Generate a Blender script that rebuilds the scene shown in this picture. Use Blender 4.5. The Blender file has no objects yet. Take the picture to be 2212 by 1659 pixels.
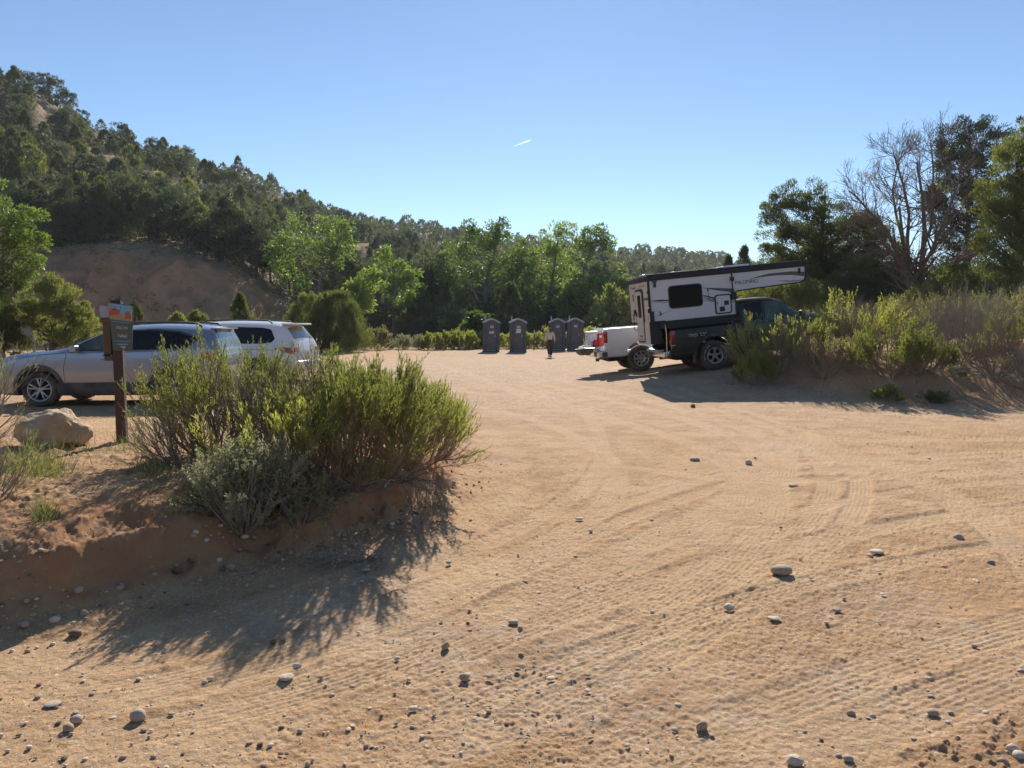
import bpy, bmesh, math, random
import numpy as np
from mathutils import Vector, Matrix
from mathutils.geometry import tessellate_polygon

# ------------------------------------------------------------------ scene, camera, light
SC = bpy.context.scene
COL = SC.collection
R = math.radians
CAMZ = 1.65
F2, CX, CY = 1642.0, 1106.0, 829.5          # photo measured at 2212 px wide
PITCH = math.atan((CY - 700.0) / F2)
SUN_EL, SUN_AZ = R(31.0), R(3.5)           # azimuth from +Y towards +X

cam = bpy.data.cameras.new('camera')
cam.sensor_width = 36.0
cam.lens = 36.0 * F2 / 2212.0
cam.clip_start = 0.1
cam.clip_end = 30000
camo = bpy.data.objects.new('camera', cam)
COL.objects.link(camo)
camo.location = (0, 0, CAMZ)
camo.rotation_euler = (R(90) - PITCH, 0, 0)
SC.camera = camo

world = bpy.data.worlds.new("World")
SC.world = world
world.use_nodes = True
wn = world.node_tree
for n in list(wn.nodes):
    wn.nodes.remove(n)
sky = wn.nodes.new('ShaderNodeTexSky')
sky.sky_type = 'NISHITA'
sky.sun_disc = False
sky.sun_elevation = SUN_EL
sky.sun_rotation = SUN_AZ
sky.altitude = 1700
sky.air_density = 1.0
sky.dust_density = 0.1
sky.ozone_density = 2.5
hsv = wn.nodes.new('ShaderNodeHueSaturation')
hsv.inputs['Saturation'].default_value = 1.03
hsv.inputs['Hue'].default_value = .499
bg = wn.nodes.new('ShaderNodeBackground')
bg.inputs[1].default_value = 0.09
wo = wn.nodes.new('ShaderNodeOutputWorld')
wn.links.new(sky.outputs[0], hsv.inputs['Color'])
wn.links.new(hsv.outputs[0], bg.inputs[0])
wn.links.new(bg.outputs[0], wo.inputs[0])

sl = bpy.data.lights.new('sun', 'SUN')
sl.energy = 4.6
sl.angle = R(0.53)
sl.color = (1.0, 0.93, 0.82)
so = bpy.data.objects.new('sun', sl)
COL.objects.link(so)
sdir = Vector((math.sin(SUN_AZ) * math.cos(SUN_EL), math.cos(SUN_AZ) * math.cos(SUN_EL), math.sin(SUN_EL)))
so.rotation_euler = sdir.to_track_quat('Z', 'Y').to_euler()
so.location = (0, 0, 50)

SC.view_settings.view_transform = 'Standard'
SC.view_settings.look = 'None'
SC.view_settings.gamma = 1.0
SC.view_settings.exposure = 0.60
SC.render.engine = 'CYCLES'
SC.cycles.use_denoising = True
SC.cycles.max_bounces = 6
SC.cycles.diffuse_bounces = 3
SC.cycles.glossy_bounces = 3
SC.cycles.transmission_bounces = 4
SC.cycles.transparent_max_bounces = 8
SC.cycles.volume_bounces = 0
SC.cycles.sample_clamp_indirect = 8

# ------------------------------------------------------------------ pixel <-> place helpers
_fw = np.array([0, math.cos(PITCH), -math.sin(PITCH)])
_up = np.array([0, math.sin(PITCH), math.cos(PITCH)])
_rt = np.array([1.0, 0, 0])

def ray(px, py):
    return _rt * ((px - CX) / F2) - _up * ((py - CY) / F2) + _fw

def W(px, py, z=0.0):
    d = ray(px, py)
    t = (z - CAMZ) / d[2]
    return (d[0] * t, d[1] * t)

def WD(px, py, depth):
    d = ray(px, py)
    t = depth / d[1]
    return (d[0] * t, depth, CAMZ + d[2] * t)

# ------------------------------------------------------------------ noise
def _hash(ix, iy, seed):
    h = (ix.astype(np.int64) * 374761393 + iy.astype(np.int64) * 668265263 + seed * 1442695041) & 0xffffffff
    h = ((h ^ (h >> 13)) * 1274126177) & 0xffffffff
    h = h ^ (h >> 16)
    return (h & 0xffff) / 65535.0

def vn(x, y, seed=0):
    x = np.asarray(x, float); y = np.asarray(y, float)
    ix = np.floor(x); iy = np.floor(y)
    fx = x - ix; fy = y - iy
    fx = fx * fx * (3 - 2 * fx); fy = fy * fy * (3 - 2 * fy)
    a = _hash(ix, iy, seed); b = _hash(ix + 1, iy, seed)
    c = _hash(ix, iy + 1, seed); d = _hash(ix + 1, iy + 1, seed)
    return (a * (1 - fx) + b * fx) * (1 - fy) + (c * (1 - fx) + d * fx) * fy * 1.0 - 0.5

def fbm(x, y, oct=4, seed=0):
    s = 0; a = 1.0; tot = 0
    for i in range(oct):
        s = s + vn(x * 2 ** i + 17.3 * i, y * 2 ** i - 9.1 * i, seed + i) * a
        tot += a; a *= 0.5
    return s / tot * 2

def sst(a, b, x):
    t = np.clip((x - a) / (b - a), 0, 1)
    return t * t * (3 - 2 * t)

# ------------------------------------------------------------------ terrain height
FOOT = [(-16, 3.4), (-6, 3.7), W(-60, 1375), W(120, 1345), W(300, 1300), W(430, 1262), W(560, 1225), W(690, 1185), W(800, 1145),
        W(900, 1110), W(975, 1060), W(1010, 1000), W(1030, 950), W(1010, 905), (-1.2, 12.3), (-3.2, 13.2), (-7, 13.7), (-16, 13.9)]
FOOT = np.array(FOOT, float)

def poly_inside_dist(x, y, P):
    ins = np.zeros(x.shape, bool); dist = np.full(x.shape, 1e9)
    n = len(P)
    for i in range(n):
        x0, y0 = P[i]; x1, y1 = P[(i + 1) % n]
        c = ((y0 > y) != (y1 > y)) & (x < (x1 - x0) * (y - y0) / (y1 - y0 + 1e-12) + x0)
        ins ^= c
        dx, dy = x1 - x0, y1 - y0
        t = np.clip(((x - x0) * dx + (y - y0) * dy) / (dx * dx + dy * dy), 0, 1)
        dd = np.hypot(x - x0 - t * dx, y - y0 - t * dy)
        dist = np.minimum(dist, dd)
    return np.where(ins, dist, -dist)

# tyre tracks: centre lines in world coordinates
def crom(pts, n=14):
    P = [np.array(p, float) for p in pts]
    P = [2 * P[0] - P[1]] + P + [2 * P[-1] - P[-2]]
    out = []
    for i in range(1, len(P) - 2):
        for k in range(n):
            t = k / n
            out.append(0.5 * ((2 * P[i]) + (-P[i - 1] + P[i + 1]) * t + (2 * P[i - 1] - 5 * P[i] + 4 * P[i + 1] - P[i + 2]) * t * t
                              + (-P[i - 1] + 3 * P[i] - 3 * P[i + 1] + P[i + 2]) * t ** 3))
    out.append(P[-2])
    return np.array(out)

TR = [
    [(-100, 1480), (300, 1425), (650, 1330), (950, 1215), (1150, 1120), (1270, 1040), (1300, 960), (1250, 885), (1120, 830)],
    [(-100, 1440), (330, 1385), (620, 1300), (880, 1205), (1050, 1120), (1120, 1060)],
    [(-100, 1560), (400, 1490), (850, 1350), (1150, 1215), (1420, 1095), (1700, 1025), (2212, 990), (2500, 985)],
    [(200, 1659), (700, 1500), (1100, 1340), (1450, 1180), (1640, 1080), (1690, 1000), (1620, 930), (1400, 865), (1200, 820)],
    [(600, 1700), (1050, 1540), (1400, 1370), (1650, 1210), (1775, 1090), (1770, 1000), (1680, 930), (1480, 865), (1250, 815)],
    [(1350, 1659), (1646, 1545), (1950, 1430), (2212, 1350), (2500, 1270)],
    [(1480, 893), (1900, 910), (2300, 915), (2600, 915)],
    [(1420, 935), (1900, 950), (2400, 945), (2700, 945)],
    [(1500, 985), (1900, 990), (2400, 975)],
    [(2600, 1060), (2100, 1110), (1650, 1190), (1200, 1330), (700, 1530), (400, 1659)],
    [(2600, 1010), (2050, 1050), (1700, 1110), (1400, 1190)],
    [(1000, 800), (1120, 850), (1300, 900), (1500, 960), (1640, 1040), (1660, 1120), (1560, 1230), (1300, 1400)],
    [(1880, 885), (2100, 868), (2400, 858)],
    [(-100, 1425), (250, 1385), (520, 1325), (760, 1245), (960, 1160), (1060, 1100)],
    [(-100, 1530), (380, 1465), (820, 1325), (1120, 1190), (1390, 1075), (1690, 1005), (2212, 970), (2500, 962)],
    [(80, 1659), (620, 1500), (1040, 1330), (1390, 1170), (1580, 1075), (1640, 1000), (1570, 935), (1350, 870), (1150, 825)],
    [(760, 1700), (1180, 1540), (1500, 1380), (1740, 1220), (1850, 1095), (1840, 1005), (1740, 935), (1530, 865), (1290, 812)],
    [(1000, 870), (1150, 905), (1280, 960), (1330, 1030), (1280, 1110), (1130, 1200), (900, 1290)],
    [(2600, 1130), (2100, 1190), (1700, 1270), (1300, 1400), (900, 1560), (700, 1659)],
    [(1650, 1659), (1900, 1570), (2212, 1450), (2500, 1370)],
    [(1560, 880), (1900, 893), (2300, 892), (2600, 890)],
    [(1350, 1010), (1600, 1035), (1900, 1030), (2300, 1010)],
    [(950, 790), (1080, 830), (1250, 880), (1430, 935), (1560, 1000), (1600, 1070), (1540, 1170)],
    [(1700, 940), (1900, 1000), (2100, 1110), (2212, 1200), (2300, 1300)],
    [(-80, 1620), (300, 1580), (800, 1450), (1150, 1310)],
]
TRACKS = []
for i, t in enumerate(TR):
    TRACKS.append(crom([W(a, b) for a, b in t], 10))

def track_height(x, y):
    z = np.zeros(x.shape); flat = np.zeros(x.shape)
    for ti, C in enumerate(TRACKS):
        hw = [.13, .16, .115, .19][ti % 4]
        best = np.full(x.shape, 9.0, np.float32); su = np.zeros(x.shape, np.float32); ss = np.zeros(x.shape, np.float32)
        acc = 0
        for i in range(len(C) - 1):
            x0, y0 = C[i]; x1, y1 = C[i + 1]
            L = math.hypot(x1 - x0, y1 - y0)
            m = (x > min(x0, x1) - .3) & (x < max(x0, x1) + .3) & (y > min(y0, y1) - .3) & (y < max(y0, y1) + .3)
            idx = np.nonzero(m)[0]
            if len(idx):
                dx, dy = (x1 - x0) / L, (y1 - y0) / L
                qx = x[idx] - x0; qy = y[idx] - y0
                s = np.clip(qx * dx + qy * dy, 0, L)
                u = qx * dy - qy * dx
                d = np.hypot(qx - s * dx, qy - s * dy)
                b = d < best[idx]
                j = idx[b]
                best[j] = d[b]; su[j] = u[b]; ss[j] = (acc + s)[b]
            acc += L
        m = best < 0.3
        d = best[m]; u = su[m]; s = ss[m]
        amp = (0.62 + 0.5 * np.clip(vn(s * 0.5, s * 0 + ti, 5) + .3, 0, 1)) * sst(0, 1.5, s) * sst(0, 1.5, acc - s) * [1.1, .8, 1.0][ti % 3]
        inn = 1 - sst(hw * 0.66, hw * 1.05, d)
        xm, ym = x[m], y[m]
        brk = np.clip(.95 + fbm(xm * 1.6, ym * 1.6, 3, 301 + ti) * 1.3, .2, 1.25)
        prof = -0.009 * inn + 0.0045 * brk * np.exp(-((d - hw - .02 - .03 * vn(xm * 6, ym * 6, 9)) / .034) ** 2)
        k = [7, 8, 6, 10][ti % 4]
        rib = 0.0027 * np.cos(u / hw * math.pi * k) * inn * brk
        chev = 0.0004 * np.sin((s + abs(u) * .6) * 2 * math.pi / .045) * inn * brk
        nz_ = (prof + rib + chev) * amp; z[m] = z[m] * (1 - inn) + nz_
        flat[m] = np.maximum(flat[m], inn)
    return z, flat

PXK = np.array([-900, -300, 0, 100, 200, 300, 400, 500, 560, 650, 750, 850, 1000, 1200, 1350, 1550, 1700, 1900, 2212, 3200.])
SKY = np.array([120, 150, 188, 205, 268, 330, 362, 385, 408, 445, 478, 496, 515, 532, 549, 562, 600, 650, 690, 698.])
RID = np.array([130, 130, 135, 140, 150, 160, 175, 190, 200, 220, 240, 255, 280, 310, 330, 370, 400, 420, 430, 430.])
FTK = np.array([74, 74, 74, 74, 74, 74, 74, 76, 78, 80, 84, 86, 90, 95, 105, 130, 150, 160, 170, 170.])
CLF = np.array([7.0, 7.2, 7.5, 8.5, 9.0, 9.0, 8.5, 7.6, 6.0, 3.2, 2.6, 2.4, 2.2, 2.0, 1.2, 0.3, 0, 0, 0, 0.])

def hill_z(x, y):
    px = CX + F2 * x / np.maximum(y, 1)
    rid = np.interp(px, PXK, RID); ft = np.interp(px, PXK, FTK)
    top = CAMZ + (700 - np.interp(px, PXK, SKY)) / F2 * rid
    clf = np.interp(px, PXK, CLF)
    nz = fbm(x * .035, y * .035, 4, 11)
    w = fbm(x * .12, y * .12, 3, 15) * 1.4
    c = clf * sst(ft - 11 + w, ft - .5 + w, y)
    s = np.clip((y - ft) / (rid - ft), 0, 1.0)
    hz = (top - clf) * (0.8 * s + 0.2 * s * s) * 1.0
    back = np.clip((y - rid) / 200, 0, 3)
    gull = (nz * 4.5 + fbm(x * .15, y * .15, 3, 12) * 1.0) * np.minimum(s * 3, 1) * np.clip((1 - s) * 4 + .25, 0, 1)
    far = sst(60, 66, y)
    return c + hz * 1.0 + gull - back * 5 + (-0.2 + 0.0 * far)

def lot_z(x, y):
    z = -0.22 * sst(28, 44, y)
    z = z + 0.113 * np.clip(x - 2.25, 0, 8) * sst(14.5, 20.5, y) * (1 - sst(34, 60, y))
    # mound on the right of the entrance
    ex = np.interp(x, [5.2, 6.1, 7.2, 9.4, 14, 30], [25, 18.6, 15.4, 14.2, 13.6, 13.2])
    n = vn(x * .9, y * .9, 31) * .8
    z = z + 0.38 * sst(0, 2.2, y - ex + n) * sst(5.3, 7.0, x) * (1 - sst(18.6, 20.4, y) * (.9 - .75 * sst(9.5, 12, x))) * (1 - sst(30, 50, y))
    return z

def bank_d(x, y):
    return poly_inside_dist(x, y, FOOT) + vn(x * 2.6, y * 2.6, 41) * .16 + vn(x * 7, y * 7, 42) * .09

def bank_z(x, y):
    d = bank_d(x, y)
    p = np.interp(d, [-.25, 0, .10, .22, .42, .8, 1.5], [0, .05, .13, .34, .44, .50, .53])
    g = (1 - 0.86 * sst(6.6, 12.6, y)) * (0.93 + 0.3 * vn(x * .8, y * .8, 44))
    return p * g, d

def G(x, y, full=False):
    x = np.atleast_1d(np.asarray(x, float)); y = np.atleast_1d(np.asarray(y, float))
    z = lot_z(x, y)
    m = (y < 15) & (x < 1)
    if m.any():
        b, _ = bank_z(x[m], y[m]); z[m] += b
    far = y > 58
    if far.any():
        hz = hill_z(x[far], y[far])
        w = sst(58, 62, y[far])
        z[far] = z[far] * (1 - w) + hz * w
    return z

def gz(x, y):
    return float(G(x, y)[0])

_ym = np.concatenate([np.arange(1.2, 12, .02), np.arange(12, 40, .05), np.arange(40, 300, .5)])
def Wg(px, py, z0=0.0):
    """first ground point met by the line of sight through a photo pixel"""
    d = ray(px, py); t = _ym / d[1]
    xs, zs = d[0] * t, CAMZ + d[2] * t
    hit = np.nonzero(zs <= G(xs, _ym))[0]
    i = hit[0] if len(hit) else len(_ym) - 1
    return (float(xs[i]), float(_ym[i]), gz(xs[i], _ym[i]))

def Gp(px, y):
    """point on the ground in direction px at depth y"""
    x = (px - CX) / F2 * y
    return (x, y, gz(x, y))

# ------------------------------------------------------------------ objects
def tag(o, label=None, cat=None, group=None, kind=None):
    if label: o['label'] = label
    if cat: o['category'] = cat
    if group: o['group'] = group
    if kind: o['kind'] = kind
    return o

def thing(name, label, cat, loc=(0, 0, 0), rot=(0, 0, 0), group=None):
    o = bpy.data.objects.new(name, None)
    COL.objects.link(o)
    o.empty_display_size = .1
    o.location = loc
    o.rotation_euler = rot
    return tag(o, label, cat, group)

def link(name, me, parent=None, loc=None):
    o = bpy.data.objects.new(name, me)
    COL.objects.link(o)
    if parent is not None: o.parent = parent
    if loc is not None: o.location = loc
    return o

class MB:
    """mesh collector: numpy vertex blocks + face blocks of 3 or 4, with a material index"""
    def __init__(s):
        s.V = []; s.F = []; s.n = 0
    def add(s, V, F, mi=0):
        V = np.asarray(V, np.float32).reshape(-1, 3)
        s.V.append(V)
        if isinstance(F, np.ndarray):
            s.F.append((F + s.n, mi))
        else:
            for k in (3, 4):
                f = [q for q in F if len(q) == k]
                if f: s.F.append((np.array(f) + s.n, mi))
            for q in F:
                if len(q) > 4:
                    s.F.append((np.array([q]) + s.n, mi))
        s.n += len(V)
        return s
    def mesh(s, name, mats, smooth=False, sharp=None):
        me = bpy.data.meshes.new(name)
        V = np.concatenate(s.V) if s.V else np.zeros((0, 3), np.float32)
        me.vertices.add(len(V)); me.vertices.foreach_set('co', V.ravel())
        loops = np.concatenate([f.ravel() for f, m in s.F]).astype(np.int32)
        tot = np.concatenate([np.full(len(f), f.shape[1]) for f, m in s.F]).astype(np.int32)
        mi = np.concatenate([np.full(len(f), m) for f, m in s.F]).astype(np.int32)
        st = np.concatenate([[0], np.cumsum(tot)[:-1]]).astype(np.int32)
        me.loops.add(len(loops)); me.loops.foreach_set('vertex_index', loops)
        me.polygons.add(len(tot)); me.polygons.foreach_set('loop_start', st)
        me.polygons.foreach_set('material_index', mi)
        me.polygons.foreach_set('use_smooth', np.full(len(tot), bool(smooth)))
        if not isinstance(mats, (list, tuple)): mats = [mats]
        for m in mats: me.materials.append(m)
        me.update(calc_edges=True)
        if smooth and sharp: me.set_sharp_from_angle(angle=R(sharp))
        return me
    def build_each(s, name, mats, parent=None):
        off = 0
        for V, (F, mi) in zip(s.V, s.F):
            MB().add(V, F - off).build(name, mats, parent); off += len(V)
    def build(s, name, mats, parent=None, smooth=False, sharp=None, loc=None):
        return link(name, s.mesh(name, mats, smooth, sharp), parent, loc)
    # ---- shapes
    def box(s, c, size, rot=None, mi=0, taper=None):
        hx, hy, hz = size[0] / 2, size[1] / 2, size[2] / 2
        V = np.array([[x, y, z] for z in (-hz, hz) for y in (-hy, hy) for x in (-hx, hx)], float)
        if taper: V[4:, 0] *= taper[0]; V[4:, 1] *= taper[1]
        if rot is not None:
            M = np.array(rot.to_matrix() if hasattr(rot, 'to_matrix') else rot)
            V = V @ M.T
        V += np.array(c)
        return s.add(V, np.array([[0, 2, 3, 1], [4, 5, 7, 6], [0, 1, 5, 4], [2, 6, 7, 3], [0, 4, 6, 2], [1, 3, 7, 5]]), mi)
    def bbox(s, c, size, b=.01, rot=None, mi=0, seg=2):
        bm = bmesh.new()
        bmesh.ops.create_cube(bm, size=1)
        bmesh.ops.scale(bm, vec=size, verts=bm.verts)
        bmesh.ops.bevel(bm, geom=bm.edges[:], offset=b, segments=seg, affect='EDGES', profile=.5)
        if rot is not None: bmesh.ops.rotate(bm, matrix=rot.to_matrix(), verts=bm.verts)
        bmesh.ops.translate(bm, vec=c, verts=bm.verts)
        return s.addbm(bm, mi)
    def addbm(s, bm, mi=0):
        bm.verts.index_update()
        V = [v.co[:] for v in bm.verts]; F = [[v.index for v in f.verts] for f in bm.faces]
        bm.free()
        return s.add(V, F, mi)
    def tube(s, P, rad, sides=8, mi=0, cap=True):
        P = np.asarray(P, float); K = len(P)
        rad = np.full(K, rad, float) if np.isscalar(rad) else np.asarray(rad, float)
        T = np.gradient(P, axis=0); T /= np.linalg.norm(T, axis=1)[:, None] + 1e-9
        ref = np.array([0, 0, 1.0]) if abs(T[0][2]) < .9 else np.array([1.0, 0, 0])
        A = np.cross(T, ref); A /= np.linalg.norm(A, axis=1)[:, None] + 1e-9
        B = np.cross(T, A)
        an = np.arange(sides) * 2 * math.pi / sides
        V = P[:, None] + rad[:, None, None] * (A[:, None] * np.cos(an)[None, :, None] + B[:, None] * np.sin(an)[None, :, None])
        F = [[i * sides + j, i * sides + (j + 1) % sides, (i + 1) * sides + (j + 1) % sides, (i + 1) * sides + j] for i in range(K - 1) for j in range(sides)]
        if cap:
            F.append(list(range(sides))[::-1]); F.append([(K - 1) * sides + j for j in range(sides)])
        return s.add(V.reshape(-1, 3), F, mi)
    def lathe(s, prof, sides=32, axis='z', c=(0, 0, 0), mi=0, closed=False):
        """prof = [(radius, height)]"""
        K = len(prof); V = []
        for r, h in prof:
            for j in range(sides):
                a = j * 2 * math.pi / sides
                p = (r * math.cos(a), r * math.sin(a), h)
                if axis == 'y': p = (p[0], p[2], p[1])
                elif axis == 'x': p = (p[2], p[0], p[1])
                V.append((p[0] + c[0], p[1] + c[1], p[2] + c[2]))
        F = []
        for i in range(K if closed else K - 1):
            i2 = (i + 1) % K
            for j in range(sides):
                q = [i * sides + j, i * sides + (j + 1) % sides, i2 * sides + (j + 1) % sides, i2 * sides + j]
                F.append(q)
        return s.add(V, F, mi)
    def prism(s, poly, y0, y1, plane='xz', mi=0):
        """extrude a 2D polygon; plane xz: (x,z) extruded over y; xy over z; yz over x"""
        n = len(poly)
        def P(p, t):
            return (p[0], t, p[1]) if plane == 'xz' else (p[0], p[1], t) if plane == 'xy' else (t, p[0], p[1])
        V = [P(p, y0) for p in poly] + [P(p, y1) for p in poly]
        tri = tessellate_polygon([[Vector((p[0], p[1], 0)) for p in poly]])
        F = [[a, b, c] for a, b, c in tri] + [[c + n, b + n, a + n] for a, b, c in tri]
        F += [[i, (i + 1) % n, (i + 1) % n + n, i + n] for i in range(n)]
        return s.add(V, F, mi)

def fixn(o):
    bm = bmesh.new(); bm.from_mesh(o.data)
    bmesh.ops.recalc_face_normals(bm, faces=bm.faces[:])
    bm.to_mesh(o.data); bm.free()
    return o

def copy_tree(o, parent=None, loc=None, rot=None, scale=None):
    c = o.copy(); COL.objects.link(c)
    if parent is not None: c.parent = parent
    if loc is not None: c.location = loc
    if rot is not None: c.rotation_euler = rot
    if scale is not None: c.scale = scale if hasattr(scale, '__len__') else (scale,) * 3
    for ch in list(o.children):
        copy_tree(ch, c)
    return c

def rrect(x0, z0, x1, z1, r, n=4):
    out = []
    for cx, cz, a0 in ((x1 - r, z1 - r, 0), (x0 + r, z1 - r, 90), (x0 + r, z0 + r, 180), (x1 - r, z0 + r, 270)):
        for i in range(n + 1):
            a = R(a0 + 90 * i / n)
            out.append((cx + r * math.cos(a), cz + r * math.sin(a)))
    return out

def text_obj(name, body, size, mat, parent, M, extrude=.001, width=None, font_scale_x=1.0):
    """a word as a thin mesh; M = 4x4 placing its XY plane"""
    cu = bpy.data.curves.new('t', 'FONT')
    cu.body = body; cu.size = size; cu.extrude = extrude
    cu.align_x = 'CENTER'; cu.align_y = 'CENTER'; cu.resolution_u = 2
    to = bpy.data.objects.new('t', cu); COL.objects.link(to)
    dg = bpy.context.evaluated_depsgraph_get()
    me = bpy.data.meshes.new_from_object(to.evaluated_get(dg))
    COL.objects.unlink(to); bpy.data.objects.remove(to); bpy.data.curves.remove(cu)
    xs = [v.co.x for v in me.vertices]
    s = 1.0 if width is None else width / (max(xs) - min(xs))
    for v in me.vertices: v.co.x *= s
    me.transform(M)
    me.materials.clear(); me.materials.append(mat)
    return link(name, me, parent)

# ------------------------------------------------------------------ materials
def _nt(name):
    m = bpy.data.materials.new(name); m.use_nodes = True
    nt = m.node_tree
    for n in list(nt.nodes): nt.nodes.remove(n)
    out = nt.nodes.new('ShaderNodeOutputMaterial')
    return m, nt, out

def N(nt, t, **kw):
    n = nt.nodes.new(t)
    for k, v in kw.items():
        if k.startswith('i_'):
            n.inputs[k[2:].replace('_', ' ')].default_value = v
        else: setattr(n, k, v)
    return n

def c4(c): return (c[0], c[1], c[2], 1)

def mixc(nt, fac, a, b):
    n = nt.nodes.new('ShaderNodeMix'); n.data_type = 'RGBA'
    if hasattr(fac, 'is_output'): nt.links.new(fac, n.inputs[0])
    else: n.inputs[0].default_value = fac
    for k, v in ((6, a), (7, b)):
        if hasattr(v, 'is_output'): nt.links.new(v, n.inputs[k])
        else: n.inputs[k].default_value = c4(v)
    return n.outputs[2]

def noise_(nt, scale, detail=4, rough=.55, vec=None, dist=0):
    n = N(nt, 'ShaderNodeTexNoise'); n.inputs['Scale'].default_value = scale
    n.inputs['Detail'].default_value = detail; n.inputs['Roughness'].default_value = rough
    n.inputs['Distortion'].default_value = dist
    if vec is not None: nt.links.new(vec, n.inputs['Vector'])
    return n.outputs['Fac']

def ramp(nt, src, p0, p1, c0=(0, 0, 0), c1=(1, 1, 1)):
    r = nt.nodes.new('ShaderNodeValToRGB')
    r.color_ramp.elements[0].position = p0; r.color_ramp.elements[1].position = p1
    r.color_ramp.elements[0].color = c4(c0); r.color_ramp.elements[1].color = c4(c1)
    nt.links.new(src, r.inputs[0])
    return r.outputs[0]

def objco(nt):
    return N(nt, 'ShaderNodeTexCoord').outputs['Object']

def mat(name, col, rough=.5, metal=0.0, col2=None, scale=6, bump=0, bscale=60, coat=0, dust=0, dustz=None, spec=.5):
    m, nt, out = _nt(name)
    p = N(nt, 'ShaderNodeBsdfPrincipled')
    v = objco(nt)
    col2 = col2 or tuple(c * .82 for c in col)
    c = mixc(nt, ramp(nt, noise_(nt, scale, 5, .6, v), .35, .65), col, col2)
    if dust:
        dn = ramp(nt, noise_(nt, 2.3, 6, .65, v), .35, .75)
        if dustz is not None:
            sx = N(nt, 'ShaderNodeSeparateXYZ'); nt.links.new(v, sx.inputs[0])
            mr = N(nt, 'ShaderNodeMapRange'); nt.links.new(sx.outputs[2], mr.inputs[0])
            mr.inputs[1].default_value = dustz[0]; mr.inputs[2].default_value = dustz[1]
            mr.inputs[3].default_value = dust; mr.inputs[4].default_value = dust * .12
            mu = N(nt, 'ShaderNodeMath', operation='MULTIPLY_ADD'); nt.links.new(dn, mu.inputs[0]); nt.links.new(mr.outputs[0], mu.inputs[1])
            mu.inputs[2].default_value = 0
            fac = mu.outputs[0]
        else:
            mu = N(nt, 'ShaderNodeMath', operation='MULTIPLY'); nt.links.new(dn, mu.inputs[0]); mu.inputs[1].default_value = dust
            fac = mu.outputs[0]
        c = mixc(nt, fac, c, (.40, .29, .19))
        rr = N(nt, 'ShaderNodeMapRange'); nt.links.new(fac, rr.inputs[0]); rr.inputs[3].default_value = rough; rr.inputs[4].default_value = .9
        nt.links.new(rr.outputs[0], p.inputs['Roughness'])
    else:
        p.inputs['Roughness'].default_value = rough
    nt.links.new(c, p.inputs['Base Color'])
    p.inputs['Metallic'].default_value = metal
    p.inputs['Specular IOR Level'].default_value = spec
    if coat:
        p.inputs['Coat Weight'].default_value = coat; p.inputs['Coat Roughness'].default_value = .06
    if bump:
        b = N(nt, 'ShaderNodeBump'); b.inputs['Strength'].default_value = bump; b.inputs['Distance'].default_value = .02
        nt.links.new(noise_(nt, bscale, 5, .6, v), b.inputs['Height']); nt.links.new(b.outputs[0], p.inputs['Normal'])
    nt.links.new(p.outputs[0], out.inputs[0])
    return m

def leafmat(name, a, b, c=None, trans=.4, tcol=None, rough=.55, spec=.25):
    """per-leaf and per-plant colour variation, light passes through"""
    m, nt, out = _nt(name)
    g = N(nt, 'ShaderNodeNewGeometry')
    oi = N(nt, 'ShaderNodeObjectInfo')
    col = mixc(nt, g.outputs['Random Per Island'], a, b)
    v = objco(nt)
    nz = ramp(nt, noise_(nt, 1.1, 3, .6, v), .35, .7)
    if c is not None: col = mixc(nt, nz, col, c)
    hs = N(nt, 'ShaderNodeHueSaturation')
    mr = N(nt, 'ShaderNodeMapRange'); nt.links.new(oi.outputs['Random'], mr.inputs[0])
    mr.inputs[3].default_value = .62; mr.inputs[4].default_value = 1.38
    nt.links.new(mr.outputs[0], hs.inputs['Value'])
    mr2 = N(nt, 'ShaderNodeMapRange'); nt.links.new(oi.outputs['Random'], mr2.inputs[0])
    mr2.inputs[3].default_value = .515; mr2.inputs[4].default_value = .485
    nt.links.new(mr2.outputs[0], hs.inputs['Hue'])
    nt.links.new(col, hs.inputs['Color'])
    p = N(nt, 'ShaderNodeBsdfPrincipled'); p.inputs['Roughness'].default_value = rough
    p.inputs['Specular IOR Level'].default_value = spec
    nt.links.new(hs.outputs[0], p.inputs['Base Color'])
    t = N(nt, 'ShaderNodeBsdfTranslucent')
    tc = N(nt, 'ShaderNodeMix'); tc.data_type = 'RGBA'; tc.blend_type = 'MULTIPLY'; tc.inputs[0].default_value = 1
    nt.links.new(hs.outputs[0], tc.inputs[6]); tc.inputs[7].default_value = c4(tcol or (1.6, 1.7, .9))
    nt.links.new(tc.outputs[2], t.inputs[0])
    mx = N(nt, 'ShaderNodeMixShader'); mx.inputs[0].default_value = trans
    nt.links.new(p.outputs[0], mx.inputs[1]); nt.links.new(t.outputs[0], mx.inputs[2])
    nt.links.new(mx.outputs[0], out.inputs[0])
    return m

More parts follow.
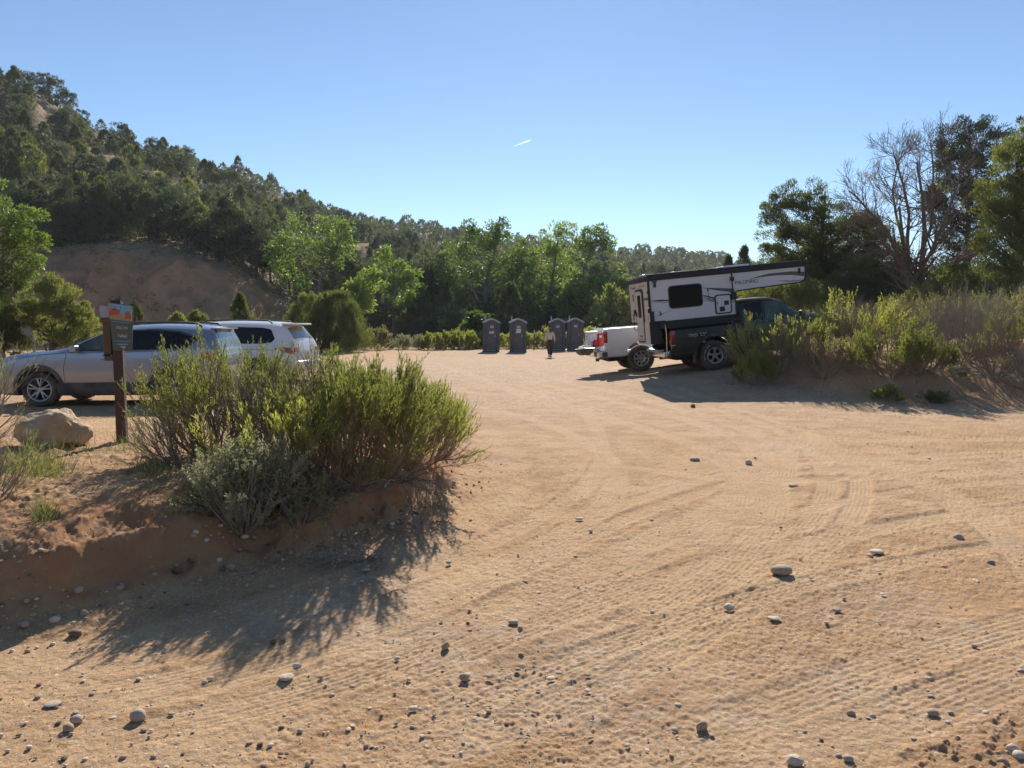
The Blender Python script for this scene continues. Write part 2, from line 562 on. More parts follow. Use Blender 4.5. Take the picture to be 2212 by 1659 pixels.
def glassmat(name, tint, mixv=.35, rough=.02):
    m, nt, out = _nt(name)
    t = N(nt, 'ShaderNodeBsdfTransparent'); t.inputs[0].default_value = c4(tint)
    g = N(nt, 'ShaderNodeBsdfGlossy'); g.inputs['Roughness'].default_value = rough
    f = N(nt, 'ShaderNodeFresnel'); f.inputs[0].default_value = 1.5
    # faint dust on the pane
    d = N(nt, 'ShaderNodeBsdfDiffuse'); d.inputs[0].default_value = (.35, .33, .28, 1)
    mx0 = N(nt, 'ShaderNodeMixShader')
    dn = ramp(nt, noise_(nt, 3, 5, .6, objco(nt)), .3, .9, (0, 0, 0), (mixv,) * 3)
    nt.links.new(dn, mx0.inputs[0]); nt.links.new(t.outputs[0], mx0.inputs[1]); nt.links.new(d.outputs[0], mx0.inputs[2])
    mx = N(nt, 'ShaderNodeMixShader')
    nt.links.new(f.outputs[0], mx.inputs[0]); nt.links.new(mx0.outputs[0], mx.inputs[1]); nt.links.new(g.outputs[0], mx.inputs[2])
    nt.links.new(mx.outputs[0], out.inputs[0])
    return m

def groundmat():
    m, nt, out = _nt('sandy_dirt')
    geo = N(nt, 'ShaderNodeNewGeometry'); v = geo.outputs['Position']
    p = N(nt, 'ShaderNodeBsdfPrincipled'); p.inputs['Roughness'].default_value = .95; p.inputs['Specular IOR Level'].default_value = .12
    c = mixc(nt, ramp(nt, noise_(nt, .35, 6, .6, v), .35, .65), (.52, .30, .145), (.59, .385, .212))
    c = mixc(nt, ramp(nt, noise_(nt, 1.7, 9, .74, v), .43, .60), c, (.40, .225, .11))
    atr = N(nt, 'ShaderNodeAttribute'); atr.attribute_name = 'track'
    tm_ = N(nt, 'ShaderNodeMath', operation='MULTIPLY'); nt.links.new(atr.outputs['Fac'], tm_.inputs[0]); nt.links.new(ramp(nt, noise_(nt, 2.6, 7, .75, v), .40, .66, (.22, .22, .22), (.75, .75, .75)), tm_.inputs[1])
    c = mixc(nt, tm_.outputs[0], c, (.61, .415, .24))
    c = mixc(nt, ramp(nt, noise_(nt, 30, 6, .8, v), .50, .66), c, (.34, .215, .125))
    c = mixc(nt, ramp(nt, noise_(nt, 75, 4, .8, v), .55, .68), c, (.66, .50, .35))
    c = mixc(nt, ramp(nt, noise_(nt, 110, 3, .8, v), .60, .70), c, (.27, .17, .10))
    c = mixc(nt, ramp(nt, noise_(nt, 60, 3, .7, v), .62, .70), c, (.66, .56, .46))
    # grit: small light and dark specks
    vo = N(nt, 'ShaderNodeTexVoronoi'); vo.inputs['Scale'].default_value = 42; nt.links.new(v, vo.inputs['Vector'])
    sp = ramp(nt, vo.outputs['Distance'], .16, .27, (1, 1, 1), (0, 0, 0))
    gate = ramp(nt, noise_(nt, 1.5, 4, .6, v), .36, .56)
    gm = N(nt, 'ShaderNodeMath', operation='MULTIPLY'); nt.links.new(sp, gm.inputs[0]); nt.links.new(gate, gm.inputs[1])
    spc = mixc(nt, ramp(nt, vo.outputs['Color'], .3, .7), (.30, .20, .14), (.72, .62, .52))
    c = mixc(nt, gm.outputs[0], c, spc)
    # exposed subsoil on steep faces and cut bank: attribute painted by slope of the soil bank
    at = N(nt, 'ShaderNodeAttribute'); at.attribute_name = 'subsoil'
    c = mixc(nt, at.outputs['Fac'], c, mixc(nt, ramp(nt, noise_(nt, 3.5, 6, .65, v), .35, .65), (.375, .185, .09), (.44, .26, .14)))
    ag = N(nt, 'ShaderNodeAttribute'); ag.attribute_name = 'gravel'
    vg = N(nt, 'ShaderNodeTexVoronoi'); vg.inputs['Scale'].default_value = 16; nt.links.new(v, vg.inputs['Vector'])
    gc = mixc(nt, ramp(nt, vg.outputs['Color'], .2, .8), (.34, .24, .17), (.60, .48, .37))
    fg = N(nt, 'ShaderNodeMath', operation='MULTIPLY'); nt.links.new(at.outputs['Fac'], fg.inputs[0]); fg.inputs[1].default_value = 0
    gmx = N(nt, 'ShaderNodeMath', operation='MULTIPLY'); nt.links.new(ag.outputs['Fac'], gmx.inputs[0])
    nt.links.new(ramp(nt, vg.outputs['Distance'], .28, .55, (1, 1, 1), (.25, .25, .25)), gmx.inputs[1])
    c = mixc(nt, gmx.outputs[0], c, gc)
    nt.links.new(c, p.inputs['Base Color'])
    b = N(nt, 'ShaderNodeBump'); b.inputs['Strength'].default_value = .9; b.inputs['Distance'].default_value = .014
    nt.links.new(noise_(nt, 38, 8, .75, v), b.inputs['Height'])
    b2 = N(nt, 'ShaderNodeBump'); b2.inputs['Strength'].default_value = .5; b2.inputs['Distance'].default_value = .02
    nt.links.new(noise_(nt, 9, 6, .7, v), b2.inputs['Height']); nt.links.new(b.outputs[0], b2.inputs['Normal'])
    b3 = N(nt, 'ShaderNodeBump'); b3.inputs['Strength'].default_value = .5; b3.inputs['Distance'].default_value = .012; b3.invert = True
    nt.links.new(vg.outputs['Distance'], b3.inputs['Height']); nt.links.new(b2.outputs[0], b3.inputs['Normal'])
    nt.links.new(b3.outputs[0], p.inputs['Normal'])
    nt.links.new(p.outputs[0], out.inputs[0])
    return m

def hillmat():
    m, nt, out = _nt('hill_soil')
    geo = N(nt, 'ShaderNodeNewGeometry'); v = geo.outputs['Position']
    p = N(nt, 'ShaderNodeBsdfPrincipled'); p.inputs['Roughness'].default_value = .95; p.inputs['Specular IOR Level'].default_value = .1
    c = mixc(nt, ramp(nt, noise_(nt, .12, 6, .6, v), .4, .6), (.44, .295, .19), (.34, .235, .155))
    c = mixc(nt, ramp(nt, noise_(nt, .9, 6, .7, v), .5, .65), c, (.13, .12, .075))
    at = N(nt, 'ShaderNodeAttribute'); at.attribute_name = 'subsoil'
    c = mixc(nt, at.outputs['Fac'], c, mixc(nt, ramp(nt, noise_(nt, .5, 6, .65, v), .35, .65), (.66, .37, .21), (.48, .26, .15)))
    nt.links.new(c, p.inputs['Base Color'])
    b = N(nt, 'ShaderNodeBump'); b.inputs['Strength'].default_value = .8; b.inputs['Distance'].default_value = .8
    nt.links.new(noise_(nt, 1.2, 7, .7, v), b.inputs['Height']); nt.links.new(b.outputs[0], p.inputs['Normal'])
    nt.links.new(p.outputs[0], out.inputs[0])
    return m

M = {}
M['ground'] = groundmat()
M['hill'] = hillmat()
M['bark'] = mat('bark', (.16, .115, .08), .9, col2=(.09, .065, .048), scale=14, bump=.6, bscale=30)
M['deadwood'] = mat('dead_wood', (.24, .175, .125), .9, col2=(.13, .09, .065), scale=9, bump=.5, bscale=30)
M['greybark'] = mat('grey_bark', (.26, .22, .17), .9, col2=(.15, .125, .10), scale=9, bump=.5, bscale=20)
M['twig'] = mat('twig', (.36, .27, .19), .9, col2=(.22, .155, .105), scale=12)
M['greytwig'] = mat('grey_twig', (.36, .31, .25), .9, col2=(.22, .19, .15), scale=12)
M['rabbit'] = leafmat('rabbitbrush_leaf', (.26, .30, .085), (.37, .385, .12), (.24, .24, .10), .55, (1.5, 1.5, .85))
M['rabbitdim'] = leafmat('rabbitbrush_dull_leaf', (.22, .235, .095), (.29, .30, .13), (.28, .24, .15), .5, (1.45, 1.45, .9))
M['sage'] = leafmat('sagebrush_leaf', (.27, .27, .155), (.36, .35, .22), (.24, .22, .13), .38, (1.2, 1.3, 1))
M['drygrass'] = leafmat('dry_grass', (.42, .36, .17), (.30, .30, .11), (.20, .26, .09), .4, (1.2, 1.2, .8))
M['juniper'] = leafmat('juniper_needles', (.095, .115, .055), (.15, .165, .08), (.12, .125, .07), .33, (1.5, 1.5, .9), spec=.08)
M['junipery'] = leafmat('yellowish_juniper_needles', (.13, .165, .055), (.195, .22, .08), (.15, .155, .065), .48, (1.5, 1.5, .8))
M['pinyon'] = leafmat('pinyon_needles', (.08, .10, .062), (.135, .15, .088), (.10, .112, .068), .3, (1.4, 1.5, 1), spec=.08)
M['cotton'] = leafmat('cottonwood_leaf', (.12, .18, .045), (.21, .275, .075), (.14, .18, .055), .45, (1.45, 1.6, .75), rough=.5, spec=.35)
M['cottondim'] = leafmat('grey_green_cottonwood_leaf', (.13, .165, .06), (.20, .235, .095), (.15, .17, .075), .45, (1.4, 1.5, .8))
M['rock'] = mat('sandstone', (.46, .36, .28), .9, col2=(.34, .22, .13), scale=5, bump=.5, bscale=25)

# ------------------------------------------------------------------ ground sheet
def grid_mesh(name, X, Y, Z, mat_, attrs={}):
    ny, nx = X.shape
    V = np.stack([X, Y, Z], -1).reshape(-1, 3).astype(np.float32)
    i = np.arange(ny - 1)[:, None] * nx + np.arange(nx - 1)[None]
    F = np.stack([i, i + 1, i + nx + 1, i + nx], -1).reshape(-1, 4)
    mb = MB(); mb.add(V, F)
    me = mb.mesh(name, mat_, smooth=True)
    for k, a in attrs.items():
        at = me.attributes.new(k, 'FLOAT', 'POINT'); at.data.foreach_set('value', a.ravel().astype(np.float32))
    return link(name, me)

ac = np.concatenate([np.arange(-1.25, -.70, .012), np.arange(-.70, .70, .00128), np.arange(.70, 1.26, .012)])
pyr = np.arange(1730, 732, -1.85)
dr = np.array([W(CX, p)[1] for p in pyr])
dr = np.concatenate([[-1.5, -.5, .3, .8, 1.2, 1.6, 2.0], dr[dr > 2.2]])
dr = dr[dr < 60]; dr = np.append(dr, 60.0)
# tiny lateral floor so that rows near the camera still have width
Y = np.repeat(dr[:, None], len(ac), 1)
X = ac[None, :] * np.maximum(Y, 2.4)
xf, yf = X.ravel(), Y.ravel()
Z = G(xf, yf)
near = yf < 32
tz = np.zeros(xf.shape); tf = np.zeros(xf.shape)
tz[near], tf[near] = track_height(xf[near], yf[near])
bd = np.full(xf.shape, -9.0)
m = (yf < 15) & (xf < 1.5)
bd[m] = bank_d(xf[m], yf[m])
onb = sst(-.05, .1, bd)
rough = fbm(xf * .9, yf * .9, 3, 61) * .020 + fbm(xf * 5, yf * 5, 3, 62) * .006 + fbm(xf * 16, yf * 16, 3, 76) * .005 * (1 - .6 * tf)
rip = np.abs(fbm(xf * 14, yf * 24, 3, 63)) * .006 * np.clip(fbm(xf * .6, yf * .6, 2, 64) * 2 + .55, 0, 1)
cl1 = sst(1.7, .7, np.hypot(xf - 2.35, (yf - 2.75) * 1.1)) + sst(1.3, .4, np.hypot(xf - .5, (yf - 8.3) * .6)) * .9 + sst(-.5, .0, bd) * .7
clod = np.clip(fbm(xf * 30, yf * 30, 3, 65) - .08, 0, 1) * .026 * np.clip(cl1, 0, 1)
fine = fbm(xf * 45, yf * 45, 2, 66) * .0075 * np.clip(fbm(xf * .7, yf * .7, 3, 74) * 1.2 + .7, .25, 1.4)
Z += rough * (1 - .6 * tf) * (1 - .3 * onb) + (rip + clod) * (1 - tf) + tz * (1 - onb) + fine
lump = np.abs(fbm(xf * 3.2, yf * 3.2, 4, 67)) * .07 - np.abs(fbm(xf * 7, yf * 2.5, 3, 70)) * .05 * sst(.7, .3, bd) + fbm(xf * 12, yf * 12, 3, 68) * .018
Z += onb * lump * (1 - sst(6.5, 10, yf))
mnd = sst(5.4, 7.2, xf) * sst(-.3, 1.0, yf - np.interp(xf, [5.2, 6.1, 7.2, 9.4, 14, 30], [25, 18.6, 15.4, 14.2, 13.6, 13.2])) * sst(40, 30, yf)
Z += mnd * (fbm(xf * 2.2, yf * 2.2, 4, 69) * .07)
sub = sst(-.02, .08, bd) * (1 - sst(.55, .95, bd)) * (1 - sst(8, 10, yf)) + .25 * onb * (1 - sst(8, 12, yf)) + mnd * .35 * (1 - sst(18, 22, yf)) + .28 * np.clip(cl1, 0, 1) * (1 - onb) * sst(-.1, .3, fbm(xf * 2, yf * 2, 3, 71))
grv = sst(10, 19, yf) * (1 - sst(48, 56, yf)) * np.clip(.75 + fbm(xf * .25, yf * .25, 3, 72), 0, 1) * (1 - mnd) * sst(-9, -4, xf)
grv = np.maximum(grv, .5 * sst(.15, .5, fbm(xf * .9, yf * .9, 3, 73)) * (1 - onb))
ground = tag(grid_mesh('ground', X, Y, Z.reshape(X.shape), M['ground'], {'subsoil': np.clip(sub, 0, 1), 'gravel': np.clip(grv, 0, 1), 'track': tf}), kind='structure')

# wide plain that carries the ground sheet on beyond its edges and behind the camera
xs = np.linspace(-700, 700, 90); ys = np.linspace(-500, 900, 90)
Xo, Yo = np.meshgrid(xs, ys)
tag(grid_mesh('outer_ground', Xo, Yo, np.full(Xo.shape, -1.2), M['ground']), kind='structure')

# hillside
ah = np.concatenate([np.arange(-1.6, 1.3, .0065)])
dh = np.concatenate([np.arange(60, 90, .6), np.arange(90, 200, 1.6), np.arange(200, 700, 8)])
Yh = np.repeat(dh[:, None], len(ah), 1); Xh = ah[None] * Yh
xf, yf = Xh.ravel(), Yh.ravel()
Zh = G(xf, yf)
pxh = CX + F2 * xf / yf
ftk = np.interp(pxh, PXK, FTK)
sl = sst(-11, -9, yf - ftk) * (1 - sst(-2, 1.5, yf - ftk + fbm(xf * .1, yf * .1, 3, 75) * 3)) * sst(1200, 700, pxh)
Zh += sl * (fbm(xf * .5, yf * .5, 4, 77) * 1.5 - np.abs(fbm(xf * .45, yf * .05, 3, 78)) * 2.2 + fbm(xf * .12, yf * .12, 3, 79) * 1.5)
Zh[yf < 60.5] = G(xf[yf < 60.5], yf[yf < 60.5])
tag(grid_mesh('hillside', Xh, Yh, Zh.reshape(Xh.shape), M['hill'], {'subsoil': np.clip(sl, 0, 1)}), kind='structure')

# ------------------------------------------------------------------ stones
rng = np.random.default_rng(7)
def stone_mesh(seed, sub=3, flat=.6, ang=.25, mi=None):
    bm = bmesh.new(); bmesh.ops.create_icosphere(bm, subdivisions=sub, radius=1)
    r = random.Random(seed)
    off = Vector((r.random() * 50, r.random() * 50, r.random() * 50))
    from mathutils import noise as mn
    planes = [(Vector((r.gauss(0, 1), r.gauss(0, 1), r.gauss(0, 1))).normalized(), r.uniform(.62, .9)) for _ in range(9)]
    for v in bm.verts:
        p = v.co.copy()
        for nrm, d in planes:
            e = p.dot(nrm) - d
            if e > 0: p -= nrm * e * (ang * 3.2)
        p *= 1 + .16 * mn.noise(p * 1.3 + off) + .05 * mn.noise(p * 4 + off)
        v.co = Vector((p.x, p.y * r.uniform(.78, .8), p.z * flat))
    V = np.array([v.co[:] for v in bm.verts]); F = np.array([[v.index for v in f.verts] for f in bm.faces]); bm.free()
    return V, F

stone_mats = [mat('pale_stone', (.74, .61, .47), .85, col2=(.60, .48, .36), scale=3, bump=.4, bscale=12),
              mat('tan_stone', (.52, .39, .28), .85, col2=(.40, .28, .19), scale=3, bump=.4, bscale=12),
              mat('grey_stone', (.55, .45, .35), .85, col2=(.42, .33, .26), scale=3, bump=.4, bscale=12),
              mat('dark_brown_stone', (.22, .145, .10), .85, col2=(.16, .10, .07), scale=3, bump=.4, bscale=12)]
stone_protos = []
for k in range(10):
    V, F = stone_mesh(k + 3, 2, [.55, .7, .42, .6, .8][k % 5], [.08, .25][k % 2])
    for mi in range(4):
        mb = MB(); mb.add(V, F)
        stone_protos.append((k, mi, mb.mesh('stone', stone_mats[mi], smooth=(k % 2 == 0), sharp=None)))
def sproto(k, mi): return [s for s in stone_protos if s[0] == k and s[1] == mi][0][2]

named = [
 (1690, 1240, 50, 2, 1, .9, 'largest stone on the open road, a flat tan slab with a pointed left end', 5),
 (298, 1556, 33, 0, 2, 1.25, 'round grey cobble at the lower left, biggest of the cobbles there', 10),
 (165, 1563, 26, 0, 2, 1.0, 'smooth oval grey cobble left of the round grey cobble', 0),
 (148, 1578, 24, 4, 1, .8, 'tan cobble leaning against the smooth oval grey cobble', 0),
 (1516, 1578, 27, 9, 1, 1.2, 'blocky upright tan stone near the bottom of the road', 20),
 (962, 1402, 22, 9, 1, 1.1, 'chunky brown-grey stone with a small dark shadow in mid foreground', 60),
 (618, 1468, 36, 7, 0, .8, 'long pale stone pointing right beside a white pebble', 30),
 (642, 1446, 20, 1, 0, .9, 'white pebble just behind the long pale stone', 0),
 (893, 1536, 24, 2, 0, .8, 'low oval pale stone alone in the lower centre', 15),
 (1110, 1348, 26, 2, 2, .8, 'flat grey stone half buried in a tyre rut', 10),
 (1716, 1656, 42, 5, 0, .9, 'pale angular stone cut by the bottom edge of the picture', -10),
 (1832, 1648, 24, 0, 2, .9, 'small round grey cobble at the bottom right of the centre', 0),
 (1502, 996, 24, 2, 2, .8, 'flat grey-blue stone on the road bend', 0),
 (1617, 1002, 15, 4, 0, .9, 'small white stone right of the flat grey-blue stone', 0),
 (1714, 1053, 22, 7, 2, .8, 'jagged light stone in the outer tyre track', 0),
 (1497, 881, 11, 9, 3, 1.1, 'dark brown lump lying alone on the far side of the road', 0),
 (1190, 1472, 24, 2, 0, .6, 'thin pale flake of stone in the lower centre', 20),
 (1003, 1472, 24, 1, 1, 1.0, 'tan stone under a paler one in the lower centre', 0),
 (1010, 1462, 20, 7, 0, .7, 'pale stone resting behind a tan stone in the lower centre', 25),
 (1058, 1464, 22, 7, 2, .9, 'rough grey stone right of the stacked pair of stones', 0),
 (2186, 1628, 26, 4, 0, .9, 'pinkish pale cobble topmost of the heap in the corner', 0),
 (2200, 1642, 26, 0, 0, .9, 'pale cobble lying in front of the heap in the corner', 40),
 (2165, 1650, 22, 4, 1, .8, 'tan cobble at the left foot of the heap in the corner', 0),
 (2015, 1546, 26, 0, 1, .8, 'tan cobble on the dark crumbled soil at lower right', 10),
 (1838, 1546, 18, 4, 1, .8, 'pinkish round pebble left of the crumbled soil', 10),
 (1808, 1322, 22, 7, 1, .8, 'two-toned sharp stone right of the largest flat slab', 10),
 (1575, 1316, 26, 3, 0, .9, 'crumbly white stone left below the largest flat slab', 0),
 (1672, 1340, 30, 7, 0, .5, 'flat pale plate of stone below the largest flat slab', 0),
 (2140, 1222, 16, 9, 1, 1.0, 'brown stone in the row of rubble at the right', 0),
 (1895, 1195, 32, 2, 0, .5, 'long white flat stone in the row of rubble', 5),
 (2070, 1166, 20, 4, 2, .9, 'grey stone topmost of the row of rubble at the right', 5),
 (1252, 1123, 20, 2, 0, .6, 'flat white stone beside the shadowed bank corner', 5),
 (970, 1218, 14, 1, 0, .7, 'white stone near the tip of the bush shadow', 5),
 (590, 1392, 14, 9, 3, 1.0, 'dark stone at the left of a trio in the tyre track', 5),
 (612, 1385, 14, 9, 1, .9, 'brown stone at the right of a trio in the tyre track', 5),
 (790, 1234, 24, 2, 2, .6, 'bluish flat stone in the shade below the bank', 5),
 (182, 1333, 18, 4, 1, .9, 'round stone at the foot of the bank on the left', 5),
 (455, 1472, 16, 2, 0, .8, 'flat pebble above the round grey cobble', 5),
 (115, 1528, 34, 2, 2, .35, 'flat grey-brown stone pressed into the road at the left', 5),
]
def put_stone(me, x, y, w, h, ang, label=None, group=None, sink=.3, tilt=0):
    o = bpy.data.objects.new('stone', me); COL.objects.link(o)
    o.location = (x, y, gz(x, y) + w * h * .5 * (.6 - sink) + .002)
    o.scale = (w / 2, w / 2, w / 2 * h)
    o.rotation_euler = (tilt, tilt * .6, ang)
    return tag(o, label, 'stone', group)
for px, py, wpx, k, mi, h, lab, ang in named:
    x, y, z = Wg(px, py)
    put_stone(sproto(k, mi), x, y, wpx / F2 * math.hypot(x, y) , h * 1.15, R(ang), lab)

pal = []
tries = 0
while len(pal) < 3300 and tries < 60000:
    tries += 1
    px = rng.uniform(-60, 2270); py = 745 + (1700 - 745) * rng.uniform() ** .8
    x, y = W(px, py)
    if y > 40: continue
    cl = fbm(np.array([x * .8]), np.array([y * .8]), 3, 81)[0] + (0.25 if py > 1450 and px < 1300 else 0) + (.2 if py > 1450 and px > 1700 else 0)
    if rng.uniform() > sst(-.35, .5, cl) : continue
    s = .004 + .0046 * rng.exponential() ** 1.25
    if y > 8: s *= 1.3 + .03 * y
    pal.append((x, y, min(s, .045, 13 / F2 * math.hypot(x, y, 1.6))))
pal.sort(key=lambda t: -t[2] / (t[1] + .8))
for i, (x, y, s) in enumerate(pal[:250]):
    put_stone(sproto(int(rng.integers(10)), int(rng.choice([0, 0, 0, 1, 1, 2, 3]))), x, y, s * 1.12, rng.uniform(.45, .9), rng.uniform(0, 6.28),
              'small loose pebble strewn on the sandy road', 'small pebbles strewn over the road', sink=.42, tilt=rng.uniform(-.2, .2))
lowst = [stone_mesh(40 + k, 1, .65, .2) for k in range(6)]
mb = MB()
rest = pal[250:]
zz = G(np.array([p[0] for p in rest]), np.array([p[1] for p in rest]))
for (x, y, s), z in zip(rest, zz):
    V, F = lowst[int(rng.integers(6))]
    a = rng.uniform(0, 6.28); c, sn = math.cos(a), math.sin(a)
    q = V * (s * .5)
    mb.add(np.stack([q[:, 0] * c - q[:, 1] * sn + x, q[:, 0] * sn + q[:, 1] * c + y, q[:, 2] * rng.uniform(.6, 1.1) + z + s * .1], -1), F, int(rng.choice([0, 0, 0, 1, 1, 2])))
tag(mb.build('gravel', stone_mats, smooth=True), 'scattered fine gravel over the sandy lot and road', 'gravel', kind='stuff')
# rubble on and under the cut bank
mb = MB()
for i in range(700):
    k = rng.integers(len(FOOT) - 9) + 2
    t = rng.uniform(); p = FOOT[k] * (1 - t) + FOOT[k + 1] * t
    x = p[0] + rng.normal() * .18; y = p[1] + rng.normal() * .22 + .05
    s = .010 + .012 * rng.exponential()
    V, F = lowst[int(rng.integers(6))]
    a = rng.uniform(0, 6.28); c, sn = math.cos(a), math.sin(a); q = V * (min(s, .11) * .5)
    mb.add(np.stack([q[:, 0] * c - q[:, 1] * sn + x, q[:, 0] * sn + q[:, 1] * c + y, q[:, 2] + gz(x, y) + s * .15], -1), F, int(rng.choice([0, 1, 1, 1, 3])))
tag(mb.build('bank_rubble', stone_mats, smooth=True), 'small rubble fallen from the cut soil bank', 'rubble', kind='stuff')

# boulder left of the sign
V, F = stone_mesh(29, 5, .66, .10)
from mathutils import noise as mnz
for i in range(len(V)):
    p = Vector(V[i]); n_ = mnz.noise(p * 2.2) * .16 + mnz.noise(p * 6) * .06 + abs(mnz.noise(p * 14)) * .05
    V[i] = V[i] * (1 + n_)
    if V[i][0] < 0: V[i][2] *= 1 + .05 * V[i][0]
mb = MB(); mb.add(V, F)
M['boulder'] = mat('boulder_stone', (.60, .45, .29), .9, col2=(.52, .32, .17), scale=2.2, bump=.9, bscale=11)
bo = mb.build('boulder', M['boulder'], smooth=True)
x, y, z = Wg(95, 972)
bo.location = (x, y + .15, z + .14); bo.scale = (.31, .34, .34); bo.rotation_euler = (0, R(6), R(8))
tag(bo, 'large pale orange sandstone boulder beside the trailhead sign post', 'boulder')

# ------------------------------------------------------------------ vegetation builders
def unit(v): return v / (np.linalg.norm(v, axis=-1, keepdims=True) + 1e-9)

def tubes(mb, P, rad, sides=4, mi=0):
    """P (N,K,3) polylines, rad (N,K)"""
    N_, K = P.shape[:2]
    if N_ == 0: return
    T = unit(np.gradient(P, axis=1))
    ref = np.where(np.abs(T[..., 2:3]) < .9, np.array([0, 0, 1.0]), np.array([1.0, 0, 0]))
    A = unit(np.cross(T, ref)); B = np.cross(T, A)
    an = np.arange(sides) * 2 * math.pi / sides
    V = P[:, :, None] + rad[:, :, None, None] * (A[:, :, None] * np.cos(an)[None, None, :, None] + B[:, :, None] * np.sin(an)[None, None, :, None])
    base = (np.arange(N_) * K * sides)[:, None, None] + (np.arange(K - 1) * sides)[None, :, None]
    j = np.arange(sides)[None, None]; j2 = (j + 1) % sides
    F = np.stack([base + j, base + j2, base + sides + j2, base + sides + j], -1).reshape(-1, 4)
    mb.add(V.reshape(-1, 3), F, mi)

def blades(mb, rg, B, D, L, Wd, mi=0, mid=.45):
    """diamond leaves: base B, direction D, length L, width Wd"""
    n = len(B)
    if n == 0: return
    D = unit(D)
    S = unit(np.cross(D, unit(rg.normal(size=(n, 3)))))
    L = np.broadcast_to(np.asarray(L, float), (n,))[:, None]; Wd = np.broadcast_to(np.asarray(Wd, float), (n,))[:, None]
    m = B + D * L * mid
    V = np.stack([B, m + S * Wd * .5, B + D * L, m - S * Wd * .5], 1).reshape(-1, 3)
    F = np.arange(n * 4).reshape(-1, 4)
    mb.add(V, F, mi)

def grow(rg, P, rad, n, t0, t1, ang, length, lj=.3, K=5, up=.25, taper=.25, rs=.6, droop=0):
    """children polylines from parent polylines P (N,K0,3)"""
    N_, K0 = P.shape[:2]
    pi = np.repeat(np.arange(N_), n)
    t = rg.uniform(t0, t1, N_ * n)
    f = t * (K0 - 1); i0 = np.minimum(f.astype(int), K0 - 2); fr = (f - i0)[:, None]
    base = P[pi, i0] * (1 - fr) + P[pi, i0 + 1] * fr
    T = unit(P[pi, i0 + 1] - P[pi, i0])
    r0 = (rad[pi, i0] * (1 - fr[:, 0]) + rad[pi, i0 + 1] * fr[:, 0]) * rs
    S = unit(np.cross(T, rg.normal(size=T.shape)))
    a = R(ang) * rg.uniform(.7, 1.25, len(t))[:, None]
    D = T * np.cos(a) + S * np.sin(a)
    L = length * rg.uniform(1 - lj, 1 + lj, len(t)) * (1 - .45 * (t - t0) / max(t1 - t0, 1e-6))
    out = [base]; d = D
    for k in range(K - 1):
        d = unit(d + np.array([0, 0, up - droop]) / (K - 1) + rg.normal(size=d.shape) * .13)
        out.append(out[-1] + d * (L / (K - 1))[:, None])
    Q = np.stack(out, 1)
    rr = r0[:, None] * np.linspace(1, taper, K)[None]
    return Q, rr

# ---- a shrub of broom-like plumes on bare woody limbs (rabbitbrush)
def broom(seed, h=1.0, spread=.6, limbs_=16, per=10, twigs=8, leaves=14, green=.5, leafL=.04, leafW=.0055, mats=None, lean=(0, 0), tmat='twig', dead=.1, curl=.8, wob=.12):
    rg = np.random.default_rng(seed)
    n = limbs_
    th = R(12) + R(66) * np.sqrt((np.arange(n) + .5) / n) * rg.uniform(.8, 1.15, n)
    ph = np.arange(n) * 2.39996 + rg.uniform(-.35, .35, n)
    base = np.stack([np.cos(ph) * .05, np.sin(ph) * .05, np.full(n, -.04)], -1)
    D = unit(np.stack([np.sin(th) * np.cos(ph) * spread / .55 + lean[0], np.sin(th) * np.sin(ph) * spread / .55 + lean[1], np.cos(th) + .05], -1))
    L = h * rg.uniform(.60, .78, n) * (1 - .10 * th)
    def path(base, D, L, K, curl, wob):
        out = [base]; d = D
        for k in range(K - 1):
            d = unit(d + np.array([0, 0, curl / (K - 1)]) + rg.normal(size=d.shape) * wob)
            out.append(out[-1] + d * (L / (K - 1))[:, None])
        return np.stack(out, 1)
    P = path(base, D, L, 7, curl, wob)
    r = (.0105 * h ** .5) * np.linspace(1.1, .45, 7)[None] * rg.uniform(.7, 1.3, n)[:, None]
    st = MB(); lf = MB()
    tubes(st, P, r, 5)
    S1, s1 = grow(rg, P, r, per, .18, .96, 26, .62 * h, .25, 6, .75, .3, .55)
    s1 = np.maximum(s1, .0015 * h); tubes(st, S1, s1, 4)
    T1, r1 = grow(rg, S1, s1, twigs, .35, .98, 17, .20 * h, .35, 4, .45, .35, .6)
    tubes(st, T1, np.maximum(r1, .0009 * h), 3)
    dl = rg.uniform(size=n) < dead
    limb_of = np.repeat(np.repeat(np.arange(n), per), twigs)
    dstem = np.repeat(rg.uniform(size=n * per) < dead * .8 + .05, twigs)
    Kq = T1.shape[1]
    pi = np.repeat(np.arange(len(T1)), leaves)
    t = rg.uniform(.05, 1, len(pi)); f = t * (Kq - 1); i0 = np.minimum(f.astype(int), Kq - 2); fr = (f - i0)[:, None]
    b = T1[pi, i0] * (1 - fr) + T1[pi, i0 + 1] * fr
    T = unit(T1[pi, i0 + 1] - T1[pi, i0])
    d = unit(T + rg.normal(size=T.shape) * .36 + np.array([0, 0, .25]))
    zr = b[:, 2] / (np.percentile(T1[:, -1, 2], 98) + 1e-6)
    rr = np.hypot(b[:, 0], b[:, 1]) / (spread * 1.2)
    e = np.sqrt(zr ** 2 + (rr * .75) ** 2)
    keep = (~dl[limb_of[pi]]) & (~dstem[pi]) & (e > (1.12 - green) * rg.uniform(.82, 1.1, len(e)))
    b, d = b[keep], d[keep]
    blades(lf, rg, b, d, leafL * rg.uniform(.6, 1.3, len(b)), leafW * rg.uniform(.7, 1.3, len(b)))
    return st.mesh('stems', M[tmat]), lf.mesh('foliage', mats or M['rabbit'])

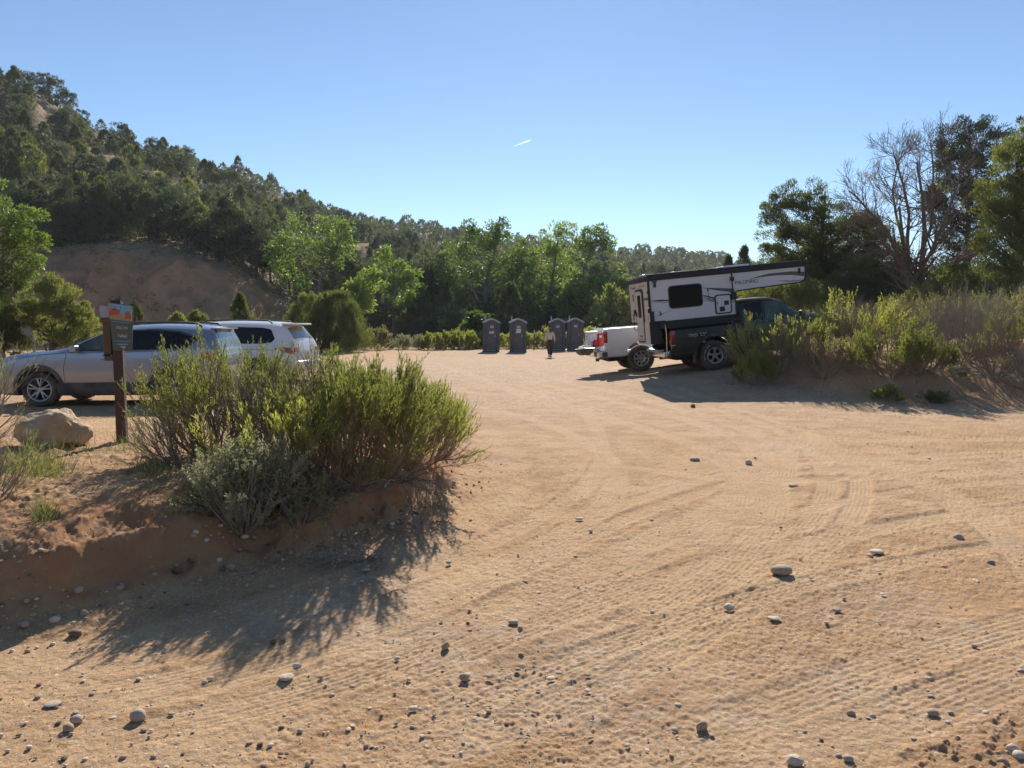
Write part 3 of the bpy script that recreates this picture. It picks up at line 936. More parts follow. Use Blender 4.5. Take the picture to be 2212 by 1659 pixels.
# ---- sagebrush: grey, stiff, spiky leafy tips
def sage(seed, h=.7, spread=.5, stems=70, leafL=.022, leafW=.008, mats=None, leaves=26):
    rg = np.random.default_rng(seed)
    n = stems
    th = np.minimum(np.abs(rg.normal(0, 1, n)) * R(38), R(85)); ph = rg.uniform(0, 6.283, n)
    base = np.stack([np.cos(ph) * .07, np.sin(ph) * .07, np.full(n, -.03)], -1)
    D = unit(np.stack([np.sin(th) * np.cos(ph) * spread / .5, np.sin(th) * np.sin(ph) * spread / .5, np.cos(th)], -1))
    K = 5; out = [base]; d = D
    L = h * rg.uniform(.65, 1.0, n)
    for k in range(K - 1):
        d = unit(d + np.array([0, 0, .18]) + rg.normal(size=d.shape) * .16)
        out.append(out[-1] + d * (L / (K - 1))[:, None])
    P = np.stack(out, 1); r = .006 * np.linspace(1.2, .3, K)[None] * rg.uniform(.6, 1.3, n)[:, None]
    st = MB(); lf = MB(); tubes(st, P, r, 4)
    T1, r1 = grow(rg, P, r, 7, .3, .97, 32, .22 * h / .7, .4, 4, .45, .3, .6); tubes(st, T1, r1, 3)
    for Q, k in ((T1, leaves), (P[:, 2:], leaves // 2)):
        pi = np.repeat(np.arange(len(Q)), k); Kq = Q.shape[1]
        t = rg.uniform(.1, 1, len(pi)); f = t * (Kq - 1); i0 = np.minimum(f.astype(int), Kq - 2); fr = (f - i0)[:, None]
        b = Q[pi, i0] * (1 - fr) + Q[pi, i0 + 1] * fr; T = unit(Q[pi, i0 + 1] - Q[pi, i0])
        d = unit(T * .7 + rg.normal(size=T.shape) * .7)
        blades(lf, rg, b, d, leafL * rg.uniform(.7, 1.5, len(b)), leafW * rg.uniform(.7, 1.4, len(b)), mid=.6)
    return st.mesh('stems', M['greytwig']), lf.mesh('foliage', mats or M['sage'])

# ---- crown as clumps inside ellipsoids; limbs reach from the trunk into the clumps
def crown(seed, ells, nclump, cr, per, LL, LW, upw=.45, shell=.55, flat=.8, lo=None, core=.25):
    rg = np.random.default_rng(seed)
    vols = np.array([e[3] * e[4] * e[5] for e in ells]) ** .75; vols = vols / vols.sum()
    C = []
    for e, v in zip(ells, vols):
        k = max(3, int(nclump * v))
        d = unit(rg.normal(size=(k, 3)))
        rr = (shell + (1 - shell) * rg.uniform(size=(k, 1)) ** .6) * rg.uniform(.85, 1.1, (k, 1))
        c = np.array(e[:3]) + d * rr * np.array(e[3:6])
        C.append(c)
    C = np.concatenate(C)
    if lo is not None: C = C[C[:, 2] > lo]
    cz = np.array([np.array(e[:3]) for e in ells]).mean(0)
    n = len(C)
    pi = np.repeat(np.arange(n), per)
    crs = cr * rg.uniform(.55, 1.35, n)
    d = unit(rg.normal(size=(len(pi), 3)) + np.array([0, 0, .25]))
    rr = rg.uniform(core, 1, (len(pi), 1)) ** .7
    B = C[pi] + d * rr * crs[pi][:, None] * np.array([1, 1, flat])
    out = unit(C - cz)
    D = unit(d * .7 + out[pi] * .5 + np.array([0, 0, upw]) + rg.normal(size=d.shape) * .35)
    mb = MB()
    blades(mb, rg, B, D, LL * rg.uniform(.6, 1.4, len(B)), LW * rg.uniform(.7, 1.3, len(B)), mid=.5)
    return mb, C

def limbs(seed, C, trunk, tr, n, sides=5, rmul=.45, z0=.15, sag=.1, mb=None, twigs=0):
    """trunk polyline (K,3) radii (K,), limbs to a choice of clump centres"""
    rg = np.random.default_rng(seed)
    mb = mb or MB()
    trunk = np.asarray(trunk, float); tr = np.asarray(tr, float)
    tubes(mb, trunk[None], tr[None], 8)
    if n and len(C):
        pick = rg.choice(len(C), min(n, len(C)), replace=False)
        T = C[pick]
        zt = trunk[:, 2]
        zs = np.clip(T[:, 2] - rg.uniform(.3, .7, len(T)) * np.hypot(T[:, 0], T[:, 1]) - .2, zt[0] + (zt[-1] - zt[0]) * z0, zt[-1] * .97)
        bx = np.interp(zs, zt, trunk[:, 0]); by = np.interp(zs, zt, trunk[:, 1]); br = np.interp(zs, zt, tr) * rmul
        B = np.stack([bx, by, zs], -1)
        K = 6; s = np.linspace(0, 1, K)[None, :, None]
        P = B[:, None] * (1 - s) + T[:, None] * s
        P[:, 1:-1] += rg.normal(size=(len(T), K - 2, 3)) * .05 * np.linalg.norm(T - B, axis=1)[:, None, None]
        P[..., 2] -= np.sin(s[..., 0] * math.pi) * sag * np.linalg.norm(T - B, axis=1)[:, None]
        rad = br[:, None] * np.linspace(1, .15, K)[None]
        tubes(mb, P, rad, sides)
        if twigs:
            Q, r2 = grow(rg, P, rad, twigs, .35, 1, 40, .6, .4, 4, .2, .3, .55)
            tubes(mb, Q, r2, 3)
    return mb

def scale_pts(*e): return e

# prototype trees: (crown mesh, trunk mesh) for height 1 unit = real metres
def proto_pinyon(seed, h=6, w=4, nc=90, per=70, L=.20, Wd=.07, mat_='pinyon', nl=30):
    rg = np.random.default_rng(seed)
    e = [(0, 0, h * .60, w * .5, w * .5, h * .38)]
    for k in range(5):
        a = rg.uniform(0, 6.28); q = rg.uniform(.15, .3) * w
        e.append((math.cos(a) * q, math.sin(a) * q, h * rg.uniform(.4, .85), w * rg.uniform(.2, .32), w * rg.uniform(.2, .32), h * rg.uniform(.12, .2)))
    mb, C = crown(seed, e, nc, w * .11, per, L, Wd, .4, .45, .75, lo=h * .15)
    K = 6; zs = np.linspace(-.2, h * .9, K)
    tk = np.stack([rg.normal(size=K) * .03 * w, rg.normal(size=K) * .03 * w, zs], -1); tk[0, :2] = 0
    tm = limbs(seed, C, tk, np.linspace(.16, .03, K) * h / 6, nl)
    return mb.mesh('crown', M[mat_]), tm.mesh('trunk', M['bark'])

def proto_cone(seed, h=6, w=3.2, nc=110, per=70, L=.16, Wd=.045, mat_='juniper', nl=20, pw=.8, lo=.05, up=.9):
    """dense conical or egg-shaped juniper, foliage to the ground"""
    rg = np.random.default_rng(seed)
    z = rg.uniform(lo, 1, nc) ** .9
    rr = w * .5 * np.clip((1 - z) ** pw * (1 - np.exp(-(z + .12) * 8)) * 1.15, .02, 1) * (.62 + .38 * rg.uniform(size=nc) ** .5) * (1 + .18 * np.sin(z * 21 + rg.uniform(0, 6, nc)))
    a = rg.uniform(0, 6.28, nc)
    C = np.stack([rr * np.cos(a), rr * np.sin(a), z * h * .95], -1)
    pi = np.repeat(np.arange(nc), per)
    cr = w * .13 * rg.uniform(.6, 1.3, nc) * (1.05 - .5 * z)
    d = unit(rg.normal(size=(len(pi), 3)))
    B = C[pi] + d * cr[pi][:, None] * rg.uniform(.2, 1, (len(pi), 1)) * np.array([.9, .9, 1.5])
    D = unit(d * .5 + np.array([0, 0, up]) + np.stack([np.cos(a), np.sin(a), a * 0], -1)[pi] * .35 + rg.normal(size=d.shape) * .25)
    mb = MB(); blades(mb, rg, B, D, L * rg.uniform(.6, 1.4, len(B)), Wd * rg.uniform(.7, 1.3, len(B)))
    K = 5; tk = np.stack([np.zeros(K), np.zeros(K), np.linspace(-.2, h * .85, K)], -1)
    tm = limbs(seed, C, tk, np.linspace(.14, .02, K) * h / 6, nl)
    return mb.mesh('crown', M[mat_]), tm.mesh('trunk', M['bark'])

def put_tree(name, pr, label, cat, x, y, s=1, sz=None, rot=0, group=None, sink=.1):
    t = thing(name, label, cat, (x, y, gz(x, y) - sink), (0, 0, rot), group)
    t.scale = (s, s, sz or s)
    for me in pr:
        link(me.name.split('.')[0], me, t)
    return t

# ------------------------------------------------------------------ foreground and roadside shrubs
def shrub(name, pr, label, cat, x, y, s=1, rot=0, group=None, sz=None, sink=.03):
    return put_tree(name, pr, label, cat, x, y, s, sz, rot, group, sink)

def shrub_px(name, pr, label, px, py, s=1, rot=0, cat='shrub', group=None, sz=None):
    x, y, z = Wg(px, py)
    return shrub(name, pr, label, cat, x, y, s, rot, group, sz)

bA = broom(11, 1.08, .50, 18, 11, 9, 17, .52, .030, .0048, M['rabbit'], (0, 0), 'twig', .05)
shrub_px('rabbitbrush', bA, 'upright green-topped rabbitbrush on bare woody stems, leftmost on the bank', 470, 985, s=1.08)
bA2 = broom(12, .70, .55, 14, 9, 7, 10, .45, .03, .005, M['rabbitdim'], (-.25, 0), 'greytwig', .4)
shrub_px('rabbitbrush', bA2, 'low sprawling half-bare rabbitbrush between the sign post and the green-topped shrub', 405, 1010)
bB = broom(13, 1.10, .5, 18, 11, 9, 7, .4, .028, .0042, M['rabbitdim'], (0, 0), 'greytwig', .55)
shrub_px('rabbitbrush', bB, 'mostly bare grey-brown twiggy rabbitbrush in front of the white van', 620, 1000)
bC = broom(14, 1.05, .46, 20, 12, 9, 19, .66, .036, .0052, M['rabbit'], (0, 0), 'twig', .06)
shrub_px('rabbitbrush', bC, 'tallest bright green rabbitbrush in the middle of the bank', 755, 1045, s=1.13)
bD = broom(15, .98, .46, 20, 11, 9, 19, .66, .038, .0052, M['rabbit'], (.12, 0), 'twig', .08)
shrub_px('rabbitbrush', bD, 'bright green rabbitbrush leaning over the right end of the bank', 872, 1010, s=1.0)
bD2 = broom(16, .70, .46, 14, 10, 8, 16, .62, .04, .0052, M['rabbit'], (.25, 0), 'twig', .15)
shrub_px('rabbitbrush', bD2, 'low green rabbitbrush spilling off the rightmost tip of the bank', 925, 985)
bC2 = broom(17, .62, .40, 12, 9, 8, 14, .6, .032, .005, M['rabbitdim'], (-.1, -.1), 'twig', .3)
shrub_px('rabbitbrush', bC2, 'short dull green rabbitbrush under the tall bright one', 690, 1075)
shrub_px('rabbitbrush', broom(18, .80, .26, 9, 8, 8, 14, .75, .036, .0052, M['rabbit'], (0, -.05), 'twig', .05), 'narrow yellow-green sprig standing behind the grey sagebrush', 600, 1060)
sE = sage(21, .66, .5, 90)
shrub_px('sagebrush', sE, 'grey-green sagebrush hanging over the cut soil bank', 520, 1130, cat='sagebrush')
sE2 = sage(22, .42, .5, 60)
shrub_px('sagebrush', sE2, 'small olive sagebrush low on the bank face under the grey one', 640, 1120, cat='sagebrush')
# dead stems at the feet of the bank shrubs
def twigs_heap(seed, n, L):
    rg = np.random.default_rng(seed)
    th = R(60) + rg.normal(size=n) * .3; ph = rg.uniform(math.pi * 1.0, math.pi * 2.0, n)
    D = np.stack([np.sin(th) * np.cos(ph), np.sin(th) * np.sin(ph), np.cos(th)], -1); out = [rg.normal(size=(n, 3)) * np.array([.10, .05, .01])]; d = D
    for k in range(5):
        d = unit(d + np.array([0, 0, -.12]) + rg.normal(size=d.shape) * .2); out.append(out[-1] + d * (L * rg.uniform(.6, 1.1, n) / 5)[:, None])
    P = np.stack(out, 1); mb = MB(); r = .0038 * np.linspace(1.1, .4, 6)[None] * np.ones((n, 1)); tubes(mb, P, r, 4)
    Q, q = grow(rg, P, r, 4, .3, .95, 35, L * .35, .4, 4, 0, .3, .7); tubes(mb, Q, q, 3)
    return mb.mesh('twigs', M['greytwig'])
for px, py, sd, lab in ((720, 1085, 5, 'bleached dead twigs spilling down the bank below the tall bright shrub'), (860, 1060, 6, 'thin dead twigs trailing down the right part of the bank'), (560, 1090, 7, 'dead twigs between the two sagebrushes')):
    x, y, z = Wg(px, py)
    o = link('dead_twigs', twigs_heap(sd, 70, .5)); o.location = (x, y, z + .06); tag(o, lab, 'twigs')
for px, py, sd, lab in ((770, 1215, 8, 'small dry twig tangle at the foot of the bank'),):
    x, y, z = Wg(px, py)
    o = link('dead_twigs', twigs_heap(sd, 26, .35)); o.location = (x, y, z + .02); tag(o, lab, 'twigs')

# left frame edge: tall dry grasses and a grey shrub
bL = broom(23, 1.35, .42, 12, 8, 7, 7, .6, .03, .004, M['drygrass'], (.1, 0), 'greytwig', .4)
shrub_px('dry_shrub', bL, 'pale dry shrub cut by the left edge beside the boulder', -185, 1060)
bL2 = broom(24, .8, .45, 12, 8, 6, 8, .6, .05, .005, M['drygrass'], (.1, 0), 'greytwig', .4)
shrub_px('dry_shrub', bL2, 'wispy dry clump in front of the boulder at the left edge', -40, 1085, s=.7)

# sparse grass and litter on top of the bank
rg = np.random.default_rng(99)
mb = MB()
n = 0
B = []; 
for i in range(16000):
    px = rg.uniform(-60, 520); py = rg.uniform(905, 1140)
    x, y = W(px, py, .33)
    dn = fbm(np.array([x * 1.6]), np.array([y * 1.6]), 3, 91)[0]
    if rg.uniform() > sst(-.1, .6, dn) * .9: continue
    B.append((x + rg.normal() * .02, y + rg.normal() * .02))
B = np.array(B); z = G(B[:, 0], B[:, 1])
d_ = bank_d(B[:, 0], B[:, 1]); k = d_ > .3; B = B[k]; z = z[k]
B3 = np.stack([B[:, 0], B[:, 1], z], -1)
D = rg.normal(size=B3.shape) * np.array([.6, .6, .1]) + np.array([0, 0, .7])
blades(mb, rg, B3, D, .05 * rg.uniform(.4, 1.6, len(B3)), .004 * rg.uniform(.6, 1.4, len(B3)))
tag(mb.build('dry_grass', M['drygrass']), 'sparse short dry grass and weeds on top of the bank', 'grass', kind='stuff')
mb = MB(); B = []
for cx, cy, r, n in ((60, 1045, 90, 500), (150, 1000, 60, 300), (30, 1090, 60, 200), (105, 1075, 50, 300), (95, 1165, 22, 120), (290, 1000, 50, 160), (330, 1060, 50, 220), (420, 1110, 40, 200)):
    for i in range(n):
        px = cx + rg.normal() * r * .5; py = cy + rg.normal() * r * .22
        x, y = W(px, py, .33); B.append((x, y))
B = np.array(B); z = G(B[:, 0], B[:, 1]); B3 = np.stack([B[:, 0], B[:, 1], z - .01], -1)
D = rg.normal(size=B3.shape) * np.array([.35, .35, .05]) + np.array([0, 0, .8])
blades(mb, rg, B3, D, .16 * rg.uniform(.3, 1.5, len(B3)), .0045 * rg.uniform(.6, 1.4, len(B3)), mid=.4)
tag(mb.build('bank_weeds', M['drygrass']), 'tufts of dry grass and small weeds around the boulder', 'grass', kind='stuff')

# right hand mound
mA = broom(31, 1.5, 1.05, 18, 10, 9, 14, .52, .05, .0105, M['rabbit'], tmat='twig', dead=.1, curl=.6)
mB_ = broom(32, 1.4, .9, 17, 9, 8, 7, .40, .045, .009, M['rabbitdim'], tmat='twig', dead=.45)
mC = broom(33, 1.2, .95, 19, 10, 9, 15, .62, .05, .0105, M['rabbit'], tmat='twig', dead=.06)
mD = broom(34, 1.45, 1.0, 17, 10, 8, 7, .38, .045, .009, M['rabbitdim'], tmat='greytwig', dead=.6)
mE = broom(35, .65, .40, 12, 9, 8, 15, .85, .05, .0095, M['rabbit'], tmat='twig', dead=.0)
mS = sage(36, 1.0, .8, 90, .03, .013, leaves=14)
def px_h(px, bpy_, tpy, pr, h0, label, name='rabbitbrush', cat='shrub', rot=None, wide=1.0, dd=0):
    x, y, z = Wg(px, bpy_); y += dd; x = (px - CX) / F2 * y
    h = (bpy_ - tpy) / F2 * y
    h0 = max(np.percentile([v.co.z for v in me.vertices], 99.7) for me in pr)
    s = h / h0
    return shrub(name, pr, label, cat, x, y, s * wide, px * 1.7 if rot is None else rot, None, s)
px_h(1672, 810, 674, mA, 1.5, 'big rabbitbrush with yellow-green top hiding the front wheel of the dark pickup', wide=.88)
px_h(1632, 832, 752, mE, .68, 'small slim bright rabbitbrush beside the rear wheel of the dark pickup', wide=.9)
px_h(1780, 814, 700, mB_, 1.4, 'brown twiggy rabbitbrush fanning out near the roadside mound edge', wide=.95)
px_h(1850, 806, 668, mA, 1.5, 'tall green rabbitbrush behind the brown twiggy one', rot=2, wide=.85, dd=2)
px_h(1925, 812, 685, mC, 1.2, 'brightest yellow-green rabbitbrush on the mound', wide=1.0)
px_h(1995, 808, 712, mC, 1.2, 'rounded bright rabbitbrush right of the brightest one', rot=4, wide=.9)
px_h(1725, 808, 700, mC, 1.2, 'yellow-green rabbitbrush with cream flower heads', rot=1, wide=.9, dd=.5)
px_h(2075, 806, 662, mD, 1.45, 'tall grey-brown bare brush with arching stems', wide=.9, dd=1)
px_h(2150, 812, 690, mB_, 1.4, 'reddish brown twiggy clump near the right edge', rot=3, wide=.8)
px_h(2215, 812, 668, mA, 1.5, 'green rabbitbrush cut by the right edge', rot=5, wide=.9, dd=1)
px_h(2120, 800, 665, mD, 1.45, 'grey bare brush behind the reddish brown clump', rot=2.2, wide=1, dd=3)
px_h(2010, 800, 668, mB_, 1.4, 'dull brown brush under the dead tree', rot=2.7, wide=1, dd=3)
px_h(1922, 866, 828, mE, .68, 'tiny bright green tuft on the bare slope of the mound', wide=1.3)
px_h(2025, 868, 838, sage(37, .5, .5, 60, .03, .012, M['drygrass'], 14), .5, 'low tan cushion shrub on the bare slope of the mound', 'cushion_shrub', wide=1.5)
px_h(2075, 815, 788, mE, .68, 'little bright tuft among the fallen pale sticks', rot=2, wide=1.3)
px_h(1820, 795, 678, mB_, 1.4, 'faded brush in front of the hood of the dark pickup', rot=.7, wide=.9, dd=1.5)
px_h(2260, 850, 730, mD, 1.45, 'grey brush just outside the bright shrubs at the right edge', rot=.3, wide=.9)
# brush behind the mound, in front of the trees
for i, (px, dep, s, k) in enumerate([(1905, 23.5, 1.0, 0), (1965, 22.8, .95, 1), (2020, 24.5, 1.05, 2), (2065, 23, 1.0, 0), (2115, 24, 1.1, 1), (2170, 23, 1.0, 2), (2225, 24, 1.1, 0), (1940, 26, 1.1, 2), (2000, 27, 1.1, 1), (2090, 27, 1.2, 2), (2190, 27, 1.2, 1), (1840, 27, 1.1, 0), (1780, 28, 1.0, 2), (2260, 26, 1.2, 2)]):
    x = (px - CX) / F2 * dep
    pr, w = ((mD, 'grey bare brush'), (mA, 'green rabbitbrush'), (mB_, 'brown twiggy brush'))[k]
    shrub('rabbitbrush', pr, w + ' behind the front row of mound shrubs, under the right hand trees', 'shrub', x, dep, s, i * 1.7, 'brush under the right hand trees')
# pale fallen sticks
mb = MB()
for i in range(9):
    a = rg.uniform(-.6, .6); L = rg.uniform(.4, 1.1); b = np.array([rg.normal() * .4, rg.normal() * .2, .15 + rg.uniform(0, .35)])
    P = b + np.linspace(0, 1, 6)[:, None] * np.array([math.cos(a) * L, -.2, math.sin(a) * L * .6]) + rg.normal(size=(6, 3)) * .015
    mb.tube(P, np.linspace(.014, .004, 6), 5)
x, y, z = Wg(2050, 835)
o = mb.build('fallen_branch', M['greytwig']); o.location = (x, y, z); tag(o, 'pale dead sticks lying in the brush on the mound', 'branch')
# leafless litter on mound
mb = MB(); B = []
for i in range(5000):
    px = rg.uniform(1560, 2300); py = rg.uniform(790, 880); z0 = .35
    x, y = W(px, py, z0)
    B.append((x, y))
B = np.array(B); z = G(B[:, 0], B[:, 1]); k = z > .2; B = B[k]; z = z[k]
B3 = np.stack([B[:, 0], B[:, 1], z - .01], -1); D = rg.normal(size=B3.shape) * np.array([.7, .7, .05]) + np.array([0, 0, .5])
blades(mb, rg, B3, D, .10 * rg.uniform(.4, 1.6, len(B3)), .008)
tag(mb.build('dry_litter', M['drygrass']), 'dry grass and litter under the mound shrubs', 'grass', kind='stuff')

# far edge of the lot: rabbitbrush and sage in front of the trees
fR = broom(41, 1.35, .95, 16, 8, 7, 12, .95, .13, .035, M['rabbit'], dead=.0)
fR2 = broom(42, 1.25, .9, 16, 8, 7, 10, .85, .12, .033, M['rabbitdim'], dead=.12)
fS = sage(43, 1.1, .9, 70, .07, .035, leaves=9)
EDGE = [(655, 3, .9, 'dim'), (690, 1, .8, 'sage'), (722, 0, .85, 'sage'), (752, 1, .8, 'dim'), (783, 2, .9, 'r'), (815, 0, 1.25, 'dim'), (845, 2, .85, 'sage'),
        (872, 1, 1.0, 'sage'), (905, 0, .9, 'sage'), (942, 0, 1.15, 'r'), (972, 2, .9, 'r'), (1003, 1, 1.05, 'r'), (1030, 3, 1.2, 'r'), (1098, 2, .95, 'r'),
        (1150, 3, .9, 'r'), (1168, 2, .8, 'dim'), (1235, 4, .9, 'r'), (1285, 1, 1.15, 'r'), (1318, 2, 1.3, 'r'), (1350, 1, 1.2, 'r'), (1385, 2, 1.1, 'dim'), (1420, 3, 1.2, 'r'),
        (620, 4, .9, 'r'), (585, 3, .8, 'dim'), (1060, 4, 1.0, 'dim'), (1120, 5, 1.1, 'dim'), (1200, 5, 1.1, 'r')]
WORD = {'r': ('rabbitbrush', fR, 'bright green rabbitbrush'), 'dim': ('rabbitbrush', fR2, 'dull green rabbitbrush'), 'sage': ('sagebrush', fS, 'silvery grey sagebrush')}
for i, (px, dd, s, k) in enumerate(EDGE):
    nm, pr, w = WORD[k]
    y = 55.5 + dd; x = (px - CX) / F2 * y
    where = ('behind the white van' if px < 700 else 'at the far edge of the lot left of the toilets' if px < 1035 else 'between and behind the portable toilets' if px < 1270 else 'at the far edge right of the toilets')
    shrub(nm, pr, f'{w} {where}', 'sagebrush' if k == 'sage' else 'shrub', x, y, s, i * 1.3, 'shrubs along the far edge of the lot', s * (.95 + .1 * (i % 3)))

# ------------------------------------------------------------------ prominent trees, outlined where they stand
def tree_px(name, label, cat, bpx, depth, ells, mat_='juniper', nc=60, cr=.35, per=90, LL=.12, LW=.04, nl=25, tr=.16, trunk=None, bark='bark', basez=None,
            dy=.9, group=None, upw=.45, twigs=0, lo=None, tp=None, seed=None, shell=.5, flat=.8):
    bx = (bpx - CX) / F2 * depth; bz = gz(bx, depth)
    if basez is not None: bz = basez
    E = []
    for (px, py, rx, ry) in ells:
        X_, Y_, Z_ = WD(px, py, depth)
        E.append((X_ - bx, random.Random(px * 7 + py).uniform(-.25, .25) * rx / F2 * depth, Z_ - bz, rx / F2 * depth, rx / F2 * depth * dy, ry / F2 * depth))
    sd = seed or int(bpx + depth)
    mb, C = crown(sd, E, nc, cr, per, LL, LW, upw, shell, flat, lo=.1 if lo is None else lo)
    t = thing(name, label, cat, (bx, depth, bz - .1), (0, 0, 0), group)
    link('crown', mb.mesh('crown', M[mat_]), t)
    top = max(e[2] for e in E)
    if trunk is None:
        cx = np.mean([e[0] for e in E])
        K = 6; s = np.linspace(0, 1, K)
        trunk = np.stack([s ** 1.3 * cx, s * 0, s * top], -1)
    else:
        T = []
        for px, py in trunk:
            X_, Y_, Z_ = WD(px, py, depth); T.append((X_ - bx, 0, max(Z_ - bz, 0)))
        trunk = np.array(T)
    tm = limbs(sd, C, trunk, np.linspace(tr, tr * .2, len(trunk)), nl, 6, .5, .15, .05, twigs=twigs)
    link('trunk', tm.mesh('trunk', M[bark]), t)
    return t

# left side
tree_px('juniper_tree', 'broad yellow-green juniper behind the hood of the silver car', 'tree', 110, 27,
        [(110, 660, 62, 72), (60, 700, 48, 60), (160, 700, 52, 52), (128, 625, 26, 40), (190, 730, 40, 40), (90, 640, 30, 36)], 'junipery', 150, .22, 170, .11, .028, 30, upw=1.0, tr=.14)
tree_px('juniper_tree', 'smaller yellow-green juniper cut by the left edge', 'tree', 5, 26,
        [(0, 710, 45, 52), (-30, 690, 50, 60), (25, 740, 35, 36)], 'junipery', 80, .22, 150, .11, .028, 15, upw=1.0)
tree_px('cottonwood_tree', 'bright leafy cottonwood filling the left edge above the silver car', 'tree', -20, 33,
        [(10, 500, 70, 60), (60, 480, 42, 42), (-40, 450, 70, 70), (40, 570, 60, 55), (85, 520, 26, 30), (-30, 600, 70, 60), (20, 640, 50, 40), (75, 575, 22, 30)],
        'cotton', 150, .33, 95, .12, .075, 50, .22, bark='greybark', upw=-.1, twigs=3, shell=.35)
mbx = MB(); rgx = np.random.default_rng(5)
P = np.stack([np.zeros((26, 1)) + 0, np.zeros((26, 1)), np.zeros((26, 1))], -1)
a0 = rgx.uniform(-.5, 1.1, 26); out = [np.zeros((26, 3)) + rgx.normal(size=(26, 3)) * .15]; d = np.stack([np.cos(a0), rgx.normal(size=26) * .4, np.sin(a0)], -1); 
for k in range(5):
    d = unit(d + rgx.normal(size=d.shape) * .15 - np.array([0, 0, .05])); out.append(out[-1] + d * rgx.uniform(.25, .6, (26, 1)))
P = np.stack(out, 1); r = np.linspace(.03, .006, 6)[None] * np.ones((26, 1)); tubes(mbx, P, r, 4); Q, q = grow(rgx, P, r, 6, .2, .95, 35, .9, .4, 4, .05, .3, .6); tubes(mbx, Q, np.maximum(q, .006), 3)
Q2, q2 = grow(rgx, Q, q, 3, .2, .95, 35, .4, .4, 3, .05, .3, .7); tubes(mbx, Q2, np.maximum(q2, .005), 3)
X_, Y_, Z_ = WD(70, 690, 31)
tt = thing('dead_shrub', 'leafless grey brush between the left cottonwood and the juniper', 'shrub', (X_, Y_, gz(X_, Y_)))
o = link('branches', mbx.mesh('branches', M['greytwig']), tt); o.location = (0, 0, Z_ - gz(X_, Y_)); o.scale = (.8, .8, 1.05)
st = MB(); st.tube([(0, 0, -.1), (.02, 0, .8), (0, 0, Z_ - gz(X_, Y_) + .1)], [.07, .05, .03], 6); st.build('stem', M['greytwig'], tt)

jc = proto_cone(51, 4, 2.5, 130, 150, .15, .035, 'junipery', 14, .75)
jr = proto_cone(52, 3.9, 3.9, 230, 150, .15, .035, 'junipery', 14, .32)
js = proto_cone(53, 3, 2.4, 90, 120, .15, .035, 'junipery', 10, .5)
def put_px(pr, h0, px, tpy, depth, label, name='juniper_tree', cat='tree', rot=0, wide=1, basepy=None, group=None):
    x, y, z = Gp(px, depth)
    top = WD(px, tpy, depth)[2]
    s = (top - z) / h0
    return put_tree(name, pr, label, cat, x, y, s * wide, s, rot, group, .05)
put_px(jc, 4, 521, 632, 46, 'neat cone-shaped juniper behind the roof of the silver car', wide=1.0)
put_px(jr, 3.9, 672, 634, 50, 'left half of a pair of round dark junipers behind the white van', wide=.85)
put_px(jr, 3.9, 728, 629, 50.8, 'right half of a pair of round dark junipers behind the white van', rot=2, wide=.92)
put_px(js, 3, 388, 676, 47, 'low juniper just showing over the roof of the silver car', wide=1.1)
put_px(js, 3, 428, 672, 49, 'low juniper right of another one over the silver car roof', rot=1, wide=1.2)
put_px(js, 3, 470, 690, 46, 'lowest juniper tip between the cone-shaped juniper and its neighbours', rot=3, wide=1.3)
put_px(js, 3, 250, 668, 44, 'dark juniper standing behind the trailhead sign', rot=4, wide=.8)
put_px(js, 3, 292, 655, 58, 'slim dark juniper at the foot of the bare slope', rot=4, wide=.8)

# cottonwoods along the creek
CW = dict(mat_='cotton', bark='greybark', upw=-.05, shell=.4, LL=.24, LW=.165)
tree_px('cottonwood_tree', 'large spreading cottonwood with a leaning trunk left of centre', 'tree', 700, 78.7,
        [(640, 510, 38, 34), (640, 478, 16, 24), (715, 500, 44, 30), (750, 505, 26, 30), (612, 545, 34, 36), (680, 545, 46, 30), (600, 590, 26, 34), (735, 545, 34, 30), (640, 600, 30, 30)],
        nc=120, cr=0.76, per=60, nl=70, tr=.30, trunk=[(700, 705), (694, 660), (688, 625), (694, 600), (712, 565), (730, 530)], twigs=2, **CW)
tree_px('cottonwood_tree', 'small rounded cottonwood right of the leaning one', 'tree', 850, 76.3,
        [(832, 562, 20, 26), (862, 585, 26, 26), (848, 610, 34, 22), (885, 615, 20, 30), (815, 625, 22, 26), (868, 645, 30, 20), (835, 545, 12, 14), (890, 590, 14, 14), (830, 655, 20, 18)],
        nc=80, cr=0.61, per=60, nl=40, tr=.16, twigs=2, **CW)
tree_px('cottonwood_tree', 'low bright cottonwood sapling between two bigger cottonwoods', 'tree', 782, 60,
        [(782, 620, 26, 30), (775, 650, 30, 24), (800, 600, 16, 16)], nc=50, cr=0.51, per=60, nl=24, tr=.1, **CW)
tree_px('cottonwood_tree', 'tall cottonwood above the left pair of toilets', 'tree', 1050, 81.2,
        [(1000, 540, 34, 34), (1040, 530, 40, 36), (1090, 505, 30, 30), (1060, 585, 44, 34), (980, 590, 36, 30), (1110, 560, 34, 36), (1020, 500, 22, 24), (1130, 600, 30, 36), (1075, 500, 20, 26)],
        nc=150, cr=0.73, per=60, nl=70, tr=.30, twigs=2, trunk=[(1052, 710), (1048, 640), (1055, 580), (1075, 520)], **CW)
tree_px('cottonwood_tree', 'tallest cottonwood behind the walking person', 'tree', 1195, 83.6,
        [(1195, 515, 38, 34), (1230, 500, 28, 26), (1170, 560, 34, 36), (1215, 570, 40, 34), (1195, 620, 50, 38), (1150, 610, 32, 36), (1185, 660, 44, 30)],
        nc=140, cr=0.73, per=60, nl=60, tr=.28, twigs=2, trunk=[(1185, 710), (1188, 640), (1196, 580), (1205, 520)], **CW)
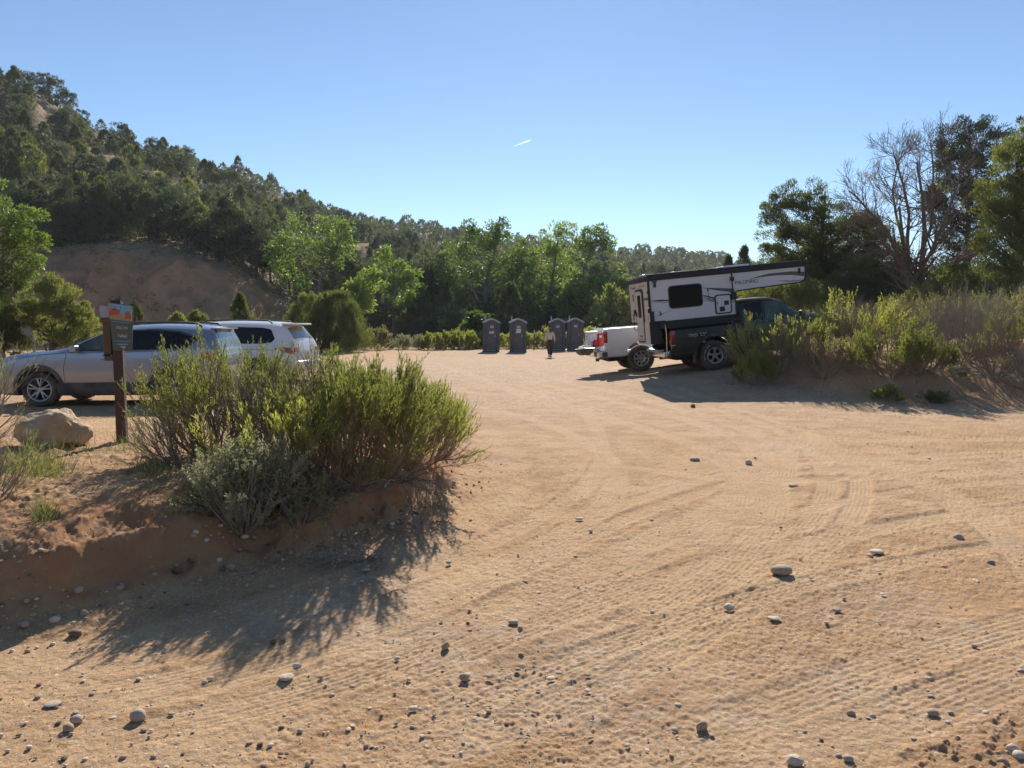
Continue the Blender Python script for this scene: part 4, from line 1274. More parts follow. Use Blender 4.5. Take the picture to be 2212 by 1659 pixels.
tree_px('cottonwood_tree', 'thin grey-branched cottonwood left of the camper', 'tree', 1275, 86.1,
        [(1290, 510, 34, 24), (1310, 530, 22, 22), (1265, 535, 24, 24), (1285, 500, 16, 18)],
        nc=60, cr=0.67, per=48, nl=90, tr=.25, twigs=5, trunk=[(1262, 712), (1255, 640), (1262, 580), (1280, 520)], **CW)
tree_px('cottonwood_tree', 'leafy low cottonwood behind the right pair of toilets', 'tree', 1265, 77.5,
        [(1255, 620, 36, 34), (1290, 640, 34, 40), (1240, 655, 40, 34), (1310, 670, 26, 26)], nc=90, cr=0.61, per=60, nl=40, tr=.16, twigs=2, **CW)
tree_px('cottonwood_tree', 'leafy young cottonwood left of the walking person', 'tree', 1125, 76.3,
        [(1110, 640, 34, 34), (1140, 665, 30, 30), (1090, 660, 22, 26)], nc=60, cr=0.59, per=60, nl=30, tr=.12, twigs=2, **CW)
CD = dict(CW); CD['mat_'] = 'cottondim'
tree_px('cottonwood_tree', 'dull green cottonwood between the small rounded one and the tall left one', 'tree', 955, 84.9,
        [(950, 600, 32, 40), (968, 562, 24, 28), (935, 640, 34, 34), (975, 640, 24, 30), (920, 600, 20, 24)], nc=80, cr=0.73, per=60, nl=40, tr=.2, twigs=2, **CD)
tree_px('cottonwood_tree', 'low dull green cottonwood left of the first toilet', 'tree', 1000, 76.9,
        [(1000, 640, 30, 34), (978, 668, 28, 24), (1015, 675, 20, 22)], nc=50, cr=0.61, per=60, nl=26, tr=.12, twigs=2, **CD)
tree_px('cottonwood_tree', 'pale leafy cottonwood at the left edge of the camper', 'tree', 1335, 78.7,
        [(1335, 640, 26, 40), (1350, 600, 20, 30), (1318, 680, 28, 26), (1300, 590, 24, 26)], nc=70, cr=0.61, per=60, nl=34, tr=.14, twigs=2, **CD)
tree_px('cottonwood_tree', 'thin-crowned cottonwood behind the second toilet', 'tree', 1110, 86.1,
        [(1130, 545, 30, 30), (1150, 575, 30, 30), (1100, 600, 34, 34), (1140, 640, 34, 34), (1080, 640, 30, 30)], nc=90, cr=0.73, per=50, nl=60, tr=.2, twigs=3, **CD)
tree_px('cottonwood_tree', 'dull green cottonwood left of the leaning one, above the low junipers', 'tree', 570, 83.6,
        [(565, 620, 26, 34), (590, 650, 26, 30), (548, 655, 20, 24)], nc=50, cr=0.61, per=55, nl=26, tr=.12, twigs=2, **CD)
tree_px('leafy_bush', 'bright leafy bush left of the first toilet', 'bush', 1030, 60.5,
        [(1030, 690, 22, 20), (1020, 710, 22, 16), (1040, 705, 14, 16)], nc=40, cr=0.43, per=60, nl=16, tr=.05, **CW)

# dark understorey along the creek
pU = [proto_pinyon(60 + k, 6.5, 5.0, 90, 62, .30, .09, 'pinyon', 26) for k in range(3)]
jU = [proto_cone(63 + k, 5.5, 4.2, 110, 80, .26, .07, 'juniper', 18, .55) for k in range(3)]
US = [(590, 70, 0), (545, 73, 3), (630, 72, 1), (672, 74, 4), (755, 72, 2), (790, 70, 0), (905, 66, 3), (935, 70, 1), (960, 64, 5), (985, 72, 2), (1025, 74, 3), (1080, 72, 0), (1118, 75, 4), (1150, 71, 1),
      (1225, 74, 2), (1262, 77, 5), (1300, 72, 0), (1338, 74, 3), (1372, 70, 1), (1400, 78, 4), (1440, 76, 2), (1480, 80, 0), (820, 73, 4), (860, 74, 1), (1330, 66, 5), (905, 76, 2), (700, 78, 5)]
for i, (px, y, k) in enumerate(US):
    y = y * 1.16 + 3; x = (px - CX) / F2 * y
    s = .85 + .35 * ((i * 37) % 10) / 10
    if k < 3: put_tree('pinyon_tree', pU[k], 'dark pinyon standing among the cottonwoods along the creek', 'tree', x, y, s, s, i * 1.1, 'dark trees behind the cottonwoods', .2)
    else: put_tree('juniper_tree', jU[k - 3], 'dark juniper standing among the cottonwoods along the creek', 'tree', x, y, s * .9, s * .9, i * 1.1, 'dark trees behind the cottonwoods', .2)

# trees on the rim of the bare slope
tree_px('pinyon_tree', 'big round pinyon on the rim above the bare red slope', 'tree', 492, 77,
        [(490, 490, 48, 42), (455, 515, 36, 28), (530, 515, 36, 30), (490, 450, 26, 26), (480, 535, 44, 22)], 'pinyon', 170, .55, 100, .26, .07, 60, .3, twigs=2)
tree_px('pinyon_tree', 'tall pointed pinyon at the left end of the bare slope rim', 'tree', 142, 76,
        [(145, 430, 24, 36), (150, 470, 38, 34), (130, 500, 42, 28), (143, 395, 12, 24), (165, 515, 40, 20)], 'pinyon', 150, .5, 100, .24, .07, 50, .25, twigs=1)
for px, d, s, k, lab in ((235, 78, 1.05, 3, 'dense juniper on the rim above the left part of the bare slope'), (330, 79, .95, 4, 'egg-shaped juniper on the rim above the middle of the bare slope'),
                         (285, 82, 1.05, 0, 'pinyon behind the rim of the bare slope'), (385, 82, .9, 1, 'pinyon at the gap in the trees above the bare slope'),
                         (200, 80, 1.0, 5, 'juniper just right of the tall pointed pinyon'), (560, 81, 1.0, 2, 'pinyon right of the big round pinyon on the rim'), (40, 78, 1.1, 0, 'pinyon on the slope above the left cottonwood'),
                         (90, 80, 1.1, 4, 'juniper above the left cottonwood')):
    x = (px - CX) / F2 * d
    put_tree('pinyon_tree' if k < 3 else 'juniper_tree', pU[k] if k < 3 else jU[k - 3], lab, 'tree', x, d, s, s, px, None, .2)

# ---- right side trees
tree_px('juniper_tree', 'broad juniper with ragged grey-green top behind the camper', 'tree', 1760, 44.9,
        [(1720, 470, 42, 46), (1880, 560, 34, 50), (1770, 560, 80, 50), (1855, 535, 50, 48), (1900, 590, 60, 56), (1875, 498, 44, 40), (1905, 545, 50, 44), (1700, 440, 34, 30), (1755, 440, 34, 30), (1668, 440, 26, 24), (1660, 500, 22, 46), (1740, 520, 70, 50), (1810, 520, 60, 46), (1800, 470, 44, 36), (1850, 500, 34, 34),
         (1730, 590, 80, 44), (1830, 590, 70, 46), (1670, 560, 34, 34), (1760, 410, 20, 24), (1715, 410, 14, 22)], 'junipery', 640, 0.408, 150, 0.150, 0.044, 110, .28, twigs=3, upw=.7, seed=301)
tree_px('juniper_tree', 'dark low juniper between the camper and the dead tree', 'tree', 1870, 42.2,
        [(1870, 590, 50, 44), (1850, 625, 60, 40), (1920, 630, 50, 36), (1800, 640, 50, 30), (1990, 640, 50, 30), (1940, 600, 44, 34), (2020, 610, 44, 34)], 'juniper', 290, 0.408, 140, 0.150, 0.044, 50, .2, twigs=2, upw=.6, seed=302)
tree_px('pinyon_tree', 'tall dark pinyon with open spiky top behind the dead tree', 'tree', 2085, 54.4,
        [(2060, 300, 34, 32), (2110, 300, 40, 34), (2160, 290, 26, 24), (2030, 330, 26, 26), (2080, 360, 60, 36), (2140, 350, 40, 30), (2060, 420, 66, 44), (2120, 420, 50, 40), (2090, 500, 66, 50), (2020, 450, 30, 36), (2090, 580, 70, 50),
         (2130, 268, 12, 16), (2080, 272, 12, 16)], 'pinyon', 470, 0.490, 120, 0.188, 0.053, 120, .3, twigs=3, seed=303)
tree_px('juniper_tree', 'tall dense juniper filling the right edge', 'tree', 2200, 34.0,
        [(2190, 340, 44, 54), (2165, 420, 50, 50), (2200, 450, 60, 60), (2230, 340, 50, 80), (2180, 520, 60, 50), (2160, 590, 46, 50), (2200, 620, 60, 40), (2240, 500, 60, 80), (2150, 460, 26, 30)], 'junipery', 420, 0.326, 160, 0.125, 0.035, 70, .25, twigs=1, upw=.9, seed=304)
tree_px('pinyon_tree', 'pinyon top poking above the right edge juniper', 'tree', 2215, 46.2,
        [(2215, 270, 16, 26), (2225, 310, 30, 34), (2240, 380, 50, 60), (2240, 460, 60, 60)], 'pinyon', 90, 0.408, 120, 0.175, 0.050, 40, .25, twigs=2, seed=305)
tree_px('juniper_tree', 'low yellow-green juniper under the dead tree at the right', 'tree', 2060, 36.7,
        [(2060, 600, 44, 34), (2110, 620, 50, 36), (2010, 640, 50, 30), (2140, 650, 60, 30)], 'junipery', 150, 0.326, 150, 0.125, 0.037, 30, .15, twigs=1, upw=.8, seed=306)
tree_px('juniper_tree', 'olive juniper seen under the overhang of the camper', 'tree', 1700, 40.8,
        [(1700, 640, 60, 30), (1760, 640, 50, 34), (1640, 640, 50, 24)], 'junipery', 120, 0.354, 140, 0.138, 0.040, 20, .15, upw=.8, seed=307)
put_px(proto_cone(71, 8, 3.4, 120, 100, .2, .05, 'juniper', 12, 1.0), 8, 1602, 522, 56, 'slim pointed conifer left of the broad juniper', 'conifer_tree', wide=1)
put_px(proto_cone(72, 7, 3.0, 100, 100, .2, .05, 'juniper', 12, 1.0), 7, 1570, 545, 58, 'shorter pointed conifer beside the slim one above the camper', 'conifer_tree', rot=1)
put_px(proto_cone(73, 7, 4.0, 120, 100, .2, .05, 'junipery', 12, .7), 7, 1640, 570, 50, 'rounded conifer above the camper roof', 'conifer_tree', rot=2)
for i, (px, y, s) in enumerate([(1680, 62, 1.1), (1760, 58, 1.0), (1850, 60, 1.1), (1930, 52, 1.0), (2000, 56, 1.1), (2080, 50, .9), (2160, 54, 1.1), (1520, 62, .9), (1480, 60, .8), (1880, 44, .7), (1975, 42, .6), (2050, 45, .7), (2240, 45, 1.0)]):
    k = i % 3; x = (px - CX) / F2 * y
    put_tree('juniper_tree', jU[k], 'shadowy juniper far behind the right hand trees', 'tree', x, y, s, s * .75, i, 'background junipers on the right', .2)

# dead tree
rg = np.random.default_rng(400)
dep = 39.5
bx, by, bz = Gp(1985, dep)
def PXL(pts, dy=0): return np.array([[WD(a, 700 - (700 - b) * .95, dep)[0] - bx, dyy * 1.36, WD(a, 700 - (700 - b) * .95, dep)[2] - bz] for a, b, dyy in pts])
LE = [([(1985, 690, 0), (1975, 640, 0), (1965, 600, 0), (1958, 560, 0), (1950, 500, 0), (1946, 430, .1)], .20),
      ([(1985, 690, 0), (1992, 620, .2), (2000, 560, .3), (2010, 480, .4), (2008, 400, .5), (1996, 320, .5)], .17),
      ([(1972, 600, 0), (1940, 560, -.3), (1910, 535, -.5), (1880, 495, -.6), (1850, 470, -.6), (1815, 450, -.7)], .11),
      ([(1975, 590, 0), (1990, 550, -.4), (2010, 500, -.5), (2030, 440, -.6), (2050, 380, -.6), (2055, 330, -.6)], .10),
      ([(1960, 590, 0), (1945, 520, .4), (1930, 470, .7), (1900, 430, .9), (1880, 400, 1.0), (1862, 380, 1.1)], .09),
      ([(2000, 600, 0), (2030, 570, -.3), (2060, 550, -.6), (2100, 530, -.8), (2130, 500, -.9), (2150, 480, -1)], .09),
      ([(1995, 620, 0), (2030, 610, .3), (2060, 600, .4), (2100, 590, .5), (2130, 570, .6), (2160, 560, .7)], .07),
      ([(1962, 570, 0), (1975, 500, .5), (1985, 440, .7), (1975, 370, .8), (1960, 320, .8), (1955, 290, .9)], .09),
      ([(1955, 540, 0), (1930, 500, -.6), (1915, 450, -.7), (1905, 400, -.8), (1912, 350, -.9), (1925, 310, -.9)], .07),
      ([(2005, 520, .3), (2030, 470, .6), (2040, 400, .8), (2045, 330, .9), (2040, 280, .9), (2050, 262, .9)], .07)]
mb = MB(); P = np.stack([PXL(p) for p, r in LE]); rr = np.stack([np.linspace(r * 1.25, r * .27, 6) for p, r in LE])
tubes(mb, P, rr, 8)
L1, l1 = grow(rg, P, rr, 16, .22, .97, 50, 2.2, .35, 6, .35, .25, .50); tubes(mb, L1, l1, 5)
L2, l2 = grow(rg, L1, l1, 7, .15, .97, 38, 1.05, .35, 5, .3, .3, .6); tubes(mb, L2, np.maximum(l2, .008), 4)
L3, l3 = grow(rg, L2, l2, 3, .2, .95, 35, .5, .35, 4, .2, .4, .7); tubes(mb, L3, np.maximum(l3, .006), 3)
dt = thing('dead_tree', 'leafless dead tree with fan of bare reddish-grey branches', 'tree', (bx, by, bz - .1))
mt = MB(); mt.tube([(0, 0, -.2), (0, 0, .5), (P[0, 1, 0], 0, P[0, 1, 2])], [.30, .25, .2], 10)
mt.build('trunk', M['deadwood'], dt, smooth=True)
mb.build('branches', M['deadwood'], dt)
tf_ = MB(); pk = rg.choice(len(L2), 26); Bq = L2[pk][:, -1]; pi = np.repeat(np.arange(26), 60)
blades(tf_, rg, Bq[pi] + rg.normal(size=(len(pi), 3)) * .1, rg.normal(size=(len(pi), 3)), .09, .03)
tf_.build('last_leaf_tufts', M['drygrass'], dt)

# ------------------------------------------------------------------ hillside woodland
rg = np.random.default_rng(77)
cand = []
y = 66.0
while y < 420:
    st_ = 4.0 + (y - 66) * .006
    for x in np.arange(-1.0 * y, .62 * y, st_):
        cand.append((x + rg.uniform(-.5, .5) * st_ * .9, y + rg.uniform(-.5, .5) * st_ * .9))
    y += st_
cand = np.array(cand)
px = CX + F2 * cand[:, 0] / cand[:, 1]; yy = cand[:, 1]
rid = np.interp(px, PXK, RID); ft = np.interp(px, PXK, FTK); clf = np.interp(px, PXK, CLF)
keep = (px > -110) & (px < 1800) & (yy < rid + 14) & ((yy > ft + 2.5) | ((clf < 3.5) & (yy > 70)))
dens = fbm(cand[:, 0] * .045, yy * .03, 3, 95)
keep &= rg.uniform(size=len(cand)) < sst(-.82, -.2, dens) * .93
cand = cand[keep]; zc = G(cand[:, 0], cand[:, 1])
h = rg.uniform(2.5, 5.9, len(cand)) * np.where(cand[:, 1] > 200, .9, 1.0)
# leave out what lies wholly behind nearer ground
vis = h / cand[:, 1] * rg.uniform(.9, 1.1, len(cand))
order = np.argsort(-vis)
pp = [proto_pinyon(80 + k, 5, [3.6, 4.4, 3.9, 4.8, 3.3][k], 60, 60, .30, .10, 'pinyon', 16) for k in range(5)]
jj = [proto_cone(90 + k, 5, [3.0, 3.6, 4.2, 3.4][k], 70, 55, .30, .10, 'juniper' if k != 2 else 'junipery', 8, [.8, .6, .45, .7][k]) for k in range(4)]
NI = 540
for j, i in enumerate(order[:NI]):
    x, y = cand[i]; s = h[i] / 5
    tl = rg.uniform(-.07, .07)
    if j % 2 == 0:
        t = put_tree('pinyon_tree', pp[int(rg.integers(5))], 'dark rounded pinyon growing on the wooded hillside', 'tree', x, y, s * rg.uniform(.85, 1.2), s, rg.uniform(0, 6.28), 'pinyons covering the hillside', .25)
    else:
        t = put_tree('juniper_tree', jj[int(rg.integers(4))], 'dense olive juniper growing on the wooded hillside', 'tree', x, y, s * rg.uniform(.8, 1.15), s, rg.uniform(0, 6.28), 'junipers covering the hillside', .25)
    t.rotation_euler.x = tl
# the far rest as one wood
def low_tree(seed, n, cone):
    rg2 = np.random.default_rng(seed); mb = MB()
    d = unit(rg2.normal(size=(n, 3))); z = .5 + .42 * d[:, 2]
    rr = (.36 if not cone else .36 * (1.25 - z)) * rg2.uniform(.55, 1.05, n)
    B = np.stack([d[:, 0] * rr, d[:, 1] * rr, z * rg2.uniform(.85, 1.03, n)], -1)
    blades(mb, rg2, B, d * np.array([.8, .8, .4]) + np.array([0, 0, .5]) + rg2.normal(size=d.shape) * .3, .13 * rg2.uniform(.6, 1.4, n), .085)
    return np.concatenate(mb.V), mb.F[0][0]
lows = [low_tree(k, 260, k % 2) for k in range(8)]
mb = MB()
for i in order[NI:]:
    V, F = lows[int(rg.integers(8))]; a = rg.uniform(0, 6.28); c, s_ = math.cos(a), math.sin(a); w = h[i] * rg.uniform(.85, 1.25)
    mb.add(np.stack([(V[:, 0] * c - V[:, 1] * s_) * w + cand[i, 0], (V[:, 0] * s_ + V[:, 1] * c) * w + cand[i, 1], V[:, 2] * h[i] + zc[i] - .3], -1), F, int(rg.uniform() < .45))
print('hill trees', len(order))
tag(mb.build('distant_woodland', [M['pinyon'], M['juniper']]), 'far pinyon and juniper woods on the ridge', 'woodland', kind='stuff')
# low brush on the hillside soil
mb = MB(); n = 5200
py_ = rg.uniform(63, 200, n); px_ = rg.uniform(-80, 1500, n); xx = (px_ - CX) / F2 * py_
zz = G(xx, py_)
ftb = np.interp(px_, PXK, FTK); dz = py_ - ftb
ok = (dz > 0) | (rg.uniform(size=n) < .9)
for x, y, z, o_ in zip(xx[ok], py_[ok], zz[ok], ok[ok]):
    V, F = lows[int(rg.integers(8))]; w = rg.uniform(.4, 1.3) * (.9 if y < 74 else 1)
    V = V[:240]; F = F[:60]
    mb.add(np.stack([V[:, 0] * w * 1.3 + x, V[:, 1] * w * 1.3 + y, V[:, 2] * w * .8 + z - .15], -1), F, int(rg.uniform() < .4))
tag(mb.build('hillside_scrub', [M['sage'], M['juniper']]), 'low scrub dotted over the hillside soil', 'scrub', kind='stuff')

# ------------------------------------------------------------------ vehicles
M['silver'] = mat('silver_paint', (.38, .395, .425), .30, .7, col2=(.36, .375, .405), scale=2, coat=.8, dust=.35, dustz=(.3, 1.0))
M['white'] = mat('white_paint', (.78, .78, .77), .3, 0, col2=(.75, .75, .74), scale=2, coat=.7, dust=.30, dustz=(.3, 1.1))
M['whitet'] = mat('truck_white_paint', (.80, .80, .80), .3, 0, col2=(.77, .77, .77), scale=2, coat=.7, dust=.55, dustz=(.35, 1.1))
M['green'] = mat('dark_green_blue_paint', (.008, .017, .020), .25, .1, col2=(.010, .02, .023), scale=2, coat=1, dust=.22, dustz=(.4, 1.2))
M['black'] = mat('black_plastic', (.018, .018, .02), .55, col2=(.03, .03, .03), scale=8, dust=.35)
M['trim'] = mat('dark_cladding', (.035, .036, .04), .6, col2=(.05, .05, .05), scale=6, dust=.5)
M['tyre'] = mat('tyre_rubber', (.022, .021, .02), .85, col2=(.04, .036, .03), scale=5, bump=.4, bscale=90, dust=.55)
M['alloy'] = mat('alloy_wheel', (.62, .62, .62), .3, .85, col2=(.5, .5, .5), scale=9, dust=.35)
M['alloydark'] = mat('dark_alloy', (.06, .06, .065), .4, .6, col2=(.09, .09, .09), scale=9, dust=.3)
M['chrome'] = mat('chrome', (.72, .72, .72), .12, 1, col2=(.6, .6, .6), scale=9, dust=.4)
M['tint'] = mat('tinted_glass', (.008, .009, .011), .06, 0, col2=(.011, .012, .014), scale=2, spec=.35, dust=.02)
M['clearglass'] = glassmat('pane_glass', (.55, .68, .60), .22)
M['greenpane'] = mat('greenish_side_glass', (.04, .075, .055), .06, 0, col2=(.12, .17, .13), scale=2.5, spec=.4, dust=.08)
M['rearglass'] = mat('rear_glass', (.10, .12, .13), .05, .2, col2=(.14, .16, .17), scale=2, spec=.9, dust=.25)
M['redlens'] = mat('red_lens', (.45, .012, .015), .15, 0, col2=(.30, .01, .012), scale=20, coat=1)
M['orangelens'] = mat('orange_lens', (.75, .22, .03), .2, 0, col2=(.6, .16, .02), scale=20, coat=1)
M['clearlens'] = mat('clear_lens', (.75, .75, .75), .1, .1, col2=(.6, .6, .6), scale=20, coat=1)
M['gap'] = mat('panel_gap', (.010, .010, .012), .9)
M['inside'] = mat('dark_interior', (.03, .03, .03), .9)
M['greyseat'] = mat('grey_seat', (.16, .16, .16), .9)

def pchip(xs, ys, x):
    """smooth but non-overshooting interpolation"""
    xs = np.asarray(xs, float); ys = np.asarray(ys, float)
    h = np.diff(xs); d = np.diff(ys) / h
    m = np.zeros(len(xs)); m[0] = d[0]; m[-1] = d[-1]
    for i in range(1, len(xs) - 1):
        if d[i - 1] * d[i] > 0:
            w1 = 2 * h[i] + h[i - 1]; w2 = h[i] + 2 * h[i - 1]
            m[i] = (w1 + w2) / (w1 / d[i - 1] + w2 / d[i])
    x = np.clip(x, xs[0], xs[-1]); i = np.clip(np.searchsorted(xs, x) - 1, 0, len(xs) - 2)
    t = (x - xs[i]) / h[i]
    return (2 * t ** 3 - 3 * t ** 2 + 1) * ys[i] + (t ** 3 - 2 * t ** 2 + t) * h[i] * m[i] + (-2 * t ** 3 + 3 * t ** 2) * ys[i + 1] + (t ** 3 - t ** 2) * h[i] * m[i + 1]

class Shell:
    """a vehicle body as cross sections along x; gives its own surface for panes and trim"""
    def __init__(s, top, belt, width, roofw, sill, bulge=.10, shoulder=.045, crown=.03, hoodin=.14):
        s.top, s.belt, s.width, s.roofw, s.sill = top, belt, width, roofw, sill
        s.bulge, s.shoulder, s.crown, s.hoodin = bulge, shoulder, crown, hoodin
    def f(s, pts, x): return float(pchip([p[0] for p in pts], [p[1] for p in pts], np.array([x]))[0])
    def section(s, x):
        zt, zb, w, sl = s.f(s.top, x), s.f(s.belt, x), s.f(s.width, x), s.f(s.sill, x)
        zs = min(zb, zt - .05)
        t = min(1, max(0, (zt - zs - .05) / .40))
        wr = (w - s.hoodin) * (1 - t) + s.roofw * t
        a = max(zs - sl, .05)
        pts = [(w - s.bulge, sl), (w - s.bulge * .35, sl + a * .06), (w - .012, sl + a * .22), (w, sl + a * .45), (w - .006, sl + a * .72), (w - .018, zs - a * .10),
               (w - s.shoulder, zs), (w - s.shoulder - .012, zs + .012)]
        y0, z0 = pts[-1]
        y1, z1 = wr, zt - (.055 * t + .02)
        for k in (.2, .5, .8, 1.0):
            pts.append((y0 + (y1 - y0) * k + .018 * t * math.sin(k * math.pi), z0 + (z1 - z0) * k))
        pts += [(wr - .05 * t - .03, zt - .028 * t - .008), (wr * .72, zt - .006), (wr * .4, zt + s.crown * .6 * t + s.crown * .2), (0, zt + s.crown * t * .7 + s.crown * .3)]
        return pts
    def y_at(s, x, z):
        P = s.section(x)[:12]
        return float(np.interp(z, [p[1] for p in P], [p[0] for p in P]))
    def mesh(s, x0, x1, n=70, name='body', mats=None, endround=0):
        xs = np.linspace(x0, x1, n)
        V = []; S = [s.section(x) for x in xs]; K = len(S[0]) * 2 - 1
        for x, P in zip(xs, S):
            ring = [(x, -y, z) for y, z in P] + [(x, y, z) for y, z in P[:-1][::-1]]
            V += ring
        F = []
        for i in range(n - 1):
            for j in range(K):
                j2 = (j + 1) % K
                F.append([i * K + j, i * K + j2, (i + 1) * K + j2, (i + 1) * K + j])
        mb = MB(); mb.add(V, F)
        for e, rev in ((0, True), (n - 1, False)):
            c = [e * K + j for j in range(K)]
            mb.n  # caps as strips between the two mirrored halves
            h = len(S[0])
            for j in range(h - 1):
                a, b = e * K + j, e * K + j + 1
                a2 = e * K + (K - 1 - j); b2 = e * K + (K - 2 - j)
                q = [a, b, b2, a2] if b != b2 else [a, b, a2]
                mb.F.append((np.array([q[::-1] if rev else q]), 0))
        return mb
    def side(s, top, bot, x0=None, x1=None, n=26, rows=4, off=.004, sgn=-1, mb=None, mi=0):
        """patch on the side between two (x,z) polylines"""
        x0 = x0 if x0 is not None else top[0][0]; x1 = x1 if x1 is not None else top[-1][0]
        mb = mb or MB(); V = []
        for x in np.linspace(x0, x1, n):
            zt = np.interp(x, [p[0] for p in top], [p[1] for p in top]); zb = np.interp(x, [p[0] for p in bot], [p[1] for p in bot])
            for k in range(rows):
                z = zb + (zt - zb) * k / (rows - 1)
                V.append((x, sgn * (s.y_at(x, z) + off), z))
        F = [[i * rows + j, (i + 1) * rows + j, (i + 1) * rows + j + 1, i * rows + j + 1] for i in range(n - 1) for j in range(rows - 1)]
        if sgn > 0: F = [f[::-1] for f in F]
        return mb.add(V, F, mi)
    def line(s, pts, w=.007, off=.002, sgn=-1, mb=None, mi=0):
        """thin strip along an (x,z) polyline on the side"""
        mb = mb or MB(); P = []
        for i in range(len(pts) - 1):
            for k in range(8):
                t = k / 8; P.append((pts[i][0] * (1 - t) + pts[i + 1][0] * t, pts[i][1] * (1 - t) + pts[i + 1][1] * t))
        P.append(pts[-1]); P = np.array(P)
        T = np.gradient(P, axis=0); T /= np.linalg.norm(T, axis=1)[:, None] + 1e-9
        Nn = np.stack([-T[:, 1], T[:, 0]], -1) * w / 2
        V = []
        for p, n_ in zip(P, Nn):
            for q in (p - n_, p + n_): V.append((q[0], sgn * (s.y_at(q[0], q[1]) + off), q[1]))
        F = [[2 * i, 2 * i + 2, 2 * i + 3, 2 * i + 1] for i in range(len(P) - 1)]
        if sgn > 0: F = [f[::-1] for f in F]
        return mb.add(V, F, mi)
    def across(s, x0, x1, inset=.05, n=12, off=.006, k0=1.0, mb=None):
        """patch over the top (windscreen, rear window) between stations"""
        mb = mb or MB(); V = []; m = 9
        for x in np.linspace(x0, x1, n):
            P = s.section(x)[11:]
            ys = [p[0] for p in P][::-1]; zs = [p[1] for p in P][::-1]
            w = max(ys) - inset
            for k in range(m):
                y = w * (-1 + 2 * k / (m - 1)); V.append((x, y, float(np.interp(abs(y), ys, zs)) + off))
        F = [[i * m + j, (i + 1) * m + j, (i + 1) * m + j + 1, i * m + j + 1] for i in range(n - 1) for j in range(m - 1)]
        mb.add(V, F); return mb

def carve(o, cutters):
    """boolean difference, applied"""
    fixn(o)
    for c in cutters:
        fixn(c)
        md = o.modifiers.new('b', 'BOOLEAN'); md.operation = 'DIFFERENCE'; md.object = c; md.solver = 'EXACT'
    dg = bpy.context.evaluated_depsgraph_get()
    me = bpy.data.meshes.new_from_object(o.evaluated_get(dg))
    o.modifiers.clear(); o.data = me
    for c in cutters:
        bpy.data.objects.remove(c)
    me.polygons.foreach_set('use_smooth', np.ones(len(me.polygons), bool))
    me.set_sharp_from_angle(angle=R(28))
    return o

def cyl_y(c, r, y0, y1, parent=None, sides=40):
    mb = MB(); mb.lathe([(0.0001, y0), (r, y0), (r, y1), (0.0001, y1)], sides, 'y', (c[0], 0, c[1]))
    return mb.build('cutter', M['inside'], parent)

def arc(cx, cz, r, a0, a1, n=22):
    return [(cx + r * math.cos(R(a0 + (a1 - a0) * i / n)), cz + r * math.sin(R(a0 + (a1 - a0) * i / n))) for i in range(n + 1)]

def arch_trim(cx, cz, r0, r1, yf, thick=.02, sgn=-1, a0=0, a1=180, mb=None):
    """flared strip following a wheel arch"""
    mb = mb or MB(); A = arc(cx, cz, r0, a0, a1); B = arc(cx, cz, r1, a0, a1); V = []
    for p, q in zip(A, B):
        yo = yf(q[0], q[1]); yi = yf(q[0], q[1])
        V += [(p[0], sgn * (yi - .05), p[1]), (p[0], sgn * (yi + thick), p[1]), (q[0], sgn * (yo + thick * .8), q[1]), (q[0], sgn * (yo - .01), q[1])]
    n = len(A)
    F = [[4 * i + j, 4 * i + (j + 1) % 4, 4 * (i + 1) + (j + 1) % 4, 4 * (i + 1) + j] for i in range(n - 1) for j in range(4)]
    return mb.add(V, F)

